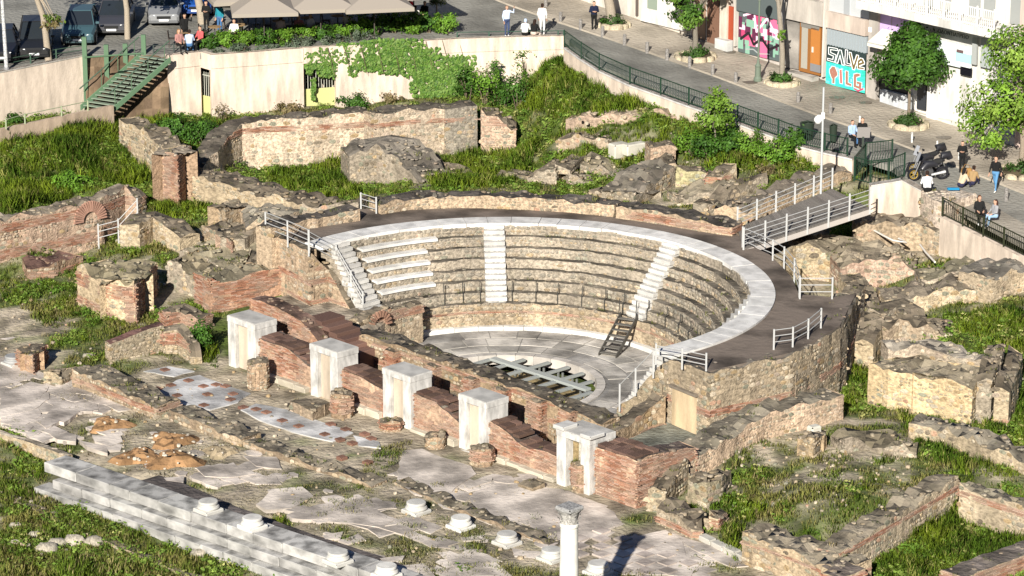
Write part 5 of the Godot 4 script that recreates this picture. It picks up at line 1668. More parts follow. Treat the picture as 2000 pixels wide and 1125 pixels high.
# posts and rails; foot = [Vector3], one per post
func railing(called: String, label: String, foot: Array, hgt: float, rails: Array, col: Color, drop := 0.25, m: Material = null, group := "") -> Node3D:
	var t := thing(called, label, "railing", foot[0], 0.0, group)
	var mm: Material = m if m else M.galv
	for p in foot:
		var mb := MB.new()
		mb.box(p - t.position + Vector3(-0.035, -drop, -0.035), Vector3(0.07, 0, 0), Vector3(0, hgt + drop, 0), Vector3(0, 0, 0.07), col)
		part("post", mb, mm, t)
	for r in rails:
		for k in foot.size() - 1:
			var mb := MB.new()
			mb.tube([foot[k] - t.position + Vector3(0, r, 0), foot[k + 1] - t.position + Vector3(0, r, 0)], [0.022], col, 5)
			part("rail", mb, mm, t)
	return t


# iron fence with upright bars between points
func bar_fence(label: String, foot: Array, hgt: float, gap: float, col: Color, called := "iron_fence") -> Node3D:
	var t := thing(called, label, "fence", foot[0])
	var bar := MB.new()
	bar.box(Vector3(-0.011, 0.06, -0.011), Vector3(0.022, 0, 0), Vector3(0, hgt - 0.08, 0), Vector3(0, 0, 0.022), col)
	var bmesh := bar.mesh()
	for k in foot.size() - 1:
		var a: Vector3 = foot[k]
		var b: Vector3 = foot[k + 1]
		var n := maxi(1, int(a.distance_to(b) / gap))
		for q in n:
			var o := MeshInstance3D.new()
			o.name = "bar"
			o.mesh = bmesh
			o.material_override = M.metal
			o.position = a.lerp(b, (q + 0.5) / n) - t.position
			t.add_child(o, true)
		for y in [0.07, hgt - 0.02]:
			var mb := MB.new()
			mb.tube([a - t.position + Vector3(0, y, 0), b - t.position + Vector3(0, y, 0)], [0.03], col, 5)
			part("rail", mb, M.metal, t)
	for k in foot.size():
		var mb := MB.new()
		mb.box(foot[k] - t.position + Vector3(-0.035, -0.05, -0.035), Vector3(0.07, 0, 0), Vector3(0, hgt + 0.08, 0), Vector3(0, 0, 0.07), col)
		part("post", mb, M.metal, t)
	return t


func make_railings() -> void:
	var pale := Color(0.46, 0.46, 0.45)
	var black := Color(0.05, 0.05, 0.045)
	var green := Color(0.018, 0.04, 0.027)
	railing("metal_railing", "pale metal railing across the left end of the walkway", [W(519, 455, 3.35), W(562, 472, 3.35), W(603, 490, 3.35)], 1.0, [0.25, 0.5, 0.75, 0.98], pale)
	railing("stair_railing", "pale metal railing falling along the marble stair of the left wing", [W(603, 490, 3.35) + Vector3(0.02, 0, 0.02), L(-10.3, -0.75, 2.4), L(-9.3, -0.75, 1.4), L(-8.5, -0.75, 0.6)], 1.0, [0.3, 0.5, 0.7, 0.9], pale, 0.1)
	railing("metal_gate", "small pale metal gate in the parapet gap", [W(705, 408, 3.35), W(735, 417, 3.35)], 0.8, [0.2, 0.5, 0.75], pale, 0.0)
	railing("metal_railing", "pale stepped railing beside the footbridge landing", [W(1450, 482, 3.35), W(1509, 508, 3.35), W(1531, 522, 3.35), W(1551, 545, 3.35), W(1561, 580, 3.35)], 0.95, [0.3, 0.6, 0.9], pale, 0.2)
	railing("metal_railing", "short level railing closing the square opening of the walkway", [W(1562, 583, 3.35), W(1625, 583, 3.35)], 0.95, [0.3, 0.6, 0.9], pale, 0.1)
	railing("metal_railing", "slanting pale railing on the rim of the curved outer wall", [W(1511, 682, 3.35), W(1548, 677, 3.35), W(1578, 661, 3.35), W(1603, 640, 3.35)], 0.85, [0.3, 0.55, 0.8], pale, 0.3)
	railing("metal_railing", "pale railing at the right end of the marble rim", [W(1281, 703, 3.35), W(1332, 712, 3.35), W(1379, 722, 3.35)], 0.7, [0.2, 0.4, 0.6], pale, 0.2)
	railing("stair_railing", "pale posts stepping down beside the right end wall", [L(10.2, -1.35, 2.2), L(9.2, -1.35, 1.2), L(8.3, -1.35, 0.3)], 1.1, [1.05], pale, 0.1)
	railing("stair_railing", "little pale stair railing beside the arch wall", [W(269, 428, 1.9), W(232, 468, 1.0), W(193, 478, 0.7)], 1.05, [0.35, 0.65, 0.95], pale, 0.2)
	# stone steps of that little stair
	var ls := thing("stone_stair", "short stone stair rising beside the arch wall", "stairs", W(240, 470, 0.7))
	for k in 6:
		var mb := MB.new()
		var a := W(225 + k * 8.0, 468 - k * 7.0, 0.75 + 0.2 * k)
		mb.box(a - ls.position - Vector3(0, 0.3, 0), Vector3(0.9, 0, 0.25), Vector3(0, 0.3, 0), Vector3(0.2, 0, -0.45), shade(Color(0.42, 0.38, 0.3), 0.8, 1.1), 0.02)
		part("step", mb, M.stone, ls)
	# bent dark posts on the podium
	var pr := thing("podium_railing", "row of thin dark bent posts along the podium edge", "railing", O(8.3, -40, 0.3))
	for ph in [-66, -60, -54.5, -44.5, -37, -30, -22, -14, -7, 3, 12, 20, 28, 36, 44]:
		var mb := MB.new()
		var b := O(8.32, ph, 0.3) - pr.position
		var inw := (O(9, ph, 0) - O(8, ph, 0)).normalized()
		mb.tube([b, b + Vector3(0, 0.5, 0), b + Vector3(0, 0.62, 0) + inw * 0.12, b + Vector3(0, 0.95, 0) + inw * 0.12], [0.022], black, 5)
		part("post", mb, M.metal, pr)
	# steel ladder stair from the podium to the floor
	var a0 := W(1228, 616, 0.45)
	var a1 := W(1185, 697, -0.9)
	var st := thing("steel_stair", "dark steel open-tread stair leading down into the orchestra", "stairs", a1)
	var side := Vector3(UX, 0, UZ).rotated(Vector3.UP, 0.35) * 0.42
	for s in [-1.0, 1.0]:
		var mb := MB.new()
		mb.box(a1 - st.position + side * s - Vector3(0, 0.1, 0), a0 - a1, Vector3(0, 0.22, 0), side.normalized() * 0.05, Color(0.07, 0.065, 0.055))
		part("stringer", mb, M.metal, st)
		var hr := MB.new()
		hr.tube([a1.lerp(a0, 0.93) - st.position + side * s, a1.lerp(a0, 0.97) - st.position + side * s + Vector3(0, 0.8, 0)], [0.022], black, 5)
		part("post", hr, M.metal, st)
	for k in 7:
		var c := a1.lerp(a0, (k + 0.6) / 7.3) - st.position
		var mb := MB.new()
		var back := (a0 - a1)
		back.y = 0.0
		back = back.normalized() * 0.24
		mb.box(c - side - back * 0.5, side * 2.0, Vector3(0, 0.035, 0), back, Color(0.14, 0.13, 0.115))
		part("tread", mb, M.metal, st)
	# footbridge
	var b0 := W(1452, 486, 3.38)
	var b1 := W(1699, 406, 4.2)
	var c0 := W(1440, 445, 3.38)
	var c1 := W(1625, 368, 4.2)
	var br := thing("footbridge", "ramped footbridge with pale beam and grey plank deck from the street to the walkway", "bridge", b0)
	var dk := MB.new()
	var nplank := 34
	var along := b1 - b0
	var across := (c0 - b0)
	for k in nplank:
		var f0 := float(k) / nplank
		var f1 := (k + 0.93) / nplank
		var p := b0.lerp(b1, f0) - br.position
		var q := b0.lerp(b1, f1) - br.position
		var r := c0.lerp(c1, f1) - br.position
		var s := c0.lerp(c1, f0) - br.position
		var mb := MB.new()
		var col := shade(Color(0.25, 0.225, 0.20), 0.8, 1.15)
		mb.quad(p, q, r, s, col, Vector3.UP)
		mb.quad(p, q, q - Vector3(0, 0.06, 0), p - Vector3(0, 0.06, 0), col)
		mb.quad(p, s, s - Vector3(0, 0.06, 0), p - Vector3(0, 0.06, 0), col)
		mb.quad(q, r, r - Vector3(0, 0.06, 0), q - Vector3(0, 0.06, 0), col)
		part("plank", mb, M.bark, br)
	for e in [[b0, b1], [c0, c1]]:
		var mb := MB.new()
		var inn: Vector3 = across.normalized() * (0.12 if e[0] == b0 else -0.12)
		mb.box(e[0] - br.position - Vector3(0, 0.32, 0), e[1] - e[0], Vector3(0, 0.25, 0), inn, Color(0.58, 0.53, 0.49))
		part("beam", mb, M.galv, br)
	for e in [[b0, b1, 7, 0.0], [c0, c1, 6, 0.0]]:
		var n: int = e[2]
		for k in n:
			var p: Vector3 = e[0].lerp(e[1], float(k) / (n - 1)) - br.position
			var mb := MB.new()
			mb.box(p + Vector3(-0.04, -0.3, -0.03), Vector3(0.08, 0, 0), Vector3(0, 1.3, 0), Vector3(0, 0, 0.06), pale)
			part("post", mb, M.galv, br)
		for y in [0.2, 0.42, 0.64, 0.86]:
			var mb := MB.new()
			mb.tube([e[0] - br.position + Vector3(0, y, 0), e[1] - br.position + Vector3(0, y, 0)], [0.022], pale, 5)
			part("rail", mb, M.galv, br)
	# lamp mast at the bridge head
	var lp := W(1603, 378, 4.1)
	var lm := thing("lamp_mast", "slim grey mast with a white globe lamp at the head of the footbridge", "lamp post", lp)
	var mb2 := MB.new()
	mb2.tube([Vector3(0, -0.5, 0), Vector3(0, 5.1, 0)], [0.06, 0.05], Color(0.5, 0.52, 0.52), 8)
	part("mast", mb2, M.galv, lm)
	var gl := MB.new()
	gl.lathe(Vector3(-0.22, 3.55, 0.0), [[0.0, -0.2], [0.12, -0.16], [0.19, -0.05], [0.19, 0.05], [0.12, 0.16], [0.0, 0.2]], Color(0.85, 0.85, 0.83), 12)
	part("globe", gl, M.gloss, lm)
	var ar := MB.new()
	ar.box(Vector3(-0.25, 3.72, -0.03), Vector3(0.3, 0, 0), Vector3(0, 0.06, 0), Vector3(0, 0, 0.06), Color(0.75, 0.75, 0.73))
	ar.box(Vector3(-0.08, 3.6, -0.06), Vector3(0.16, 0, 0), Vector3(0, 0.3, 0), Vector3(0, 0, 0.12), Color(0.8, 0.8, 0.78))
	part("lamp_arm", ar, M.galv, lm)
	# fence above the green slope
	var ft := []
	for q in [[1102, 89], [1135, 113], [1170, 135], [1230, 162], [1290, 183], [1345, 203], [1400, 222], [1440, 237], [1480, 252], [1520, 266], [1560, 281], [1610, 293], [1655, 303]]:
		ft.append(S(q[0], q[1], 0.15))
	bar_fence("long dark green iron fence above the grass slope", ft, 0.85, 0.12, green)
	bar_fence("dark green iron fence on the plastered wall by the seated women", [S(1840, 420, 0.1), S(1880, 440, 0.1), S(1920, 460, 0.1), S(1960, 480, 0.1), S(2010, 505, 0.1), S(2060, 530, 0.1)], 0.85, 0.13, Color(0.028, 0.033, 0.018))
	bar_fence("dark green iron gate beside the footbridge head", [S(1668, 352, 0.0), S(1700, 360, 0.0), S(1735, 356, 0.0), S(1766, 344, 0.0)], 1.15, 0.14, green, "iron_gate")
	bar_fence("dark green iron fence turning back beside the street bench", [S(1668, 350, 0.02), S(1690, 322, 0.0), S(1742, 316, 0.0)], 1.1, 0.14, green)
	# slim rail on the cafe wall
	railing("metal_railing", "thin dark handrail along the terrace wall by the standing people", [S(893, 73, 0.0), S(955, 72, 0.0), S(1025, 71, 0.0), S(1090, 70, 0.0), S(1101, 70, 0.0)], 0.3, [0.28], Color(0.04, 0.09, 0.06), 0.0, M.metal)
	railing("metal_railing", "dark handrail at the cafe corner beside the seated group", [S(300, 104, 0.0), S(340, 102, 0.0), S(385, 98, 0.0)], 0.45, [0.2, 0.42], Color(0.05, 0.06, 0.055), 0.0, M.metal)
	railing("metal_railing", "low dark rail in front of the parked cars", [S(-20, 140, 0.0), S(60, 124, 0.0), S(110, 114, 0.0), S(163, 106, 0.0)], 0.5, [0.25, 0.48], Color(0.05, 0.09, 0.06), 0.0, M.metal)
	# white hoses on the slope
	for h in [[[[1698, 447], [1725, 462], [1745, 472], [1770, 476], [1755, 468]], "white hose lying in a loop on the rubble slope"], [[[1797, 480], [1808, 495], [1826, 514]], "short white hose running down the rubble slope"], [[[1915, 508], [1930, 518], [1942, 534]], "white hose end by the masonry block at the slope's edge"]]:
		var pts := []
		var o0 := W(h[0][0][0], h[0][0][1], 2.7)
		for q in h[0]:
			var w := W(q[0], q[1], 2.7)
			pts.append(w - o0 + Vector3(0, maxf(0.05, 0.0), 0))
		var mb := MB.new()
		mb.tube(pts, [0.05], Color(0.68, 0.63, 0.56), 6)
		var o := part("hose", mb, M.paint, self)
		o.position = o0
		tag(o, h[1], "hose")


func wall_strip(t: Node3D, called: String, top: Array, base: float, thick: float, col: Color, m: Material, proud := 0.0, lower := 0.0) -> void:
	# a plain wall under a top edge (left to right), pushed proud of it
	var mb := MB.new()
	for k in top.size() - 1:
		var a: Vector3 = top[k]
		var b: Vector3 = top[k + 1]
		var d := Vector3(b.x - a.x, 0, b.z - a.z).normalized()
		var away := Vector3(d.z, 0, -d.x)
		var p := -away * proud
		var ya := a.y - lower if lower > 0.0 else base
		var yb := b.y - lower if lower > 0.0 else base
		var f := [a + p - t.position, b + p - t.position]
		var g := [a + away * thick - t.position, b + away * thick - t.position]
		var fl := [Vector3(f[0].x, ya - t.position.y, f[0].z), Vector3(f[1].x, yb - t.position.y, f[1].z)]
		var gl := [Vector3(g[0].x, ya - t.position.y, g[0].z), Vector3(g[1].x, yb - t.position.y, g[1].z)]
		mb.quad(f[0], f[1], fl[1], fl[0], col, -away)
		mb.quad(g[0], g[1], gl[1], gl[0], col, away)
		mb.quad(f[0], f[1], g[1], g[0], col, Vector3.UP)
		if lower > 0.0:
			mb.quad(fl[0], fl[1], gl[1], gl[0], col, Vector3.DOWN)
		if k == 0:
			mb.quad(f[0], g[0], gl[0], fl[0], col, -d)
		if k == top.size() - 2:
			mb.quad(f[1], g[1], gl[1], fl[1], col, d)
	part(called, mb, m, t)


func street_line(px: Array, up: float) -> Array:
	var o := []
	for q in px:
		o.append(S(q[0], q[1], up))
	return o


func make_terrace_walls() -> void:
	var peach := Color(0.70, 0.585, 0.475)
	var green := Color(0.10, 0.17, 0.10)
	var a := street_line([[-60, 152], [0, 140], [165, 107]], 0.08)
	var t := thing("plaster_wall", "peach plastered retaining wall below the parked cars", "wall", a[1])
	wall_strip(t, "wall_face", a, 2.6, 0.3, peach, M.plaster)
	wall_strip(t, "coping", a, 0.0, 0.32, Color(0.45, 0.42, 0.38), M.plaster, 0.03, 0.06)
	# the wall under the cafe, with two gates
	var tops := street_line([[327, 108], [390, 101]], 0.08)
	t = thing("plaster_wall", "peach plastered terrace wall below the cafe with an ivy-hung gate", "wall", tops[0])
	for seg in [[[327, 108], [391, 101]], [[411, 107], [500, 101], [592, 94]], [[655, 90], [760, 83], [890, 76], [1000, 72], [1101, 70]]]:
		var l := street_line(seg, 0.08)
		wall_strip(t, "wall_face", l, 2.2, 0.35, shade(peach, 0.97, 1.03), M.plaster)
		wall_strip(t, "upper_band", l, 0.0, 0.2, peach, M.plaster, 0.05, 0.75)
	for seg in [[[391, 101], [411, 107]], [[592, 94], [655, 90]]]:
		var l := street_line(seg, 0.08)
		wall_strip(t, "lintel", l, 0.0, 0.35, peach, M.plaster, 0.0, 0.85)
		wall_strip(t, "gate_back_wall", [l[0] + Vector3(0.1, 0, -3.2), l[1] + Vector3(0.0, 0, -3.2)], 2.2, 0.1, peach, M.plaster)  # plain peach wall closing the recess behind each gate
	for seg in [[[391, 101], [411, 107], 0.95], [[592, 94], [655, 90], 1.0]]:
		var l := street_line([seg[0], seg[1]], 0.0)
		var g0: Vector3 = l[0] + Vector3(0, 0, -0.1)
		var g1: Vector3 = l[1] + Vector3(0, 0, -0.1)
		g0.y = 2.75
		g1.y = 2.75
		var gt := thing("metal_gate", "yellow-green barred metal gate in the curved corner of the terrace wall" if seg[0][0] == 391 else "yellow-green barred metal gate under the hanging ivy", "gate", g0)
		var mb := MB.new()
		mb.box(Vector3(0, 0, 0), g1 - g0, Vector3(0, seg[2], 0), Vector3(0, 0, -0.04), Color(0.50, 0.50, 0.22))
		part("lower_panel", mb, M.paint, gt)
		var n := 12 if seg[0][0] == 592 else 5
		for k in n:
			var bb := MB.new()
			var p := (g1 - g0) * ((k + 0.5) / n)
			bb.box(p + Vector3(-0.015, seg[2], 0), Vector3(0.03, 0, 0), Vector3(0, 1.3, 0), Vector3(0, 0, -0.03), Color(0.42, 0.42, 0.36))
			part("bar", bb, M.paint, gt)
		var rl := MB.new()
		rl.box(Vector3(0, seg[2] + 1.1, 0.01), g1 - g0, Vector3(0, 0.05, 0), Vector3(0, 0, -0.05), Color(0.42, 0.42, 0.36))
		part("rail", rl, M.paint, gt)
	var vt := MB.new()
	var vp := S(452, 104, 0.0)
	vt.box(Vector3(vp.x - 0.11, 3.0, vp.z + 0.02), Vector3(0.22, 0, 0), Vector3(0, 0.2, 0), Vector3(0, 0, 0.03), Color(0.2, 0.17, 0.14))
	part("vent", vt, M.paint, t).position = -t.position
	# side of the stair recess and its earth bank
	t = thing("earth_bank", "bare brown earth bank behind the green steel stair", "bank", S(200, 110, 0))
	var eb := MB.new()
	var e0 := S(168, 108, 0.0)
	var e1 := S(330, 106, 0.0)
	for k in 10:
		for j in 6:
			var q := []
			for c in [[k, j], [k + 1, j], [k + 1, j + 1], [k, j + 1]]:
				var p: Vector3 = e0.lerp(e1, c[0] / 10.0)
				var f: float = c[1] / 6.0
				q.append(p + Vector3(0, -3.2 * f - 0.05, 1.1 * f) + Vector3(0, 0.15, 0.15) * noise.get_noise_2d(c[0] * 30.0, c[1] * 30.0) - t.position)
			eb.quad(q[0], q[1], q[2], q[3], shade(Color(0.20, 0.14, 0.09), 0.7, 1.2), Vector3(0, 0.5, 1))
	part("earth", eb, M.earth, t)
	# lower ramp parapet
	var l2 := [W(-40, 262, 4.0), W(0, 253, 4.0), W(120, 228, 4.0), W(222, 206, 4.0)]
	t = thing("plaster_wall", "low peach parapet of the ramp above the grass slope", "wall", l2[1])
	wall_strip(t, "wall_face", l2, 2.4, 0.25, Color(0.52, 0.40, 0.30), M.plaster)
	railing("metal_railing", "slim green railing on the ramp parapet", [l2[1] + Vector3(0.3, 0, -0.1), l2[1].lerp(l2[2], 0.4) + Vector3(0, 0, -0.1), l2[2] + Vector3(0, 0, -0.1), l2[2].lerp(l2[3], 0.5) + Vector3(0, 0, -0.1)], 0.55, [0.5], Color(0.28, 0.32, 0.2), 0.0, M.paint)
	# green steel stair
	var s0 := W(186, 214, 3.6)
	var s1 := S(302, 112, 0.0)
	t = thing("green_stair", "green painted steel stair with open treads and a sloping handrail", "stairs", s0)
	var side := Vector3(0.85, 0, 0.5)
	for s in [-1.0, 1.0]:
		var mb := MB.new()
		mb.box(side * s - Vector3(0, 0.15, 0), s1 - s0, Vector3(0, 0.28, 0), side.normalized() * 0.07, green)
		part("stringer", mb, M.paint, t)
		var hr := MB.new()
		hr.tube([side * s + Vector3(0, 1.0, 0), s1 - s0 + side * s + Vector3(0, 1.0, 0)], [0.035], Color(0.06, 0.10, 0.07), 6)
		part("handrail", hr, M.paint, t)
		for k in 4:
			var pb := MB.new()
			var p: Vector3 = (s1 - s0) * (k + 0.3) / 3.6 + side * s
			pb.tube([p, p + Vector3(0, 1.0, 0)], [0.022], green, 5)
			part("baluster", pb, M.paint, t)
	for k in 15:
		var p := (s1 - s0) * (k + 0.5) / 15.0
		var mb := MB.new()
		mb.box(p - side, side * 2.0, Vector3(0, 0.05, 0), Vector3(0.14, 0, -0.24), Color(0.20, 0.25, 0.19))
		part("tread", mb, M.paint, t)
	for q in [[168, 108, 1.1, 3.8], [210, 105, 0.6, 3.2], [247, 103, 0.6, 2.8], [283, 100, 1.0, 2.0]]:
		var mb := MB.new()
		var p: Vector3 = S(q[0], q[1], 0.0) - t.position + Vector3(0, 0, 0.5)
		mb.box(p + Vector3(-0.12, -q[3], -0.1), Vector3(0.24, 0, 0), Vector3(0, q[3] + q[2], 0), Vector3(0, 0, 0.2), green)
		part("upright", mb, M.paint, t)
	var rp := MB.new()
	rp.tube([S(168, 108, 0.9) - t.position + Vector3(0, 0, 0.5), S(283, 100, 0.9) - t.position + Vector3(0, 0, 0.5)], [0.05], green, 6)
	part("top_rail", rp, M.paint, t)
	# leaning boards in the recess
	for k in 4:
		var mb := MB.new()
		var p := W(278 + k * 9.0, 224, 2.7)
		mb.box(Vector3.ZERO, Vector3(0.16, 0, 0), Vector3(0.15 + 0.12 * k, 2.0, -0.5), Vector3(0, 0, 0.04), shade(Color(0.45, 0.46, 0.42), 0.8, 1.1))
		var o := part("board", mb, M.paint, self)
		o.position = p
		tag(o, "grey board leaning in the recess beside the green stair", "board", "leaning boards")
	# street retaining wall with pale coping
	var sl := street_line([[1101, 92], [1135, 116], [1170, 138], [1230, 166], [1290, 187], [1345, 207], [1400, 226], [1440, 241], [1480, 256], [1520, 270], [1560, 285], [1610, 298], [1665, 310]], 0.1)
	t = thing("plaster_wall", "long curving peach wall with pale coping under the iron fence", "wall", sl[0])
	wall_strip(t, "wall_face", sl, 2.2, 0.35, shade(peach, 0.95, 1.0), M.plaster)
	wall_strip(t, "coping", sl, 0.0, 0.4, Color(0.60, 0.58, 0.55), M.plaster, 0.05, 0.08)
	# walls at the bridge head
	var w1 := [W(1701, 362, 4.55), W(1762, 352, 4.75), W(1799, 372, 4.55)]
	t = thing("plaster_wall", "peach plastered wall block beside the bridge head", "wall", w1[0])
	wall_strip(t, "wall_face", w1, 2.4, 0.4, peach, M.plaster)
	wall_strip(t, "coping", w1, 0.0, 0.42, Color(0.6, 0.57, 0.52), M.plaster, 0.03, 0.05)
	var w2 := street_line([[1836, 424], [1880, 446], [1930, 470], [1990, 500], [2060, 535]], 0.05)
	t = thing("plaster_wall", "peach plastered wall under the iron fence of the seated women", "wall", w2[0])
	wall_strip(t, "wall_face", w2, 2.0, 0.4, peach, M.plaster)
	ruin("stone_faced_wall", "wall end faced with irregular brown stones in white mortar", [[1799, 376, 4.5], [1825, 390, 4.45], [1845, 398, 4.4], [1908, 380, 4.4]], 1.3, 2.4, {"mortar": Color(0.60, 0.52, 0.44), "size": 0.24, "rough": 0.06, "cover": 0.85, "cap": Color(0.5, 0.43, 0.36), "top_stones": 9.0})


# ------------------------------------------------------------------ the street front
var fa := Vector3.ZERO
var fdir := Vector3.ZERO
var fout := Vector3.ZERO


func FP(px: float, py: float, off := 0.0) -> Vector2:  # a direction's (run, height) on the street front, off metres before it
	var d := ray(px, py)
	var o := Vector3(0, CAM_H, CAM_Z)
	var t := (fa + fout * off - o).dot(fout) / d.dot(fout)
	var p := o + d * t
	return Vector2((p - fa).dot(fdir), p.y)


# a box on the front: from its lower left pixel to its upper right pixel
func fbox(t: Node3D, called: String, x0: float, y0: float, x1: float, y1: float, proud: float, depth: float, col: Color, m: Material) -> MeshInstance3D:
	var a := FP(x0, y0, proud)
	var b := FP(x1, y1, proud)
	return fbox_at(t, called, a.x, b.x, a.y, b.y, proud, depth, col, m)


func fbox_at(t: Node3D, called: String, t0: float, t1: float, h0: float, h1: float, proud: float, depth: float, col: Color, m: Material) -> MeshInstance3D:
	var mb := MB.new()
	var o := fa + fdir * t0 + fout * proud
	o.y = h0
	mb.box(o - t.position, fdir * (t1 - t0), Vector3(0, h1 - h0, 0), -fout * depth, col)
	return part(called, mb, m, t)


func stroke(im: Image, pts: Array, w: int, col: Color) -> void:
	for k in pts.size() - 1:
		var a: Vector2 = pts[k]
		var b: Vector2 = pts[k + 1]
		var n := int(a.distance_to(b)) + 1
		for q in n:
			var p := a.lerp(b, float(q) / n)
			im.fill_rect(Rect2i(int(p.x) - w / 2, int(p.y) - w / 2, w, w), col)


func picture_quad(t: Node3D, called: String, t0: float, t1: float, h0: float, h1: float, proud: float, im: Image) -> void:
	var mb := MB.new()
	mb.use_uv = true
	var o := fa + fdir * t0 + fout * proud - t.position
	var p := [Vector3(o.x, h1, o.z), Vector3(o.x, h1, o.z) + fdir * (t1 - t0), Vector3(o.x, h0, o.z) + fdir * (t1 - t0), Vector3(o.x, h0, o.z)]
	for k in 4:
		p[k].y -= t.position.y
	mb.quad(p[0], p[1], p[2], p[3], Color.WHITE)
	mb.t = PackedVector2Array([Vector2(0, 0), Vector2(1, 0), Vector2(1, 1), Vector2(0, 1)])
	for k in 4:
		mb.n[k] = fout
	var m := StandardMaterial3D.new()
	m.albedo_texture = ImageTexture.create_from_image(im)
	m.roughness = 0.8
	m.cull_mode = BaseMaterial3D.CULL_DISABLED
	part(called, mb, m, t)


func make_buildings() -> void:
	fa = S(1195, 22, 0.1)
	var fb := S(1985, 286, 0.1)
	fdir = fb - fa
	fdir.y = 0.0
	fdir = fdir.normalized()
	fout = Vector3(-fdir.z, 0, fdir.x)
	var white := Color(0.74, 0.71, 0.66)
	var grey := Color(0.36, 0.34, 0.31)
	# shop house with graffiti shutters
	var t := thing("shop_house", "plastered shop house with graffiti covered shutters and a brown wooden door", "building", fa)
	var x0 := FP(1120, -10).x
	var xa := FP(1693, 190).x
	fbox_at(t, "wall", x0 - 14.0, FP(1338, 70).x, 2.0, 13.0, -0.12, 6.0, Color(0.66, 0.60, 0.52), M.plaster)
	fbox_at(t, "wall", FP(1338, 70).x, xa, 2.0, 13.0, -0.25, 6.0, Color(0.52, 0.47, 0.42), M.plaster)
	fbox(t, "white_panel", 1250, 40, 1338, -20, 0.05, 0.3, white, M.plaster)
	fbox(t, "window", 1264, 16, 1284, -20, 0.06, 0.1, Color(0.25, 0.30, 0.24), M.gloss)
	fbox(t, "drainpipe", 1241, 31, 1244, -20, 0.02, 0.15, Color(0.12, 0.10, 0.09), M.paint)
	fbox(t, "doorway", 1352, 78, 1378, -10, -0.2, 0.2, Color(0.32, 0.21, 0.14), M.paint)
	fbox(t, "shop_door", 1380, 82, 1404, 0, -0.18, 0.1, Color(0.18, 0.10, 0.07), M.paint)
	fbox(t, "pillar", 1405, 80, 1420, -20, 0.0, 0.3, Color(0.68, 0.60, 0.50), M.plaster)
	fbox(t, "red_door", 1420, 78, 1432, 14, -0.15, 0.1, Color(0.34, 0.07, 0.035), M.paint)
	fbox(t, "pillar", 1432, 90, 1437, -20, 0.0, 0.3, Color(0.62, 0.58, 0.52), M.plaster)
	var ds := FP(1404, 82)
	fbox_at(t, "door_step", ds.x, ds.x + 1.0, ds.y - 0.5, ds.y + 0.25, 0.3, 0.4, Color(0.60, 0.60, 0.58), M.marble)
	# pink shutter
	var im := Image.create(160, 200, false, Image.FORMAT_RGB8)
	im.fill(Color(0.32, 0.36, 0.36))
	for k in 70:
		var c: Color = [Color(0.85, 0.40, 0.55), Color(0.72, 0.25, 0.42), Color(0.35, 0.12, 0.25), Color(0.92, 0.75, 0.82), Color(0.20, 0.22, 0.24), Color(0.50, 0.66, 0.58)][rng.randi() % 6]
		im.fill_rect(Rect2i(rng.randi_range(-10, 150), rng.randi_range(30, 150), rng.randi_range(8, 34), rng.randi_range(14, 60)), c)
	stroke(im, [Vector2(10, 150), Vector2(40, 120), Vector2(60, 160), Vector2(90, 130), Vector2(120, 165), Vector2(155, 140)], 7, Color(0.1, 0.05, 0.08))
	stroke(im, [Vector2(20, 60), Vector2(60, 40), Vector2(70, 110), Vector2(110, 50), Vector2(140, 100)], 6, Color(0.95, 0.8, 0.88))
	stroke(im, [Vector2(30, 185), Vector2(60, 178), Vector2(80, 190), Vector2(120, 182)], 4, Color(0.6, 0.62, 0.62))
	var a := FP(1438, 101)
	var b := FP(1522, 16)
	picture_quad(t, "graffiti_shutter", a.x, b.x, a.y, b.y, -0.12, im)
	fbox(t, "shutter_box", 1438, 20, 1522, -12, 0.0, 0.3, Color(0.10, 0.12, 0.12), M.paint)
	fbox(t, "stone_panel", 1534, 130, 1561, 30, -0.1, 0.2, Color(0.40, 0.37, 0.33), M.slab)
	fbox(t, "pillar", 1522, 125, 1534, -20, 0.0, 0.4, Color(0.50, 0.48, 0.46), M.plaster)
	fbox(t, "band", 1534, 36, 1606, 6, 0.15, 0.4, Color(0.55, 0.50, 0.44), M.plaster)
	for q in [1537, 1556, 1580]:
		fbox(t, "upper_window", q, 8, q + 16, -30, 0.0, 0.2, Color(0.24, 0.23, 0.20), M.gloss)
	# wooden door with side light
	fbox(t, "door_frame", 1560, 138, 1604, 35, -0.02, 0.25, Color(0.26, 0.11, 0.035), M.paint)
	fbox(t, "side_light", 1564, 132, 1578, 55, 0.0, 0.05, Color(0.36, 0.34, 0.29), M.gloss)
	fbox(t, "door_leaf", 1582, 138, 1602, 58, 0.02, 0.08, Color(0.42, 0.17, 0.045), M.paint)
	fbox(t, "transom", 1564, 52, 1600, 42, 0.02, 0.05, Color(0.2, 0.19, 0.17), M.gloss)
	fbox(t, "door_handle", 1585, 102, 1588, 92, 0.06, 0.05, Color(0.7, 0.68, 0.6), M.galv)
	fbox(t, "kick_plate", 1582, 138, 1602, 128, 0.04, 0.05, Color(0.25, 0.25, 0.26), M.galv)
	ds = FP(1558, 138)
	fbox_at(t, "door_step", ds.x - 0.3, ds.x + 1.6, ds.y - 0.9, ds.y - 0.02, 0.5, 0.5, Color(0.50, 0.47, 0.42), M.slab)
	fbox(t, "pillar", 1604, 150, 1612, -20, 0.05, 0.4, Color(0.66, 0.62, 0.56), M.plaster)
	# turquoise shutter
	im = Image.create(240, 256, false, Image.FORMAT_RGB8)
	im.fill(Color(0.22, 0.80, 0.72))
	im.fill_rect(Rect2i(0, 0, 240, 112), Color(0.14, 0.20, 0.20))
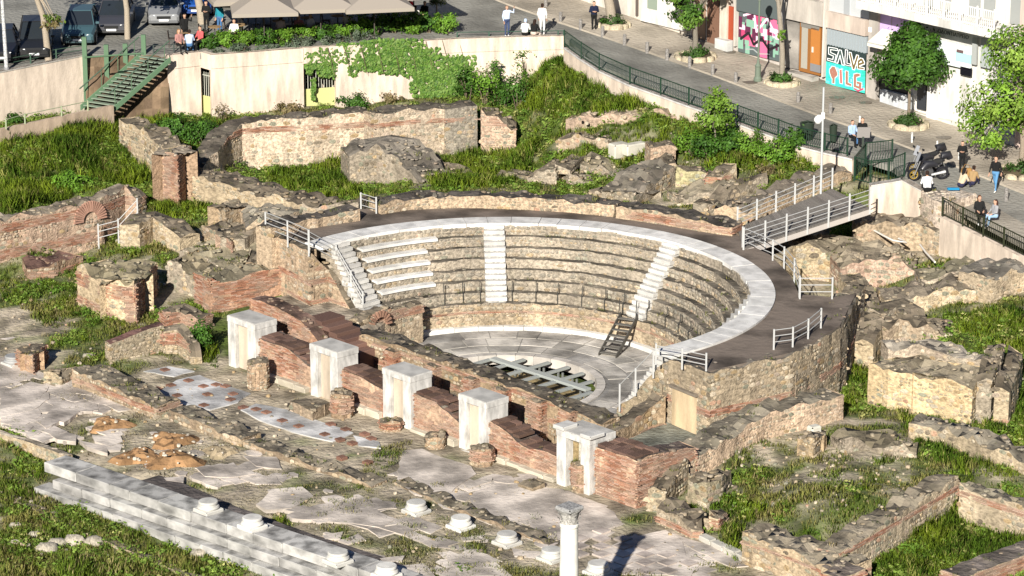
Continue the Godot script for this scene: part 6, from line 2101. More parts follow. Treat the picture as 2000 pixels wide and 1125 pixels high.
	for k in 40:
		im.fill_rect(Rect2i(rng.randi_range(0, 230), rng.randi_range(115, 240), rng.randi_range(4, 26), rng.randi_range(4, 22)), [Color(0.15, 0.72, 0.64), Color(0.40, 0.88, 0.82), Color(0.60, 0.92, 0.88)][rng.randi() % 3])
	for w in [[17, Color(0.96, 0.96, 0.96)], [9, Color(0.42, 0.36, 0.20)]]:
		stroke(im, [Vector2(60, 20), Vector2(18, 24), Vector2(20, 55), Vector2(52, 62), Vector2(46, 98), Vector2(14, 96)], w[0], w[1] if w[0] > 10 else Color(0.25, 0.32, 0.31))
		stroke(im, [Vector2(64, 100), Vector2(84, 24), Vector2(104, 104)], w[0], w[1] if w[0] > 10 else Color(0.25, 0.32, 0.31))
		stroke(im, [Vector2(122, 14), Vector2(120, 98), Vector2(142, 98)], w[0], w[1] if w[0] > 10 else Color(0.2, 0.22, 0.25))
		stroke(im, [Vector2(144, 24), Vector2(168, 116), Vector2(190, 30)], w[0], w[1])
		stroke(im, [Vector2(196, 84), Vector2(226, 64), Vector2(214, 44), Vector2(196, 64), Vector2(196, 104), Vector2(226, 100)], w[0], w[1])
	for w in [[22, Color(0.75, 0.93, 0.88)], [14, Color(0.62, 0.42, 0.36)]]:
		stroke(im, [Vector2(46, 142), Vector2(30, 168), Vector2(44, 204), Vector2(64, 178), Vector2(48, 142), Vector2(48, 236)], w[0], w[1])
		stroke(im, [Vector2(90, 150), Vector2(96, 224)], w[0], w[1] if w[0] > 20 else Color(0.84, 0.42, 0.40))
		stroke(im, [Vector2(128, 150), Vector2(130, 222), Vector2(152, 226)], w[0], w[1])
		stroke(im, [Vector2(200, 148), Vector2(178, 160), Vector2(180, 226), Vector2(210, 230), Vector2(212, 200), Vector2(196, 200)], w[0], w[1])
	stroke(im, [Vector2(176, 244), Vector2(200, 252), Vector2(230, 230)], 8, Color(0.75, 0.25, 0.40))
	a = FP(1613, 163)
	b = FP(1692, 104)
	picture_quad(t, "graffiti_shutter", a.x, b.x, a.y, b.y, 0.02, im)
	var nrib := 14
	var rc := FP(1613, 84)
	var rd := FP(1692, 74)
	for k in nrib:
		var u0 := lerpf(a.x, b.x, float(k) / nrib)
		fbox_at(t, "corrugation", u0 + 0.01, lerpf(a.x, b.x, (k + 0.55) / nrib), b.y - 0.02, b.y + 0.85, 0.03, 0.1, Color(0.36, 0.40, 0.42), M.galv)
	fbox_at(t, "sheet", a.x, b.x, b.y, b.y + 0.85, 0.0, 0.1, Color(0.34, 0.38, 0.40), M.galv)
	fbox_at(t, "parapet", a.x, b.x, b.y + 0.9, b.y + 1.75, 0.15, 0.35, Color(0.62, 0.52, 0.44), M.plaster)
	fbox_at(t, "upper_sheet", a.x, b.x, b.y + 1.75, b.y + 4.2, -0.1, 0.2, Color(0.55, 0.57, 0.58), M.galv)
	fbox_at(t, "grey_panel", lerpf(a.x, b.x, 0.38), lerpf(a.x, b.x, 0.52), b.y + 1.76, b.y + 4.0, -0.05, 0.1, Color(0.34, 0.36, 0.37), M.gloss)  # flat grey panel set in place of an upper opening
	# white apartment house with balcony
	t = thing("apartment_house", "white apartment house with a railed balcony over its shop fronts", "building", fa + fdir * xa)
	var xe := FP(1968, 270).x
	var base := FP(1900, 250).y
	fbox_at(t, "wall", xa, xe + 0.5, base - 2.5, base + 12.0, -0.3, 7.0, white, M.plaster)
	fbox(t, "column", 1692, 200, 1716, 20, 0.05, 0.5, Color(0.44, 0.40, 0.36), M.plaster)
	fbox(t, "number_plate", 1696, 62, 1702, 54, 0.07, 0.03, Color(0.8, 0.8, 0.82), M.paint)
	fbox(t, "purple_panel", 1715, 70, 1790, 42, -0.1, 0.1, Color(0.50, 0.36, 0.66), M.paint)
	fbox(t, "panel_joint", 1740, 62, 1742, 34, -0.08, 0.05, Color(0.35, 0.30, 0.36), M.paint)
	fbox(t, "shop_window", 1712, 190, 1772, 150, -0.15, 0.1, Color(0.02, 0.02, 0.022), M.gloss)
	fbox(t, "window_plinth", 1718, 202, 1772, 188, 0.1, 0.4, Color(0.58, 0.60, 0.62), M.plaster)
	fbox(t, "shop_door", 1790, 212, 1809, 160, -0.12, 0.1, Color(0.03, 0.035, 0.04), M.gloss)
	fbox(t, "white_column", 1809, 230, 1830, 150, 0.1, 0.5, Color(0.76, 0.74, 0.70), M.plaster)
	fbox(t, "sign_panel", 1815, 118, 1896, 92, 0.0, 0.12, Color(0.70, 0.76, 0.76), M.paint)
	fbox(t, "blue_panel", 1866, 118, 1896, 108, 0.03, 0.05, Color(0.38, 0.62, 0.66), M.paint)
	fbox(t, "dark_slot", 1868, 102, 1881, 99, 0.03, 0.05, Color(0.14, 0.09, 0.09), M.paint)
	fbox(t, "grey_window", 1897, 125, 1908, 75, 0.0, 0.1, Color(0.36, 0.37, 0.36), M.gloss)
	fbox(t, "grey_window", 1914, 130, 1937, 78, 0.0, 0.1, Color(0.36, 0.39, 0.38), M.gloss)
	fbox(t, "dark_vent", 1875, 145, 1896, 134, 0.0, 0.1, Color(0.01, 0.01, 0.012), M.paint)
	fbox(t, "plinth", 1716, 218, 1985, 270, 0.02, 0.3, Color(0.70, 0.66, 0.58), M.plaster)
	# balcony
	var bo := 1.5
	var c0 := FP(1672, 10, bo)
	var c1 := FP(1952, 75, bo)
	var hb := (c0.y + c1.y) * 0.5
	fbox_at(t, "balcony_slab", c0.x, c1.x, hb - 0.12, hb + 0.28, bo, bo, Color(0.76, 0.73, 0.68), M.plaster)
	var nb := 70
	var br := MB.new()
	br.box(Vector3(-0.012, 0, -0.012), Vector3(0.024, 0, 0), Vector3(0, 0.9, 0), Vector3(0, 0, 0.024), Color(0.78, 0.76, 0.72))
	var brm := br.mesh()
	for k in nb:
		var o := MeshInstance3D.new()
		o.name = "baluster"
		o.mesh = brm
		o.material_override = M.paint
		o.position = fa + fdir * lerpf(c0.x + 0.3, c1.x - 0.5, k / (nb - 1.0)) + fout * (bo - 0.1) - t.position
		o.position.y = hb + 0.28 - t.position.y
		t.add_child(o, true)
	for y in [0.32, 1.15]:
		fbox_at(t, "balcony_rail", c0.x + 0.28, c1.x - 0.48, hb + y, hb + y + 0.05, bo - 0.08, 0.05, Color(0.78, 0.76, 0.72), M.paint)
	for k in 9:
		var u := lerpf(c0.x + 0.28, c1.x - 0.5, k / 8.0)
		fbox_at(t, "balcony_post", u, u + 0.06, hb + 0.28, hb + 1.3, bo - 0.06, 0.06, Color(0.78, 0.76, 0.72), M.paint)
	for q in [0.30, 0.42, 0.62, 0.72, 0.9]:
		var u := lerpf(c0.x, c1.x, q)
		fbox_at(t, "balcony_door", u, u + 0.75, hb + 0.3, hb + 2.7, -0.26, 0.1, Color(0.30, 0.31, 0.30), M.gloss)
		fbox_at(t, "curtain", u + 0.8, u + 1.2, hb + 0.3, hb + 2.6, -0.27, 0.1, Color(0.62, 0.60, 0.55), M.cloth)
	# lettering on the dark strip under the balcony
	var tm := TextMesh.new()
	tm.text = "ΟΔΟΝΤΙΑΤΡΕΙΟ"
	tm.font_size = 26
	tm.pixel_size = 0.011
	tm.depth = 0.03
	var tx := MeshInstance3D.new()
	tx.name = "sign_lettering"
	tx.mesh = tm
	tx.material_override = mat(Color(0.11, 0.11, 0.11), 0.6, null, 1, null, 1, false)
	t.add_child(tx)
	var pc := FP(1862, 66, 0.2)
	var ux := fdir
	tx.transform = Transform3D(Basis(ux, Vector3.UP, fout), fa + ux * pc.x + fout * 0.2 - t.position)
	tx.position.y = pc.y - t.position.y
	# pink neighbour
	t = thing("pink_house", "pale pink corner house beside the white apartment house", "building", fa + fdir * (xe + 0.6))
	fbox_at(t, "wall", xe + 0.55, xe + 16.0, base - 3.5, base + 12.0, 0.1, 8.0, Color(0.66, 0.52, 0.45), M.plaster)
	fbox_at(t, "balcony_soffit", xe - 0.9, xe + 0.5, hb - 0.05, hb + 0.1, 1.3, 1.4, Color(0.42, 0.15, 0.08), M.plaster)
	for k in 3:
		fbox_at(t, "window", xe + 1.2 + k * 2.2, xe + 2.2 + k * 2.2, base + 4.2, base + 5.8, 0.12, 0.1, Color(0.20, 0.20, 0.19), M.gloss)
		fbox_at(t, "window_sill", xe + 1.1 + k * 2.2, xe + 2.3 + k * 2.2, base + 4.05, base + 4.19, 0.25, 0.2, Color(0.55, 0.5, 0.45), M.plaster)
	# cream awning
	var aw := thing("awning", "cream cloth awning under the purple panel of the apartment house", "awning", fa + fdir * xa)
	var am := MB.new()
	var p0 := FP(1694, 82, 1.0)
	var p1 := FP(1768, 92, 1.0)
	var q0 := fa + fdir * p0.x + fout * 1.0
	var q1 := fa + fdir * (p1.x) + fout * 1.0
	q0.y = p0.y
	q1.y = p0.y
	var r0 := q0 - fout * 1.05 + Vector3(0, 0.55, 0)
	var r1 := q1 - fout * 1.05 + Vector3(0, 0.55, 0)
	for e in [[q0, q1, r1, r0], [q0, q1, q1 - Vector3(0, 0.2, 0), q0 - Vector3(0, 0.2, 0)]]:
		am.quad(e[0] - aw.position, e[1] - aw.position, e[2] - aw.position, e[3] - aw.position, Color(0.74, 0.69, 0.58))
	part("cloth", am, M.cloth, aw)
	var ab := MB.new()
	ab.tube([q0 - aw.position, q1 - aw.position], [0.03], Color(0.5, 0.5, 0.48), 5)
	part("front_bar", ab, M.galv, aw)


func leafy(mb: MB, c: Vector3, rx: float, ry: float, rz: float, count: int, size: float, cols: Array, clumps := 0, droop := 0.0) -> void:
	var cl := []
	var k0 := clumps if clumps > 0 else maxi(4, count / 60)
	for k in k0:
		var d := Vector3(rnd(-1, 1), rnd(-1, 1), rnd(-1, 1))
		while d.length() > 1.0 or d.length() < 0.05:
			d = Vector3(rnd(-1, 1), rnd(-1, 1), rnd(-1, 1))
		d = d.normalized() * pow(rng.randf(), 0.35) * 0.88
		cl.append([c + Vector3(d.x * rx, d.y * ry, d.z * rz), shade(cols[rng.randi() % cols.size()], 0.75, 1.25)])
	var cr := pow(rx * ry * rz, 1.0 / 3.0) * 0.95 / pow(float(k0), 0.33)
	for k in count:
		var q: Array = cl[rng.randi() % k0]
		var o := Vector3(rng.randfn(), rng.randfn() * 0.8, rng.randfn()) * cr * 0.55
		var p: Vector3 = q[0] + o
		var out := (p - c).normalized()
		var nrm := (out + Vector3(rnd(-1, 1), rnd(-0.4, 1.2), rnd(-1, 1)) * 0.8).normalized()
		var a := nrm.cross(Vector3(rnd(-1, 1), rnd(-1, 1), rnd(-1, 1))).normalized()
		var b := nrm.cross(a)
		var s := size * rnd(0.6, 1.3)
		var col := shade(q[1], 0.8, 1.2)
		a *= s
		b *= s * 0.6
		mb.quad(p - a, p + b * 0.9, p + a, p - b, col, nrm)


func tree(called: String, label: String, base: Vector3, trunk: Array, rad: Array, crowns: Array, leaf: float, cols: Array, bark := Color(0.30, 0.26, 0.20), category := "tree") -> Node3D:
	var t := thing(called, label, category, base)
	var tb := MB.new()
	tb.tube(trunk, rad, bark, 9)
	for cr in crowns:
		var tip: Vector3 = trunk[trunk.size() - 1]
		var from: Vector3 = trunk[maxi(0, trunk.size() - 2)]
		for k in 5:
			var e: Vector3 = cr[0] + Vector3(rnd(-0.7, 0.7) * cr[1], rnd(-0.5, 0.6) * cr[2], rnd(-0.7, 0.7) * cr[3])
			var s := from.lerp(tip, rng.randf())
			tb.tube([s, s.lerp(e, 0.5) + Vector3(0, rnd(0.0, 0.2), 0), e], [rad[rad.size() - 1] * 0.6, rad[rad.size() - 1] * 0.35, 0.012], bark, 5, false)
	part("trunk", tb, M.bark, t)
	var lb := MB.new()
	for cr in crowns:
		leafy(lb, cr[0], cr[1], cr[2], cr[3], cr[4], leaf, cols, cr[5] if cr.size() > 5 else 0)
	part("crown", lb, M.leaf, t)
	return t


func planter(label: String, c: Vector3, r: float, bushy := true) -> void:
	var t := thing("planter_bed", label, "planter", c)
	var n := 9
	for k in n:
		var a0 := TAU * k / n
		var mb := MB.new()
		var p := Vector3(cos(a0), 0, sin(a0)) * r
		put_stone(mb, p, Vector3(-sin(a0), 0, cos(a0)) * rnd(0.6, 0.95), Vector3(cos(a0), 0, sin(a0)) * 0.3, Vector3(0, rnd(0.18, 0.26), 0), shade(Color(0.55, 0.47, 0.33), 0.85, 1.1))
		part("edge_stone", mb, M.stone, t)
	var eb := MB.new()
	eb.lathe(Vector3.ZERO, [[0.0, 0.12], [r * 0.95, 0.10]], Color(0.14, 0.11, 0.07), 14)
	part("earth", eb, M.earth, t)
	if bushy:
		var lb := MB.new()
		leafy(lb, Vector3(0, 0.25, 0), r * 0.85, 0.3, r * 0.75, 900, 0.07, [Color(0.05, 0.11, 0.02), Color(0.04, 0.08, 0.02)])
		part("ground_cover", lb, M.leaf, t)


func make_street_things() -> void:
	var fresh := [Color(0.10, 0.20, 0.02), Color(0.07, 0.15, 0.015), Color(0.13, 0.24, 0.03)]
	var deep := [Color(0.045, 0.105, 0.015), Color(0.06, 0.135, 0.02), Color(0.035, 0.085, 0.012)]
	# bollards
	var first: Node3D = null
	var grey := [[1066, 14], [1095, 42], [1134, 56], [1177, 70], [1220, 86], [1264, 101], [1303, 115], [1347, 130], [1392, 145], [1437, 161], [1559, 200], [1622, 222], [1965, 389]]
	var pale := [[1679, 247], [1781, 279], [1830, 296], [1873, 312]]
	for set in [[grey, Color(0.30, 0.28, 0.26), "stubby grey stone bollard along the kerb of the far pavement", "grey bollards along the kerb"], [pale, Color(0.72, 0.71, 0.68), "slim white bollard along the kerb below the leafy trees", "white bollards along the kerb"]]:
		first = null
		for q in set[0]:
			var p := S(q[0], q[1], 0.08)
			if first == null:
				first = thing("bollard", set[2], "bollard", p, 0.0, set[3])
				var mb := MB.new()
				var r: float = 0.1 if set[0] == grey else 0.055
				mb.lathe(Vector3.ZERO, [[r, -0.1], [r, 0.4], [r * 0.85, 0.43], [r * 0.85, 0.45]], set[1], 14)
				part("shaft", mb, M.stone, first)
				var cb := MB.new()
				cb.lathe(Vector3.ZERO, [[r * 0.85, 0.45], [r * 1.02, 0.47], [r * 0.9, 0.52], [0.0, 0.56]], set[1], 14)
				part("cap", cb, M.stone, first)
			else:
				dup(first, p, 0.0)
	# planters and street trees
	planter("stone-edged bed round the leaning trunk on the far pavement", S(1197, 50, 0.1), 0.85)
	planter("stone-edged bed of the many-stemmed tree before the white panel", S(1358, 112, 0.1), 1.0)
	planter("small bed at the foot of the pale leaning trunk", S(1528, 162, 0.1), 0.8)
	planter("stone-edged bed below the dense round tree", S(1774, 245, 0.1), 0.9)
	planter("stone-edged bed below the loose bright tree", S(1992, 338, 0.1), 1.1)
	tree("street_tree", "leaning pale tree trunk with its crown above the cafe street", S(1196, 46, 0.1), [Vector3.ZERO, Vector3(-0.15, 1.0, 0), Vector3(-0.5, 2.6, -0.2), Vector3(-0.8, 4.2, -0.3)], [0.30, 0.26, 0.22, 0.16], [[Vector3(-1.0, 5.6, -0.6), 2.2, 1.3, 2.0, 2200]], 0.12, fresh, Color(0.42, 0.36, 0.28))
	tree("street_tree", "dark many-stemmed tree before the white panel of the shop house", S(1357, 106, 0.1), [Vector3.ZERO, Vector3(0.03, 0.7, 0), Vector3(0.0, 1.5, 0), Vector3(0.1, 2.4, 0)], [0.17, 0.15, 0.13, 0.08], [[Vector3(-0.35, 2.2, 0), 0.95, 0.75, 0.8, 1500], [Vector3(-1.0, 3.3, -0.1), 1.0, 0.7, 0.9, 1500], [Vector3(0.9, 3.6, 0.1), 0.9, 0.6, 0.8, 1100], [Vector3(0, 4.6, 0), 1.6, 0.9, 1.2, 1400]], 0.11, [Color(0.06, 0.13, 0.02), Color(0.11, 0.2, 0.03), Color(0.04, 0.09, 0.015)], Color(0.25, 0.22, 0.18))
	tree("street_tree", "pale leaning trunk with sparse leaves beside the wooden door", S(1527, 155, 0.1), [Vector3.ZERO, Vector3(0.0, 1.4, 0), Vector3(-0.15, 3.0, 0), Vector3(-0.4, 5.0, 0)], [0.15, 0.14, 0.12, 0.09], [[Vector3(-0.1, 2.4, 0.1), 0.25, 0.3, 0.25, 70], [Vector3(-0.6, 6.2, 0), 1.6, 1.0, 1.4, 1500]], 0.1, fresh, Color(0.36, 0.31, 0.25))
	tree("street_tree", "dense dark green round-crowned tree in front of the apartment house", S(1774, 236, 0.1), [Vector3.ZERO, Vector3(0.02, 0.9, 0), Vector3(0, 1.7, 0), Vector3(0, 2.8, 0)], [0.085, 0.08, 0.075, 0.06], [[Vector3(0.0, 2.85, 0), 2.15, 1.2, 1.6, 7500, 110], [Vector3(0.1, 3.9, 0), 1.45, 1.0, 1.2, 3600, 60], [Vector3(0.1, 4.75, 0), 0.6, 0.5, 0.6, 700]], 0.105, deep, Color(0.25, 0.2, 0.15))
	tree("street_tree", "loose bright green tree at the street corner with light showing through", S(1994, 330, 0.1), [Vector3.ZERO, Vector3(0.05, 1.2, 0), Vector3(-0.1, 2.6, 0.1), Vector3(-0.2, 4.2, 0.1)], [0.16, 0.14, 0.11, 0.07], [[Vector3(-0.5, 3.4, 0.3), 2.6, 1.7, 1.7, 6000, 90], [Vector3(0.1, 5.8, 0.2), 2.2, 1.6, 1.5, 4000, 70], [Vector3(-2.2, 2.6, 0.3), 1.3, 1.0, 0.9, 700, 26], [Vector3(-1.6, 1.6, 0.4), 1.2, 0.5, 0.8, 520, 20]], 0.1, [Color(0.15, 0.26, 0.03), Color(0.10, 0.19, 0.02), Color(0.20, 0.30, 0.05)], Color(0.35, 0.29, 0.22))
	# trees among the parked cars
	tree("plane_tree", "pale trunk with dry drooping leaves between two parked cars", S(95, 118, 0.0), [Vector3.ZERO, Vector3(-0.1, 1.4, 0), Vector3(-0.2, 2.4, 0), Vector3(-0.6, 3.6, 0), Vector3(-0.7, 4.6, 0)], [0.2, 0.17, 0.16, 0.12, 0.1], [[Vector3(0.35, 2.2, 0.2), 0.5, 0.35, 0.4, 220], [Vector3(-0.4, 6.6, 0), 2.6, 1.5, 2.2, 1800]], 0.12, [Color(0.20, 0.16, 0.07), Color(0.10, 0.15, 0.03)], Color(0.45, 0.38, 0.29))
	tree("plane_tree", "straight pale trunk in front of the dark grey car", S(249, 76, 0.0), [Vector3.ZERO, Vector3(0.02, 1.6, 0), Vector3(-0.1, 2.8, 0), Vector3(0.1, 4.2, 0)], [0.17, 0.15, 0.14, 0.11], [[Vector3(0.9, 2.9, -0.3), 1.3, 0.5, 0.8, 500], [Vector3(0.2, 6.0, 0), 2.6, 1.4, 2.2, 1800]], 0.12, deep, Color(0.46, 0.39, 0.30))
	tree("plane_tree", "thick pale trunk in front of the blue car", S(396, 46, 0.0), [Vector3.ZERO, Vector3(-0.1, 0.8, 0), Vector3(-0.3, 1.8, 0), Vector3(-0.4, 4.0, 0)], [0.28, 0.24, 0.2, 0.15], [[Vector3(-0.3, 6.2, 0), 2.6, 1.5, 2.2, 1800]], 0.12, deep, Color(0.46, 0.39, 0.30))
	# white mast and street lamp
	var wm := thing("lamp_mast", "white peeling mast beside the black van", "lamp post", S(13, 138, 0.0))
	var mb := MB.new()
	mb.tube([Vector3.ZERO, Vector3(-0.1, 5.5, 0)], [0.11, 0.08], Color(0.62, 0.62, 0.62), 8)
	part("mast", mb, M.stone, wm)
	var fb := MB.new()
	fb.lathe(Vector3.ZERO, [[0.16, -0.05], [0.16, 0.12], [0.11, 0.2]], Color(0.3, 0.3, 0.3), 10)
	part("foot", fb, M.stone, wm)
	var sl := thing("street_lamp", "ornate dark green cast iron lamp post before the pink graffiti", "street lamp", S(1480, 158, 0.1))
	var lb := MB.new()
	lb.lathe(Vector3.ZERO, [[0.22, 0], [0.22, 0.15], [0.16, 0.25], [0.15, 0.75], [0.18, 0.8], [0.08, 0.95], [0.05, 1.2], [0.045, 4.2], [0.08, 4.3]], Color(0.14, 0.17, 0.13), 12)
	part("post", lb, M.metal, sl)
	var gb := MB.new()
	gb.lathe(Vector3(0, 4.3, 0), [[0.08, 0.0], [0.2, 0.25], [0.22, 0.4], [0.12, 0.55], [0.0, 0.6]], Color(0.6, 0.6, 0.55), 10)
	part("lantern", gb, M.gloss, sl)
	# manhole covers and gratings
	for q in [[1635, 190, 0.42], [1690, 200, 0.35], [1268, 42, 0.45], [1425, 101, 0.35], [1465, 160, 0.4], [1843, 268, 0.4]]:
		var cb := MB.new()
		cb.lathe(Vector3.ZERO, [[q[2], 0.0], [q[2], 0.012], [0.0, 0.014]], Color(0.13, 0.11, 0.09), 18)
		var o := part("manhole_cover", cb, M.metal, self)
		o.position = S(q[0], q[1], 0.101)
		tag(o, "dark round iron cover set in the far pavement", "manhole cover", "iron covers in the pavement")
	# bench board and bin by the fence
	var bp := S(1685, 290, 0.0)
	var bt := thing("notice_board", "plain grey tilted info board standing at the fence before the couple", "board", bp)
	var bb := MB.new()
	bb.box(Vector3(-0.32, 0.55, 0), Vector3(0.64, 0, 0), Vector3(0.05, 0.5, -0.1), Vector3(0, 0, 0.04), Color(0.2, 0.185, 0.175))
	part("panel", bb, M.paint, bt)
	var bl := MB.new()
	bl.box(Vector3(-0.05, 0, -0.05), Vector3(0.1, 0, 0), Vector3(0, 0.6, 0), Vector3(0, 0, 0.1), Color(0.05, 0.06, 0.05))
	part("stand", bl, M.metal, bt)
	for q in [[1576, 272, 0.36], [1627, 278, 0.2]]:
		var lt := thing("litter_bin", "dark slatted litter bin behind the fence" if q[2] > 0.3 else "small dark box on a post behind the fence", "bin", S(q[0], q[1], 0.0))
		var tb := MB.new()
		tb.lathe(Vector3.ZERO, [[q[2] * 0.8, 0.0], [q[2], 0.85], [q[2] * 0.92, 0.86], [q[2] * 0.85, 0.5]], Color(0.03, 0.04, 0.03), 10)
		part("drum", tb, M.metal, lt)
		var rb := MB.new()
		rb.tube([Vector3(-q[2], 0.84, 0), Vector3(0, 0.95, 0), Vector3(q[2], 0.84, 0)], [0.02], Color(0.03, 0.04, 0.03), 5)
		part("handle", rb, M.metal, lt)
	make_motorbike()


func make_motorbike() -> void:
	var c := S(1812, 352, 0.0)
	var t := thing("motorbike", "black motorcycle with a yellow-rimmed front wheel parked by the wall", "motorcycle", c, 0.25)
	var blk := Color(0.018, 0.018, 0.02)
	for q in [[-0.72, Color(0.30, 0.20, 0.03)], [0.72, Color(0.05, 0.05, 0.05)]]:
		var w := Node3D.new()
		w.name = "wheel"
		t.add_child(w, true)
		w.position = Vector3(q[0], 0.32, 0)
		var ty := MB.new()
		var rim := MB.new()
		for s in 20:
			var a := TAU * s / 20.0
			var b := TAU * (s + 1) / 20.0
			ty.tube([Vector3(cos(a), sin(a), 0) * 0.27, Vector3(cos(b), sin(b), 0) * 0.27], [0.06], blk, 6, false)
			rim.tube([Vector3(cos(a), sin(a), 0) * 0.205, Vector3(cos(b), sin(b), 0) * 0.205], [0.03], q[1], 5, false)
		for s in 5:
			var a := TAU * s / 5.0
			rim.tube([Vector3.ZERO, Vector3(cos(a), sin(a), 0) * 0.2], [0.02], q[1], 4)
		part("tyre", ty, M.cloth, w)
		part("rim", rim, M.gloss, w)
	var body := MB.new()
	body.tube([Vector3(-0.3, 0.55, 0), Vector3(-0.1, 0.78, 0), Vector3(0.25, 0.8, 0), Vector3(0.45, 0.72, 0)], [0.16, 0.21, 0.17, 0.12], blk, 10)
	body.tube([Vector3(-0.25, 0.42, 0), Vector3(0.2, 0.4, 0)], [0.2, 0.18], Color(0.06, 0.06, 0.06), 9)
	part("body", body, M.gloss, t)
	var seat := MB.new()
	seat.tube([Vector3(0.2, 0.86, 0), Vector3(0.5, 0.88, 0), Vector3(0.8, 0.95, 0)], [0.13, 0.14, 0.08], Color(0.025, 0.025, 0.025), 8)
	part("seat", seat, M.cloth, t)
	var cs := MB.new()
	cs.tube([Vector3(0.65, 0.95, 0), Vector3(0.7, 1.15, 0), Vector3(1.0, 1.2, 0), Vector3(1.08, 1.0, 0)], [0.16, 0.2, 0.2, 0.16], blk, 10)
	part("top_case", cs, M.gloss, t)
	var fk := MB.new()
	for s in [-0.1, 0.1]:
		fk.tube([Vector3(-0.72, 0.32, s), Vector3(-0.45, 0.98, s)], [0.03], Color(0.2, 0.2, 0.2), 6)
	fk.tube([Vector3(-0.42, 1.02, -0.38), Vector3(-0.48, 1.0, 0), Vector3(-0.42, 1.02, 0.38)], [0.022], blk, 6)
	part("fork", fk, M.metal, t)
	var ws := MB.new()
	ws.quad(Vector3(-0.6, 0.95, -0.16), Vector3(-0.6, 0.95, 0.16), Vector3(-0.42, 1.4, 0.13), Vector3(-0.42, 1.4, -0.13), Color(0.35, 0.36, 0.38))
	part("windscreen", ws, M.gloss, t)
	var ex := MB.new()
	ex.tube([Vector3(0.1, 0.3, 0.18), Vector3(0.8, 0.42, 0.2)], [0.05, 0.07], Color(0.5, 0.5, 0.5), 8)
	part("exhaust", ex, M.metal, t)
	for s in [-1.0, 1.0]:
		var mr := MB.new()
		mr.tube([Vector3(-0.45, 1.02, 0.3 * s), Vector3(-0.4, 1.25, 0.36 * s)], [0.012], blk, 4)
		mr.box(Vector3(-0.42, 1.22, 0.3 * s), Vector3(0.03, 0, 0), Vector3(0, 0.1, 0), Vector3(0, 0, 0.16 * s), blk)
		part("mirror", mr, M.gloss, t)
	dup(t, S(1806, 338, 0.0), 0.5, "second black motorcycle standing close behind the first one")


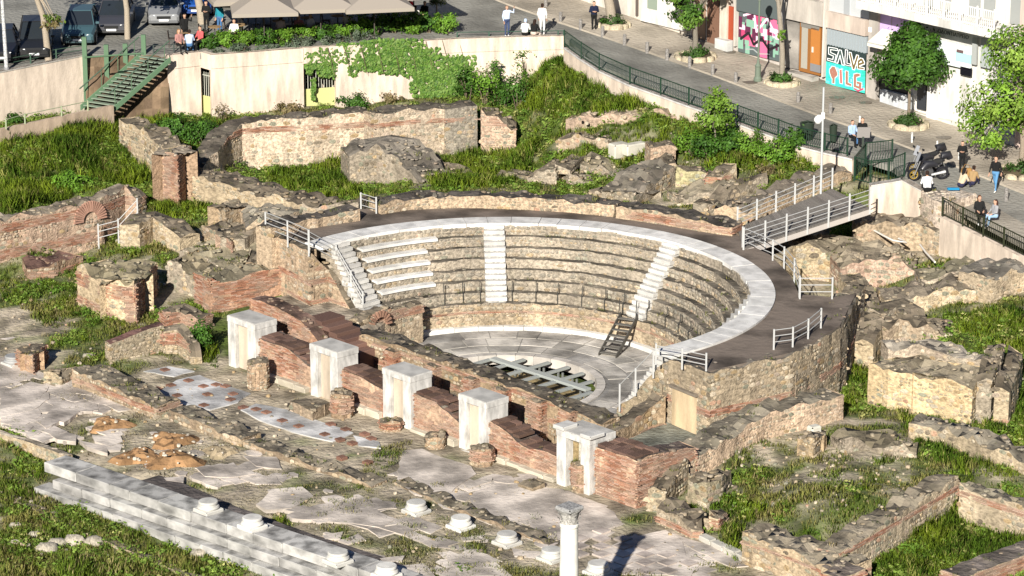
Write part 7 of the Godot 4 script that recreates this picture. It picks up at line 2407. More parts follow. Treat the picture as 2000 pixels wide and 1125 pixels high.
func make_cafe() -> void:
	var cloth := Color(0.33, 0.29, 0.24)
	# square parasols: centre of the canopy's front edge in pixels, half width, tip height
	var k := 0
	for q in [[510, 36, 1.75, "beige square parasol at the end of the cafe terrace beside the plane tree"], [622, 28, 1.8, "beige square parasol in the middle of the cafe terrace"], [728, 27, 1.85, "beige square parasol over the tables nearest the bushy hedge end"], [458, 14, 1.6, "beige parasol in the second row behind the end one"], [565, 2, 1.7, "beige parasol in the second row between two front ones"], [672, 0, 1.7, "beige parasol in the second row behind the middle one"], [806, 4, 1.5, "beige parasol standing apart over the white-shirted guests"]]:
		var c := S(q[0], q[1], 2.0) - Vector3(0, 0, 1.9)
		c.y = street_h(c.x, c.z)
		var t := thing("parasol", q[3], "parasol", c, 0.12 + 0.05 * k, "beige cafe parasols")
		var w: float = q[2]
		var can := MB.new()
		var tip := Vector3(0, 2.95, 0)
		for s in 4:
			var a := Vector3([-w, w, w, -w][s], 2.12, [w, w, -w, -w][s])
			var b := Vector3([w, w, -w, -w][s], 2.12, [w, -w, -w, w][s])
			var a2 := a.lerp(tip, 0.68)
			var b2 := b.lerp(tip, 0.68)
			can.quad(a, b, b2, a2, cloth, (a + b) * 0.5 + Vector3.UP)
			can.quad(a, b, b - Vector3(0, 0.2, 0), a - Vector3(0, 0.2, 0), cloth * 0.95, Vector3(a.x + b.x, 0, a.z + b.z))
		part("canopy", can, M.cloth, t)
		var cap := MB.new()
		for s in 4:
			var f := 0.42
			var a := Vector3([-w, w, w, -w][s] * f, 2.78, [w, w, -w, -w][s] * f)
			var b := Vector3([w, w, -w, -w][s] * f, 2.78, [w, -w, -w, w][s] * f)
			can = cap
			can.tri(a, b, Vector3(0, 3.08, 0), cloth * 1.02, (a + b) * 0.5 + Vector3.UP)
		part("vent_cap", cap, M.cloth, t)
		var pm := MB.new()
		pm.tube([Vector3(0, 0, 0), Vector3(0, 3.1, 0)], [0.035], Color(0.08, 0.07, 0.06), 7)
		part("pole", pm, M.metal, t)
		for s in 4:
			var rm := MB.new()
			rm.tube([Vector3(0, 2.85, 0), Vector3([-w, w, w, -w][s], 2.08, [w, w, -w, -w][s])], [0.018], Color(0.15, 0.13, 0.11), 4)
			part("rib", rm, M.metal, t)
		var bm := MB.new()
		bm.box(Vector3(-0.3, 0, -0.3), Vector3(0.6, 0, 0), Vector3(0, 0.08, 0), Vector3(0, 0, 0.6), Color(0.1, 0.1, 0.1))
		part("base", bm, M.metal, t)
		k += 1
	# tables and chairs under them
	var tab: Node3D = null
	var ch: Node3D = null
	for q in [[420, 78], [470, 74], [545, 66], [600, 60], [660, 56], [700, 50], [760, 44], [800, 38], [580, 40], [500, 46], [360, 92]]:
		var p := S(q[0], q[1], 0.0)
		if tab == null:
			tab = thing("cafe_table", "small round wooden cafe table under the beige parasols", "table", p, 0.0, "cafe tables")
			var m1 := MB.new()
			m1.lathe(Vector3.ZERO, [[0.0, 0.74], [0.36, 0.74], [0.36, 0.71], [0.0, 0.71]], Color(0.40, 0.27, 0.14), 14)
			part("table_top", m1, M.bark, tab)
			var m2 := MB.new()
			m2.lathe(Vector3.ZERO, [[0.22, 0.0], [0.2, 0.03], [0.03, 0.05], [0.03, 0.7]], Color(0.06, 0.06, 0.06), 10)
			part("pedestal", m2, M.metal, tab)
		else:
			dup(tab, p, 0.0)
		for s in [-1.0, 1.0]:
			var cp := p + Vector3(0.62 * s, 0, rnd(-0.15, 0.15))
			cp.y = street_h(cp.x, cp.z)
			if ch == null:
				ch = thing("cafe_chair", "dark cafe chair at a small round table under the parasols", "chair", cp, PI * 0.5 * s, "cafe chairs")
				var cc := Color(0.10, 0.08, 0.07)
				var sm := MB.new()
				sm.box(Vector3(-0.21, 0.43, -0.21), Vector3(0.42, 0, 0), Vector3(0, 0.04, 0), Vector3(0, 0, 0.42), cc, 0.01)
				part("seat", sm, M.bark, ch)
				var bk := MB.new()
				bk.box(Vector3(-0.21, 0.5, 0.19), Vector3(0.42, 0, 0), Vector3(0, 0.38, 0.04), Vector3(0, 0, 0.03), cc)
				part("backrest", bk, M.bark, ch)
				for l in 4:
					var lm := MB.new()
					lm.box(Vector3([-0.2, 0.17, 0.17, -0.2][l], 0, [-0.2, -0.2, 0.17, 0.17][l]), Vector3(0.03, 0, 0), Vector3(0, 0.43, 0), Vector3(0, 0, 0.03), cc)
					part("leg", lm, M.bark, ch)
			else:
				dup(ch, cp, PI * 0.5 * s)
	# olive in a pot
	tree("potted_olive", "small round olive tree in a pot at the end of the hedge", S(853, 36, 0.0), [Vector3.ZERO, Vector3(0, 0.7, 0), Vector3(0.02, 1.0, 0)], [0.05, 0.045, 0.03], [[Vector3(0, 1.15, 0), 0.5, 0.4, 0.45, 700]], 0.06, [Color(0.14, 0.16, 0.05), Color(0.10, 0.13, 0.04)])


# ------------------------------------------------------------------ cars
func car(label: String, at: Vector3, turn: float, col: Color, hgt: float, length := 4.3) -> void:
	# faces +z; sections along z: [z, half width at sill, half width at roof, belt height, top height]
	var t := thing("parked_car", label, "car", at, turn, "parked cars")
	var lf := length * 0.5
	var sec := [[lf, 0.70, 0.62, 0.55, 0.60], [lf - 0.1, 0.82, 0.70, 0.62, 0.72], [lf - 0.9, 0.90, 0.80, 0.80, 0.92], [lf - 1.25, 0.91, 0.80, 0.86, 0.97], [-lf + 0.7, 0.91, 0.80, 0.90, 1.0], [-lf + 0.1, 0.85, 0.75, 0.9, 1.0], [-lf, 0.80, 0.72, 0.8, 0.9]]
	var body := MB.new()
	var paint := col
	for k in sec.size() - 1:
		var a: Array = sec[k]
		var b: Array = sec[k + 1]
		for s in [-1.0, 1.0]:
			var lo := 0.24
			body.quad(Vector3(a[1] * s, lo, a[0]), Vector3(b[1] * s, lo, b[0]), Vector3(b[1] * s, b[3], b[0]), Vector3(a[1] * s, a[3], a[0]), paint, Vector3(s, 0, 0))
			body.quad(Vector3(a[1] * s, a[3], a[0]), Vector3(b[1] * s, b[3], b[0]), Vector3(b[2] * s, b[4], b[0]), Vector3(a[2] * s, a[4], a[0]), paint, Vector3(s, 1, 0))
		body.quad(Vector3(-a[2], a[4], a[0]), Vector3(a[2], a[4], a[0]), Vector3(b[2], b[4], b[0]), Vector3(-b[2], b[4], b[0]), paint, Vector3.UP)
	var f: Array = sec[0]
	body.quad(Vector3(-f[1], 0.24, f[0]), Vector3(f[1], 0.24, f[0]), Vector3(f[1], f[3], f[0]), Vector3(-f[1], f[3], f[0]), paint, Vector3(0, 0, 1))
	body.quad(Vector3(-f[1], f[3], f[0]), Vector3(f[1], f[3], f[0]), Vector3(f[2], f[4], f[0]), Vector3(-f[2], f[4], f[0]), paint, Vector3(0, 0, 1))
	var r: Array = sec[6]
	body.quad(Vector3(-r[1], 0.24, r[0]), Vector3(r[1], 0.24, r[0]), Vector3(r[2], r[4], r[0]), Vector3(-r[2], r[4], r[0]), paint, Vector3(0, 0, -1))
	part("body", body, M.gloss, t)
	# greenhouse
	var z0 := lf - 1.2
	var z1 := lf - 1.95
	var z2 := -lf + 0.75
	var z3 := -lf + 0.25
	var wt := 0.62
	var rf := MB.new()
	rf.box(Vector3(-wt, hgt - 0.05, z2), Vector3(wt * 2, 0, 0), Vector3(0, 0.06, 0), Vector3(0, 0, z1 - z2), paint, 0.03)
	for s in [-1.0, 1.0]:
		rf.tube([Vector3(0.79 * s, 0.96, z0), Vector3(wt * s, hgt - 0.02, z1)], [0.035], paint, 5)
		rf.tube([Vector3(0.79 * s, 0.98, z3), Vector3(wt * s, hgt - 0.02, z2)], [0.045], paint, 5)
		rf.tube([Vector3(0.79 * s, 0.98, (z1 + z2) * 0.5), Vector3(wt * s, hgt - 0.03, (z1 + z2) * 0.5)], [0.035], paint, 5)
	part("roof", rf, M.gloss, t)
	for e in [["windscreen", [Vector3(-0.77, 0.95, z0), Vector3(0.77, 0.95, z0), Vector3(wt, hgt - 0.03, z1), Vector3(-wt, hgt - 0.03, z1)]], ["rear_window", [Vector3(-0.77, 0.97, z3), Vector3(0.77, 0.97, z3), Vector3(wt, hgt - 0.03, z2), Vector3(-wt, hgt - 0.03, z2)]], ["side_window", [Vector3(-0.79, 0.97, z0), Vector3(-0.79, 0.97, z3), Vector3(-wt, hgt - 0.03, z2), Vector3(-wt, hgt - 0.03, z1)]], ["side_window", [Vector3(0.79, 0.97, z0), Vector3(0.79, 0.97, z3), Vector3(wt, hgt - 0.03, z2), Vector3(wt, hgt - 0.03, z1)]]]:
		var g := MB.new()
		g.quad(e[1][0], e[1][1], e[1][2], e[1][3], Color.WHITE)
		part(e[0], g, M.glass, t)
	for s in [-1.0, 1.0]:
		var h := MB.new()
		h.box(Vector3(0.46 * s, 0.56, lf - 0.06), Vector3(0.28 * s, 0, -0.05), Vector3(0, 0.13, -0.03), Vector3(0, 0, 0.05), Color(0.7, 0.71, 0.7), 0.02)
		part("headlight", h, M.gloss, t)
		var m := MB.new()
		m.box(Vector3(0.86 * s, 0.98, z0 - 0.25), Vector3(0.2 * s, 0, 0), Vector3(0, 0.13, 0), Vector3(0, 0, 0.09), paint, 0.02)
		part("mirror", m, M.gloss, t)
		for z in [lf - 0.8, -lf + 0.8]:
			var w := MB.new()
			w.tube([Vector3(0.72 * s, 0.33, z), Vector3(0.93 * s, 0.33, z)], [0.33], Color(0.02, 0.02, 0.02), 18)
			w.tube([Vector3(0.9 * s, 0.33, z), Vector3(0.945 * s, 0.33, z)], [0.2], Color(0.35, 0.35, 0.36), 14)
			part("wheel", w, M.metal, t)
	var gr := MB.new()
	gr.box(Vector3(-0.38, 0.48, lf - 0.02), Vector3(0.76, 0, 0), Vector3(0, 0.15, 0), Vector3(0, 0, 0.03), Color(0.02, 0.02, 0.02))
	part("grille", gr, M.metal, t)
	var bp := MB.new()
	bp.box(Vector3(-0.78, 0.24, lf - 0.06), Vector3(1.56, 0, 0), Vector3(0, 0.16, 0), Vector3(0, 0, 0.1), col * 0.55, 0.03)
	part("bumper", bp, M.gloss, t)
	var np := MB.new()
	np.box(Vector3(-0.26, 0.36, lf + 0.02), Vector3(0.52, 0, 0), Vector3(0, 0.11, 0), Vector3(0, 0, 0.03), Color(0.75, 0.75, 0.75))
	part("number_plate", np, M.paint, t)


func make_cars() -> void:
	car("black van-like car beside the white mast", S(58, 120, 0.0) + Vector3(0, 0, -2.1), 0.12, Color(0.012, 0.012, 0.014), 1.75, 4.4)
	car("black car half hidden behind the white mast", S(-8, 128, 0.0) + Vector3(0, 0, -2.1), 0.12, Color(0.014, 0.014, 0.016), 1.5)
	car("dark teal car with a wide grille between the two trunks", S(149, 92, 0.0) + Vector3(0, 0, -2.1), 0.05, Color(0.05, 0.10, 0.115), 1.6, 4.4)
	car("dark grey car behind the straight pale trunk", S(217, 72, 0.0) + Vector3(0, 0, -2.1), 0.02, Color(0.05, 0.05, 0.055), 1.65, 4.5)
	car("silver grey small car beside the shaded trunk", S(316, 54, 0.0) + Vector3(0, 0, -2.0), 0.06, Color(0.22, 0.225, 0.23), 1.5, 4.0)
	car("bright blue small car behind the thick pale trunk", S(383, 35, 0.0) + Vector3(0, 0, -2.0), 0.0, Color(0.01, 0.07, 0.30), 1.5, 4.0)
	car("dark car in the second row beside the blue one", S(430, 18, 0.0) + Vector3(0, 0, -2.0), 0.0, Color(0.03, 0.03, 0.035), 1.5, 4.2)


# ------------------------------------------------------------------ people
# bones: [from, to, radius, radius, piece] with piece 0 skin, 1 top, 2 legs, 3 shoes, 4 head
func pose(kind: String) -> Array:
	var b := []
	var hip := 0.93
	var lean := 0.0
	var sit := kind.begins_with("sit")
	if sit:
		hip = 0.14
	var p := Vector3(0, hip, 0)
	if kind == "sit_low": lean = 0.18
	if kind == "sit_back": lean = 0.12
	var ch := p + Vector3(0, 0.42, lean)
	b.append([p + Vector3(-0.06, 0, 0), p + Vector3(0.06, 0, 0), 0.125, 0.125, 2])
	b.append([p + Vector3(-0.05, 0.1, lean * 0.2), ch + Vector3(-0.09, -0.03, 0), 0.12, 0.11, 1])
	b.append([p + Vector3(0.05, 0.1, lean * 0.2), ch + Vector3(0.09, -0.03, 0), 0.12, 0.11, 1])
	b.append([ch + Vector3(-0.14, 0.03, 0), ch + Vector3(0.14, 0.03, 0), 0.075, 0.075, 1])
	var nk := ch + Vector3(0, 0.13, lean * 0.3)
	b.append([ch + Vector3(0, 0.05, 0), nk, 0.05, 0.048, 0])
	b.append([nk + Vector3(0, 0.08, 0.015), nk + Vector3(0, 0.15, 0.01), 0.082, 0.092, 4])
	b.append([nk + Vector3(0, 0.09, 0.09), nk + Vector3(0, 0.11, 0.1), 0.02, 0.016, 0])
	for s in [-1.0, 1.0]:
		var sh: Vector3 = ch + Vector3(0.185 * s, 0.03, 0)
		var el: Vector3 = sh + Vector3(0.06 * s, -0.27, -0.02)
		var wr: Vector3 = el + Vector3(-0.02 * s, -0.23, 0.09)
		if kind == "walk":
			el = sh + Vector3(0.05 * s, -0.26, -0.09 * s)
			wr = el + Vector3(0, -0.21, 0.05 - 0.08 * s)
		elif kind == "fold":
			el = sh + Vector3(0.07 * s, -0.26, -0.02)
			wr = el + Vector3(-0.17 * s, 0.03, 0.2)
		elif kind == "raise" and s > 0.0:
			el = sh + Vector3(0.12, -0.05, 0.2)
			wr = el + Vector3(-0.02, 0.24, 0.08)
		elif sit:
			el = sh + Vector3(0.06 * s, -0.24, 0.08)
			wr = el + Vector3(-0.1 * s, -0.08, 0.2)
		b.append([sh, el, 0.055, 0.044, 1])
		b.append([el, el.lerp(wr, 0.85), 0.043, 0.032, 1 if kind != "short" else 0])
		b.append([wr, wr + (wr - el).normalized() * 0.09, 0.03, 0.034, 0])
		var hj: Vector3 = p + Vector3(0.085 * s, -0.02, 0)
		var kn: Vector3 = hj + Vector3(0.01 * s, -0.43, 0.03)
		var an: Vector3 = kn + Vector3(0, -0.4, -0.03)
		if kind == "walk":
			kn = hj + Vector3(0.01 * s, -0.42, 0.17 * s)
			an = kn + Vector3(0, -0.39, 0.02 if s > 0.0 else -0.2)
		elif kind == "sit_low":
			kn = hj + Vector3(0.08 * s, 0.26, 0.34)
			an = kn + Vector3(0, -0.34, 0.14)
		elif sit:
			kn = hj + Vector3(0.06 * s, 0.03, 0.42)
			an = kn + Vector3(0, -0.4, 0.06)
		b.append([hj, kn, 0.085, 0.06, 2])
		b.append([kn, an, 0.058, 0.04, 2])
		b.append([an + Vector3(0, -0.04, -0.03), an + Vector3(0, -0.055, 0.14), 0.042, 0.034, 3])
	return b


var pose_cache := {}


func body_net(kind: String) -> Array:
	if pose_cache.has(kind):
		return pose_cache[kind]
	var bones := pose(kind)
	var lo := Vector3(9, 9, 9)
	var hi := -lo
	for b in bones:
		for e in [b[0], b[1]]:
			lo = lo.min(e - Vector3.ONE * 0.16)
			hi = hi.max(e + Vector3.ONE * 0.16)
	var c := 0.036
	var nx := int((hi.x - lo.x) / c) + 2
	var ny := int((hi.y - lo.y) / c) + 2
	var nz := int((hi.z - lo.z) / c) + 2
	var f := PackedFloat32Array()
	f.resize(nx * ny * nz)
	f.fill(0.2)
	for b in bones:
		var a: Vector3 = b[0]
		var d: Vector3 = b[1] - a
		var l2 := maxf(d.length_squared(), 1e-6)
		var pad: float = maxf(b[2], b[3]) + 0.09
		var mn := (a.min(b[1]) - Vector3.ONE * pad - lo) / c
		var mx := (a.max(b[1]) + Vector3.ONE * pad - lo) / c
		for z in range(maxi(0, int(mn.z)), mini(nz, int(mx.z) + 2)):
			for y in range(maxi(0, int(mn.y)), mini(ny, int(mx.y) + 2)):
				for x in range(maxi(0, int(mn.x)), mini(nx, int(mx.x) + 2)):
					var p := lo + Vector3(x, y, z) * c
					var h := clampf((p - a).dot(d) / l2, 0.0, 1.0)
					var dist: float = p.distance_to(a + d * h) - lerpf(b[2], b[3], h)
					var k := (z * ny + y) * nx + x
					var o := f[k]
					var m := clampf(0.5 + 0.5 * (o - dist) / 0.035, 0.0, 1.0)
					f[k] = lerpf(o, dist, m) - 0.035 * m * (1.0 - m)
	var ids := {}
	var v := PackedVector3Array()
	var idx := PackedInt32Array()
	for z in nz - 1:
		for y in ny - 1:
			for x in nx - 1:
				var k := (z * ny + y) * nx + x
				var inside := 0
				var s := Vector3.ZERO
				var cnt := 0
				for e in 8:
					if f[k + (e & 1) + ((e >> 1) & 1) * nx + (e >> 2) * nx * ny] < 0.0:
						inside += 1
				if inside == 0 or inside == 8:
					continue
				for e in [[0, 1], [2, 3], [4, 5], [6, 7], [0, 2], [1, 3], [4, 6], [5, 7], [0, 4], [1, 5], [2, 6], [3, 7]]:
					var a0: int = e[0]
					var b0: int = e[1]
					var fa0 := f[k + (a0 & 1) + ((a0 >> 1) & 1) * nx + (a0 >> 2) * nx * ny]
					var fb0 := f[k + (b0 & 1) + ((b0 >> 1) & 1) * nx + (b0 >> 2) * nx * ny]
					if (fa0 < 0.0) != (fb0 < 0.0):
						var pa := Vector3(a0 & 1, (a0 >> 1) & 1, a0 >> 2)
						var pb := Vector3(b0 & 1, (b0 >> 1) & 1, b0 >> 2)
						s += pa.lerp(pb, fa0 / (fa0 - fb0))
						cnt += 1
				ids[k] = v.size()
				v.append(lo + (Vector3(x, y, z) + s / cnt) * c)
	for k in ids:
		var x: int = k % nx
		var y: int = (k / nx) % ny
		var z: int = k / (nx * ny)
		for ax in 3:
			var step: int = [1, nx, nx * ny][ax]
			var u: int = [nx, nx * ny, 1][ax]
			var w: int = [nx * ny, 1, nx][ax]
			if (f[k] < 0.0) == (f[k + step] < 0.0):
				continue
			if not (ids.has(k - u) and ids.has(k - w) and ids.has(k - u - w)):
				continue
			var q := [ids[k], ids[k - u], ids[k - u - w], ids[k - w]]
			if f[k] < 0.0:
				q = [q[0], q[3], q[2], q[1]]
			for e in [0, 1, 2, 0, 2, 3]:
				idx.append(q[e])
	var n := PackedVector3Array()
	n.resize(v.size())
	for k in range(0, idx.size(), 3):
		var nn := (v[idx[k + 2]] - v[idx[k]]).cross(v[idx[k + 1]] - v[idx[k]])
		for e in 3:
			n[idx[k + e]] += nn
	var piece := PackedInt32Array()
	for k in v.size():
		n[k] = n[k].normalized()
		var best := 9.0
		var who := 0
		for b in bones:
			var d: Vector3 = b[1] - b[0]
			var h := clampf((v[k] - b[0]).dot(d) / maxf(d.length_squared(), 1e-6), 0.0, 1.0)
			var dist: float = absf(v[k].distance_to(b[0] + d * h) - lerpf(b[2], b[3], h))
			if dist < best:
				best = dist
				who = b[4]
		if who == 4:
			var hb: Array = bones[5]
			var rel: Vector3 = v[k] - hb[0]
			who = 5 if (rel.y > 0.09 or rel.z < -0.015) and not (rel.z > 0.05 and rel.y < 0.12) else 0
		piece.append(who)
	pose_cache[kind] = [v, n, idx, piece, bones]
	return pose_cache[kind]


func person(label: String, at: Vector3, turn: float, kind: String, top: Color, legs: Color, shoes: Color, hair: Color, size := 1.0, long_hair := false) -> Node3D:
	var t := thing("person", label, "person", at, turn)
	var net := body_net(kind)
	var mb := MB.new()
	mb.v = net[0].duplicate()
	mb.n = net[1].duplicate()
	mb.i = net[2].duplicate()
	var skin := shade(Color(0.48, 0.29, 0.20), 0.85, 1.1)
	for w in net[3]:
		mb.c.append([skin, top, legs, shoes, skin, hair][w])
	for b in net[4]:  # fingers beyond each hand
		if b[4] == 0 and absf(b[2] - 0.03) < 0.001 and absf(b[3] - 0.034) < 0.001:
			var d: Vector3 = (b[1] - b[0]).normalized()
			var sd := d.cross(Vector3(0, 0.3, 1)).normalized()
			for k in 5:
				var o := sd * (k - 2) * 0.017
				var l: float = [0.05, 0.075, 0.08, 0.07, 0.055][k]
				var root: Vector3 = b[1] + o - d * (0.05 if k == 0 else 0.0)
				mb.tube([root, root + d * l * 0.6 + sd * (k - 2) * 0.004, root + d * l + Vector3(0, -0.01, 0.01)], [0.009, 0.008, 0.007], skin, 5)
	part("body", mb, M.cloth, t)
	if long_hair:
		var hm := MB.new()
		var hb: Array = net[4][5]
		var p: Vector3 = hb[1]
		hm.tube([p + Vector3(0, 0.06, -0.03), p + Vector3(0, -0.05, -0.075), p + Vector3(0, -0.22, -0.09), p + Vector3(0, -0.33, -0.08)], [0.07, 0.085, 0.08, 0.03], hair, 9)
		part("hair", hm, M.cloth, t)
	t.scale = Vector3.ONE * size
	return t


func make_people() -> void:
	var blk := Color(0.012, 0.012, 0.014)
	var wht := Color(0.72, 0.71, 0.68)
	var jean := Color(0.06, 0.14, 0.28)
	var brn := Color(0.03, 0.018, 0.012)
	person("person walking in a black jacket, white shirt, blue jeans and white shoes", S(1943, 374, 0.0), -0.5, "walk", blk, Color(0.10, 0.24, 0.42), wht, brn)
	person("standing person in a dark shawl and black trousers beside the leaning trunk", S(1160, 61, 0.0), 0.2, "fold", Color(0.012, 0.016, 0.04), blk, blk, blk, 0.98)
	person("person in all white standing at the terrace wall with back turned", S(1059, 68, 0.0), PI - 0.3, "stand", wht, Color(0.66, 0.66, 0.66), Color(0.5, 0.45, 0.4), brn, 1.02)
	person("person with arm raised holding a phone in a pale blue shirt", S(990, 71, 0.0), 0.5, "raise", Color(0.50, 0.58, 0.72), Color(0.05, 0.07, 0.14), wht, Color(0.20, 0.13, 0.08))
	person("person in a white top and light blue cap sitting on the terrace wall", S(1025, 70, 0.05), 2.9, "sit_back", wht, blk, blk, Color(0.42, 0.52, 0.68))
	person("person in a black top leaning beside the white-capped one", S(1042, 69, 0.05), 2.6, "sit_back", blk, Color(0.55, 0.45, 0.38), brn, brn, 0.95, true)
	person("seated person in a light blue shirt eating on the fence bench", S(1664, 270, 0.35), 0.5, "sit", Color(0.34, 0.46, 0.66), blk, blk, brn)
	person("seated person in a black top and jeans on the fence bench", S(1684, 266, 0.4), -0.3, "sit", blk, jean, blk, blk, 1.02)
	person("person in a white hoodie sitting on the wall with back turned", W(1811, 376, 4.5) + Vector3(0, 0.02, 0), PI, "sit_low", Color(0.76, 0.76, 0.76), blk, blk, brn, 1.05)
	person("person in a black jacket with sunglasses standing by a brown bag", S(1878, 336, 0.0), -0.2, "fold", blk, blk, blk, blk, 0.9)
	person("person in a beige jacket sitting on the pavement edge", S(1876, 366, 0.02), 2.2, "sit_low", Color(0.50, 0.41, 0.29), Color(0.03, 0.03, 0.06), blk, blk, 1.0, true)
	person("person in dark trousers sitting next to the beige jacket", S(1897, 362, 0.02), 2.6, "sit_low", Color(0.30, 0.20, 0.10), Color(0.03, 0.03, 0.06), blk, brn)
	person("long-haired person in a black sleeveless top sitting behind the fence", S(1912, 420, 0.4), 0.1, "sit", Color(0.018, 0.016, 0.018), blk, wht, Color(0.10, 0.04, 0.02), 1.0, true)
	person("person in a grey jumper and pale jeans sitting behind the fence", S(1943, 426, 0.3), -1.1, "sit", Color(0.30, 0.30, 0.31), Color(0.30, 0.45, 0.62), wht, Color(0.06, 0.03, 0.02), 0.95, true)
	# cafe guests
	var looks := [[430, 66, "stand", Color(0.02, 0.20, 0.26), jean, "standing cafe guest in a teal top with light hair"], [404, 62, "fold", blk, blk, "standing cafe guest in black beside the teal one"], [350, 90, "sit", Color(0.35, 0.18, 0.16), blk, "seated guest with long fair hair at the railing corner"], [362, 88, "raise", blk, blk, "guest in black with raised arm at the railing corner"], [370, 92, "sit_back", Color(0.40, 0.48, 0.62), jean, "seated guest in a pale blue top with back turned"], [392, 84, "sit", Color(0.55, 0.10, 0.10), blk, "seated guest in a red top beside the hedge"], [458, 70, "sit", wht, blk, "seated guest in a white top under the end parasol"], [470, 68, "fold", Color(0.04, 0.03, 0.04), blk, "dark-haired standing guest beside the white top"], [548, 66, "sit_back", Color(0.62, 0.46, 0.40), blk, "seated guest in a pale pink top with back turned"], [606, 60, "sit", Color(0.5, 0.5, 0.55), blk, "seated guest in light grey under the middle parasol"], [678, 56, "sit_back", Color(0.66, 0.56, 0.46), blk, "seated guest with fair hair and cream top behind the hedge"], [795, 42, "sit", wht, blk, "seated guest in white beside the red top"], [800, 26, "sit", Color(0.60, 0.02, 0.04), blk, "seated guest in a bright red top"], [811, 44, "sit_back", Color(0.74, 0.72, 0.66), blk, "seated guest in a cream shirt near the potted olive"], [830, 34, "sit", blk, blk, "seated guest in black next to the potted olive"], [584, 62, "sit", Color(0.3, 0.12, 0.12), blk, "seated guest in dark red behind the hedge"]]
	for q in looks:
		var sit: bool = q[2].begins_with("sit")
		person(q[5], S(q[0], q[1], 0.36 if sit else 0.0), PI if q[2] == "sit_back" else rnd(-0.9, 0.9), q[2], q[3], q[4], blk, Color(0.25, 0.14, 0.06) if q[5].contains("fair") or q[5].contains("light hair") else brn, 1.0, q[5].contains("long"))
	# bag and bottle on the pavement
	var bg := thing("paper_bag", "large brown shoulder bag held before the black jacket", "bag", S(1886, 345, 0.35))
	var mb := MB.new()
	mb.box(Vector3(-0.25, 0, -0.1), Vector3(0.5, 0, 0), Vector3(0.04, 0.42, 0), Vector3(0, 0, 0.2), Color(0.30, 0.17, 0.06), 0.04)
	part("sack", mb, M.cloth, bg)
	var hm := MB.new()
	hm.tube([Vector3(-0.15, 0.4, 0), Vector3(-0.05, 0.6, 0), Vector3(0.12, 0.58, 0), Vector3(0.2, 0.4, 0)], [0.015], Color(0.25, 0.14, 0.05), 5)
	part("strap", hm, M.cloth, bg)
	var bb := MB.new()
	bb.box(Vector3(-0.3, 0, -0.12), Vector3(0.6, 0, 0), Vector3(0, 0.1, 0), Vector3(0, 0, 0.24), Color(0.02, 0.22, 0.42), 0.04)
	var o := part("blue_bag", bb, M.cloth, self)
	o.position = W(1862, 371, 4.48)
	tag(o, "flat bright blue bag lying on the stone-faced wall", "bag")


# ------------------------------------------------------------------ plants
func shrub(label: String, c: Vector3, r: Vector3, count: int, leaf: float, cols: Array, called := "shrub") -> void:
	var t := thing(called, label, "shrub", c)
	var s := MB.new()
	for k in 7:
		var e := Vector3(rnd(-0.7, 0.7) * r.x, r.y * rnd(0.9, 1.5), rnd(-0.7, 0.7) * r.z)
		s.tube([Vector3(e.x * 0.15, -0.1, e.z * 0.15), e * 0.5, e], [0.03, 0.02, 0.008], Color(0.20, 0.16, 0.11), 5, false)
	part("stems", s, M.bark, t)
	var l := MB.new()
	leafy(l, Vector3(0, r.y * 0.9, 0), r.x, r.y, r.z, count, leaf, cols, maxi(6, count / 45))
	part("foliage", l, M.leaf, t)


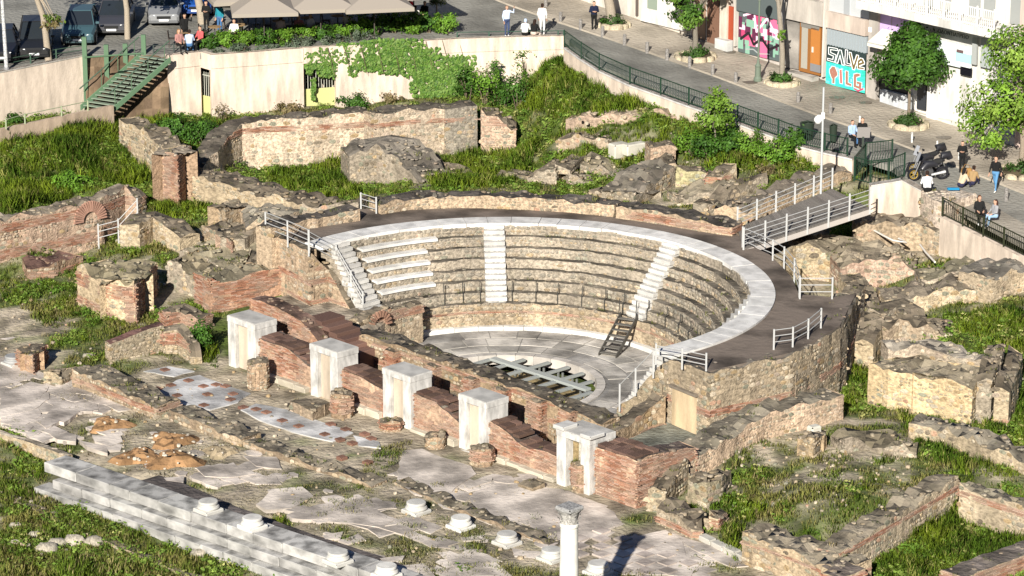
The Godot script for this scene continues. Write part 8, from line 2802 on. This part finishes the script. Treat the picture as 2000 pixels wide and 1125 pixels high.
func make_plants() -> void:
	var fresh := [Color(0.10, 0.20, 0.02), Color(0.07, 0.15, 0.015), Color(0.13, 0.24, 0.03)]
	var deep := [Color(0.045, 0.105, 0.015), Color(0.06, 0.135, 0.02), Color(0.035, 0.085, 0.012)]
	var grey := [Color(0.10, 0.13, 0.09), Color(0.075, 0.10, 0.065), Color(0.13, 0.155, 0.11)]
	# clipped hedge of the cafe in its separate bushes
	var n := 0
	for q in [[405, 88], [440, 86], [478, 83], [515, 82], [552, 80], [590, 76], [628, 73], [665, 69], [700, 65], [735, 62], [770, 58], [805, 60], [840, 58], [872, 60]]:
		var c := S(q[0], q[1] + 6, 0.0)
		shrub("bright green clipped hedge bush along the cafe edge", c, Vector3(0.8, 0.5 if q[0] < 700 else 0.7, 0.55), 1500, 0.075, fresh if n % 3 else deep, "hedge_bush")
		get_child(get_child_count() - 1).set_meta("group", "hedge bushes along the cafe edge")
		n += 1
	for q in [[430, 97, 0.3], [470, 96, 0.4], [508, 92, 0.28], [535, 88, 0.26], [578, 86, 0.45], [600, 84, 0.4], [640, 82, 0.35], [665, 78, 0.35], [695, 72, 0.5], [738, 76, 0.3]]:
		shrub("silvery grey lavender cushion hanging over the terrace wall", S(q[0], q[1] + 8, -0.2) + Vector3(0, 0, 0.45), Vector3(q[2] * 1.4, q[2] * 0.9, q[2] * 0.9), 700, 0.06, grey, "lavender_bush")
		get_child(get_child_count() - 1).set_meta("group", "lavender cushions on the terrace wall")
	# ivy over the wall
	var iv := thing("ivy", "thick green ivy hanging over the terrace wall and its gate", "ivy", S(740, 84, 0.0))
	var lb := MB.new()
	for q in [[600, 110, 610, 145, 300], [620, 95, 660, 150, 560], [655, 85, 700, 125, 300], [690, 110, 760, 140, 700], [700, 80, 740, 130, 500], [740, 85, 800, 145, 1300], [790, 95, 860, 150, 1700], [800, 140, 900, 190, 2600], [850, 110, 930, 165, 1500], [880, 150, 960, 195, 1500], [590, 100, 640, 135, 500], [735, 78, 830, 110, 1100], [608, 150, 616, 195, 120], [680, 125, 696, 148, 120]]:
		for k in int(q[4] * 1.7):
			var px := rnd(q[0], q[2])
			var py := rnd(q[1], q[3]) + 6.0 * noise.get_noise_2d(px * 3.0, q[1])
			if noise2.get_noise_2d(px * 1.6, py * 1.6) < lerpf(-0.4, 0.08, absf(px - (q[0] + q[2]) * 0.5) / maxf(1.0, (q[2] - q[0]) * 0.5)):
				continue
			var s := S(px, lerpf(94.0, 72.0, (px - 592.0) / 400.0), 0.0)
			var tt := (s.z + rnd(0.05, 0.3) - CAM_Z) / ray(px, py).z
			var p := Vector3(0, CAM_H, CAM_Z) + ray(px, py) * tt - iv.position
			var nr := Vector3(rnd(-0.6, 0.6), rnd(-0.1, 0.9), 1).normalized()
			var a := nr.cross(Vector3(rnd(-1, 1), rnd(-1, 1), 0.1)).normalized() * rnd(0.06, 0.12)
			var b := nr.cross(a) * 0.75
			lb.quad(p - a, p + b, p + a, p - b, shade([Color(0.10, 0.19, 0.03), Color(0.055, 0.12, 0.02), Color(0.14, 0.22, 0.05)][rng.randi() % 3], 0.75, 1.2), nr)
	part("leaves", lb, M.leaf, iv)
	var sb := MB.new()
	for k in 9:
		var p := S(640 + k * 32.0, 92 - k * 2.0, 0.05) - iv.position
		sb.tube([p + Vector3(0, 0, 0.1), p + Vector3(0.2, -0.8, 0.12), p + Vector3(0.35, -1.6, 0.15)], [0.02, 0.015, 0.01], Color(0.2, 0.16, 0.1), 5)
	part("stems", sb, M.bark, iv)
	# bushes in the dig
	for q in [["tall bare-stemmed bush climbing the terrace wall", 948, 205, 0.9, 1.3, 700, 0], ["dark bush with bare grey stems beside the grass slope", 1010, 210, 0.9, 1.0, 1100, 1], ["thin leafy shrub against the end of the terrace wall", 1025, 160, 0.5, 1.0, 300, 0], ["round bright bush at the foot of the terrace wall", 690, 215, 1.0, 0.5, 1300, 1], ["dry brown bush at the foot of the terrace wall", 565, 222, 0.8, 0.35, 700, 2], ["low dry weeds beside the ivy gate", 765, 200, 0.7, 0.25, 350, 2], ["dark hedge-like bush growing behind the brick pier", 345, 270, 1.3, 0.7, 2200, 1], ["dark bush between the brick pier and the high wall", 400, 285, 1.1, 0.8, 2000, 1], ["pale thin shrub at the end of the high wall", 432, 238, 0.4, 0.5, 160, 2], ["small bush against the ramp parapet", 28, 248, 0.5, 0.4, 500, 1], ["dark bush at the foot of the brick passage wall", 395, 690, 0.5, 0.9, 900, 1], ["leafy bush beside the fence above the footbridge", 1530, 322, 0.8, 0.75, 1100, 0], ["grey dry bush near the footbridge wall", 1492, 345, 0.5, 0.3, 350, 2], ["small cypress-like plant on the rubble slope", 1768, 535, 0.22, 0.4, 260, 1], ["grass-green bush on the ledge below the bridge head", 1730, 425, 0.9, 0.6, 1300, 0], ["bush under the footbridge", 1655, 468, 1.0, 0.45, 1300, 0], ["dark bush in the grass slope below the ramp", 140, 372, 1.2, 0.5, 1800, 0]]:
		var g := G(q[1], q[2])
		shrub(q[0], g, Vector3(q[3], q[4], q[3] * 0.8), q[5], 0.075, [fresh, deep, [Color(0.20, 0.15, 0.08), Color(0.16, 0.13, 0.06)]][q[6]])
	for q in [[1352, 302, 0.9, 0.7], [1385, 312, 1.0, 0.8], [1425, 306, 1.0, 0.8], [1462, 300, 0.9, 0.7], [1500, 316, 0.8, 0.6], [1410, 280, 0.9, 0.6]]:
		shrub("deep green bush of the thicket round the slender sapling", G(q[0], q[1]), Vector3(q[2], q[3], q[2] * 0.8), 1300, 0.075, deep if q[0] % 2 else fresh)
		get_child(get_child_count() - 1).set_meta("group", "thicket round the sapling")
	for q in [[915, 196, 0.8, 1.1], [965, 190, 0.7, 1.3], [985, 212, 0.8, 0.8], [1040, 140, 0.5, 0.7]]:
		shrub("straggling green shrub between the ivy and the grass slope", G(q[0], q[1]), Vector3(q[2], q[3], q[2] * 0.7), 800, 0.08, deep)
		get_child(get_child_count() - 1).set_meta("group", "shrubs beside the ivy")
	tree("sapling", "slender light green sapling growing in the dig below the fence", G(1395, 300), [Vector3.ZERO, Vector3(0.05, 0.8, 0), Vector3(-0.05, 1.8, 0), Vector3(0.05, 2.9, 0)], [0.05, 0.045, 0.035, 0.02], [[Vector3(0, 1.7, 0), 1.1, 0.6, 0.9, 1500, 40], [Vector3(0.1, 2.6, 0), 1.0, 0.5, 0.8, 800, 30], [Vector3(0, 3.2, 0), 0.4, 0.3, 0.4, 90, 8]], 0.085, [Color(0.16, 0.26, 0.04), Color(0.10, 0.18, 0.02)])
	tree("sapling", "young fig-like sapling beside the long wall near the lamp mast", G(1545, 312), [Vector3.ZERO, Vector3(0.0, 0.6, 0), Vector3(0.1, 1.2, 0)], [0.035, 0.03, 0.02], [[Vector3(0, 1.2, 0), 0.6, 0.55, 0.5, 420]], 0.1, deep)


func tuft_mesh(blades: int, hgt: float, spread: float, wid: float, sd: int) -> ArrayMesh:
	var r := RandomNumberGenerator.new()
	r.seed = sd
	var mb := MB.new()
	for k in blades:
		var a := r.randf() * TAU
		var rad := spread * sqrt(r.randf())
		var b := Vector3(cos(a) * rad, -0.04, sin(a) * rad)
		var h := hgt * r.randf_range(0.5, 1.1)
		var ld := r.randf() * TAU
		var lean := Vector3(cos(ld), 0, sin(ld)) * h * r.randf_range(0.1, 0.55)
		var fd := r.randf() * TAU
		var w := Vector3(cos(fd), 0, sin(fd)) * wid
		var m := b + Vector3(0, h * 0.6, 0) + lean * 0.4
		var tip := b + Vector3(0, h, 0) + lean
		var f := r.randf_range(0.75, 1.25)
		var col := Color(f, f, f)
		mb.quad(b - w, b + w, m + w * 0.7, m - w * 0.7, col)
		mb.tri(m - w * 0.7, m + w * 0.7, tip, col)
		for q in 7:
			mb.n[mb.n.size() - 1 - q] = (mb.n[mb.n.size() - 1 - q] * 0.4 + Vector3(0, 1, 0.25)).normalized()
	return mb.mesh()


func grass(label: String, mesh: Mesh, areas: Array, cols: Array, extra := []) -> void:
	var tr := []
	var cc := []
	for ar in areas:  # [outline in pixels, tufts per square metre, size, patchiness]
		var poly := PackedVector2Array()
		for q in ar[0]:
			var g := G(q[0], q[1])
			poly.append(Vector2(g.x, g.z))
		var lo := poly[0]
		var hi := poly[0]
		for p in poly:
			lo = lo.min(p)
			hi = hi.max(p)
		var n := int((hi.x - lo.x) * (hi.y - lo.y) * ar[1])
		for k in n:
			var p := Vector2(rnd(lo.x, hi.x), rnd(lo.y, hi.y))
			if not Geometry2D.is_point_in_polygon(p, poly):
				continue
			var pn := noise2.get_noise_2d(p.x * 9.0, p.y * 9.0) * 0.5 + 0.5
			if pn < ar[3]:
				continue
			var h: float = ground(p.x, p.y)
			if h > street_h(p.x, p.y) - 0.15:
				continue
			var s: float = ar[2] * rnd(0.6, 1.3) * (0.55 + 0.9 * clampf(0.5 + 1.3 * noise.get_noise_2d(p.x * 3.5, p.y * 3.5), 0.0, 1.0))
			tr.append(Transform3D(Basis(Vector3.UP, rnd(0, TAU)).scaled(Vector3(s, s * rnd(0.75, 1.2), s)), Vector3(p.x, h - 0.02, p.y)))
			var m := clampf(0.45 + 1.4 * noise.get_noise_2d(p.x * 3.0 + 31.0, p.y * 3.0) + rnd(-0.2, 0.2), 0.0, 1.0)
			var c: Color = cols[0].lerp(cols[1], m)
			cc.append(shade(c if rng.randf() > 0.12 else cols[2], 0.75, 1.2))
	for e in extra:
		var s: float = e[2] * rnd(0.6, 1.3)
		tr.append(Transform3D(Basis(Vector3.UP, rnd(0, TAU)).scaled(Vector3(s, s * rnd(0.75, 1.2), s)), Vector3(e[0], (e[3] if e.size() > 3 else ground(e[0], e[1])) - 0.02, e[1])))
		var m := clampf(0.5 + 0.9 * noise.get_noise_2d(e[0] * 5.0 + 31.0, e[1] * 5.0) + rnd(-0.25, 0.25), 0.0, 1.0)
		cc.append(shade(cols[0].lerp(cols[1], m) if rng.randf() > 0.12 else cols[2], 0.75, 1.2))
	var mm := MultiMesh.new()
	mm.transform_format = MultiMesh.TRANSFORM_3D
	mm.use_colors = true
	mm.mesh = mesh
	mm.instance_count = tr.size()
	for k in tr.size():
		mm.set_instance_transform(k, tr[k])
		mm.set_instance_color(k, cc[k])
	var o := MultiMeshInstance3D.new()
	o.name = numbered("grass")
	o.multimesh = mm
	o.material_override = M.grass
	add_child(o)
	tag(o, label, "grass", "", "stuff")
	print(label, " ", tr.size())


# ground cover wherever the readings say green
func scatter_cover(density: float, lo: float, hi: float, size: float) -> Array:
	var out := []
	for k in int(62.0 * 92.0 * density):
		var x := rnd(-31, 31)
		var z := rnd(-52, 40)
		var i := int((x - gx0) / gstep)
		var j := int((z - gz0) / gstep)
		var g := gg[j * gnx + i] + 0.55 * noise2.get_noise_2d(x * 6.0, z * 6.0)
		var q := Vector2(x - CX, z - CZ)
		if g < lo or g > hi or q.length() < 14.0 or (q.length() < 18.0 and q.dot(Vector2(UX, UZ)) > 8.0 and q.dot(Vector2(UZ, -UX)) < 1.5 and q.dot(Vector2(UZ, -UX)) > -6.5 and ground(x, z) < 0.45) or ground(x, z) > street_h(x, z) - 0.3:
			continue
		out.append([x, z, size])
	return out


func weed_mesh(sd: int) -> ArrayMesh:
	var r := RandomNumberGenerator.new()
	r.seed = sd
	var mb := MB.new()
	for k in 34:
		var a := r.randf() * TAU
		var d := Vector3(cos(a), r.randf_range(0.1, 1.1), sin(a)) * r.randf_range(0.05, 0.22)
		var nr := (Vector3(d.x, 0.25, d.z) + Vector3(r.randf() - 0.5, r.randf() * 0.5, r.randf() - 0.5)).normalized()
		var s := nr.cross(Vector3(r.randf() - 0.5, r.randf() - 0.5, r.randf() - 0.5)).normalized() * r.randf_range(0.03, 0.06)
		var b := nr.cross(s) * 0.6
		var f := r.randf_range(0.7, 1.3)
		mb.quad(d - s, d + b, d + s, d - b, Color(f, f, f), nr)
	return mb.mesh()


func make_grass() -> void:
	grass("low leafy weeds mixed into the grass of the dig", weed_mesh(5), [], [Color(0.09, 0.17, 0.02), Color(0.20, 0.28, 0.05), Color(0.30, 0.30, 0.10)], scatter_cover(9.0, 0.78, 9.0, 1.2))
	var tall := tuft_mesh(24, 0.42, 0.2, 0.011, 1)
	var mid := tuft_mesh(20, 0.22, 0.2, 0.011, 2)
	var low := tuft_mesh(16, 0.1, 0.18, 0.011, 3)
	var lush := [Color(0.085, 0.16, 0.012), Color(0.23, 0.31, 0.022), Color(0.34, 0.34, 0.09)]
	var mixed := [Color(0.14, 0.21, 0.022), Color(0.33, 0.30, 0.09), Color(0.42, 0.34, 0.16)]
	var dry := [Color(0.38, 0.32, 0.19), Color(0.22, 0.22, 0.08), Color(0.42, 0.35, 0.22)]
	grass("tall lush green grass on the slopes of the dig", tall, [
		[[[0, 255], [230, 235], [310, 300], [310, 350], [240, 368], [100, 405], [0, 430]], 34, 1.15, 0.15],
		[[[270, 235], [420, 235], [445, 270], [400, 310], [375, 330], [370, 300], [300, 260]], 30, 0.9, 0.1],
		[[[270, 375], [380, 385], [420, 410], [410, 425], [330, 425], [280, 400]], 26, 0.9, 0.1],
		[[[520, 345], [600, 330], [680, 310], [700, 340], [700, 385], [620, 390]], 34, 1.1, 0.05],
		[[[790, 285], [930, 285], [1060, 270], [1040, 310], [990, 365], [860, 372], [800, 320]], 34, 1.1, 0.1],
		[[[1010, 215], [1040, 150], [1100, 112], [1170, 160], [1300, 205], [1320, 212], [1200, 222], [1090, 232]], 40, 1.1, 0.0],
		[[[1100, 240], [1300, 235], [1330, 290], [1260, 310], [1180, 340], [1150, 370], [1090, 330]], 20, 0.8, 0.35],
		[[[1330, 235], [1480, 275], [1660, 320], [1540, 335], [1440, 330], [1340, 310]], 34, 1.0, 0.1],
		[[[1640, 800], [1665, 720], [1690, 670], [1708, 690], [1700, 770]], 34, 0.9, 0.0],
		[[[1840, 620], [1990, 610], [2020, 700], [1950, 680], [1880, 650]], 30, 0.9, 0.05],
		[[[1920, 830], [1990, 770], [2040, 800], [2040, 900], [1960, 870]], 30, 1.0, 0.0],
		[[[1730, 790], [1800, 830], [1900, 900], [2000, 930], [1900, 940], [1800, 880]], 22, 0.8, 0.2],
		[[[1650, 1090], [1870, 970], [2040, 1030], [2040, 1090], [1880, 1125], [1700, 1130]], 44, 0.85, 0.0],
		[[[1340, 990], [1440, 960], [1500, 1000], [1450, 1040], [1440, 1100], [1380, 1020]], 26, 0.7, 0.2],
		[[[360, 640], [410, 640], [425, 720], [370, 700]], 26, 0.8, 0.1],
		[[[0, 560], [60, 540], [200, 560], [250, 640], [100, 600], [0, 590]], 18, 0.55, 0.3],
	], lush, scatter_cover(7.0, 0.75, 9.0, 0.75))
	grass("mid-height mixed green and straw grass of the dig", mid, [
		[[[0, 930], [90, 960], [300, 1060], [480, 1125], [400, 1140], [200, 1050], [0, 980]], 60, 1.1, 0.1],
		[[[0, 975], [150, 1040], [380, 1150], [0, 1150]], 50, 1.0, 0.2],
		[[[-10, 1075], [180, 1085], [330, 1140], [-10, 1150]], 60, 1.5, 0.0],
		[[[0, 832], [60, 850], [150, 900], [90, 910], [0, 870]], 55, 0.9, 0.1],
		[[[1420, 830], [1560, 830], [1800, 850], [1880, 915], [1640, 1060], [1460, 1020], [1440, 930]], 34, 0.9, 0.5],
		[[[1640, 460], [1760, 430], [1960, 520], [1960, 620], [1740, 610], [1620, 520]], 18, 0.9, 0.5],
		[[[20, 580], [250, 560], [330, 640], [230, 690], [100, 640]], 30, 1.0, 0.3],
		[[[150, 680], [230, 700], [300, 760], [330, 790], [260, 780], [130, 720]], 22, 0.8, 0.45],
		[[[380, 440], [540, 440], [560, 540], [400, 560]], 14, 0.8, 0.5],
		[[[450, 222], [1000, 185], [1000, 205], [480, 240]], 16, 0.8, 0.4],
		[[[200, 440], [330, 430], [330, 500], [200, 500]], 26, 1.0, 0.3],
		[[[740, 880], [800, 860], [790, 890], [700, 960], [680, 940]], 36, 0.9, 0.2],
		[[[560, 990], [700, 930], [800, 980], [1100, 1080], [1160, 1125], [900, 1125], [850, 1060], [720, 1010]], 16, 0.75, 0.5],
	], mixed, scatter_cover(14.0, 0.5, 9.0, 0.9) + wall_weeds.map(func(p): return [p.x, p.z, rnd(0.4, 0.9), p.y]))
	grass("thin dry grass between the paving slabs", low, [
		[[[0, 690], [330, 790], [780, 950], [1100, 1060], [1200, 1125], [900, 1125], [300, 930], [0, 820]], 26, 1.0, 0.42],
		[[[700, 880], [1250, 1000], [1400, 1110], [1100, 1125], [760, 960]], 14, 0.9, 0.5],
		[[[600, 1010], [900, 1090], [1000, 1130], [760, 1110]], 50, 1.5, 0.3],
	], dry, scatter_cover(12.0, 0.12, 0.5, 0.9))
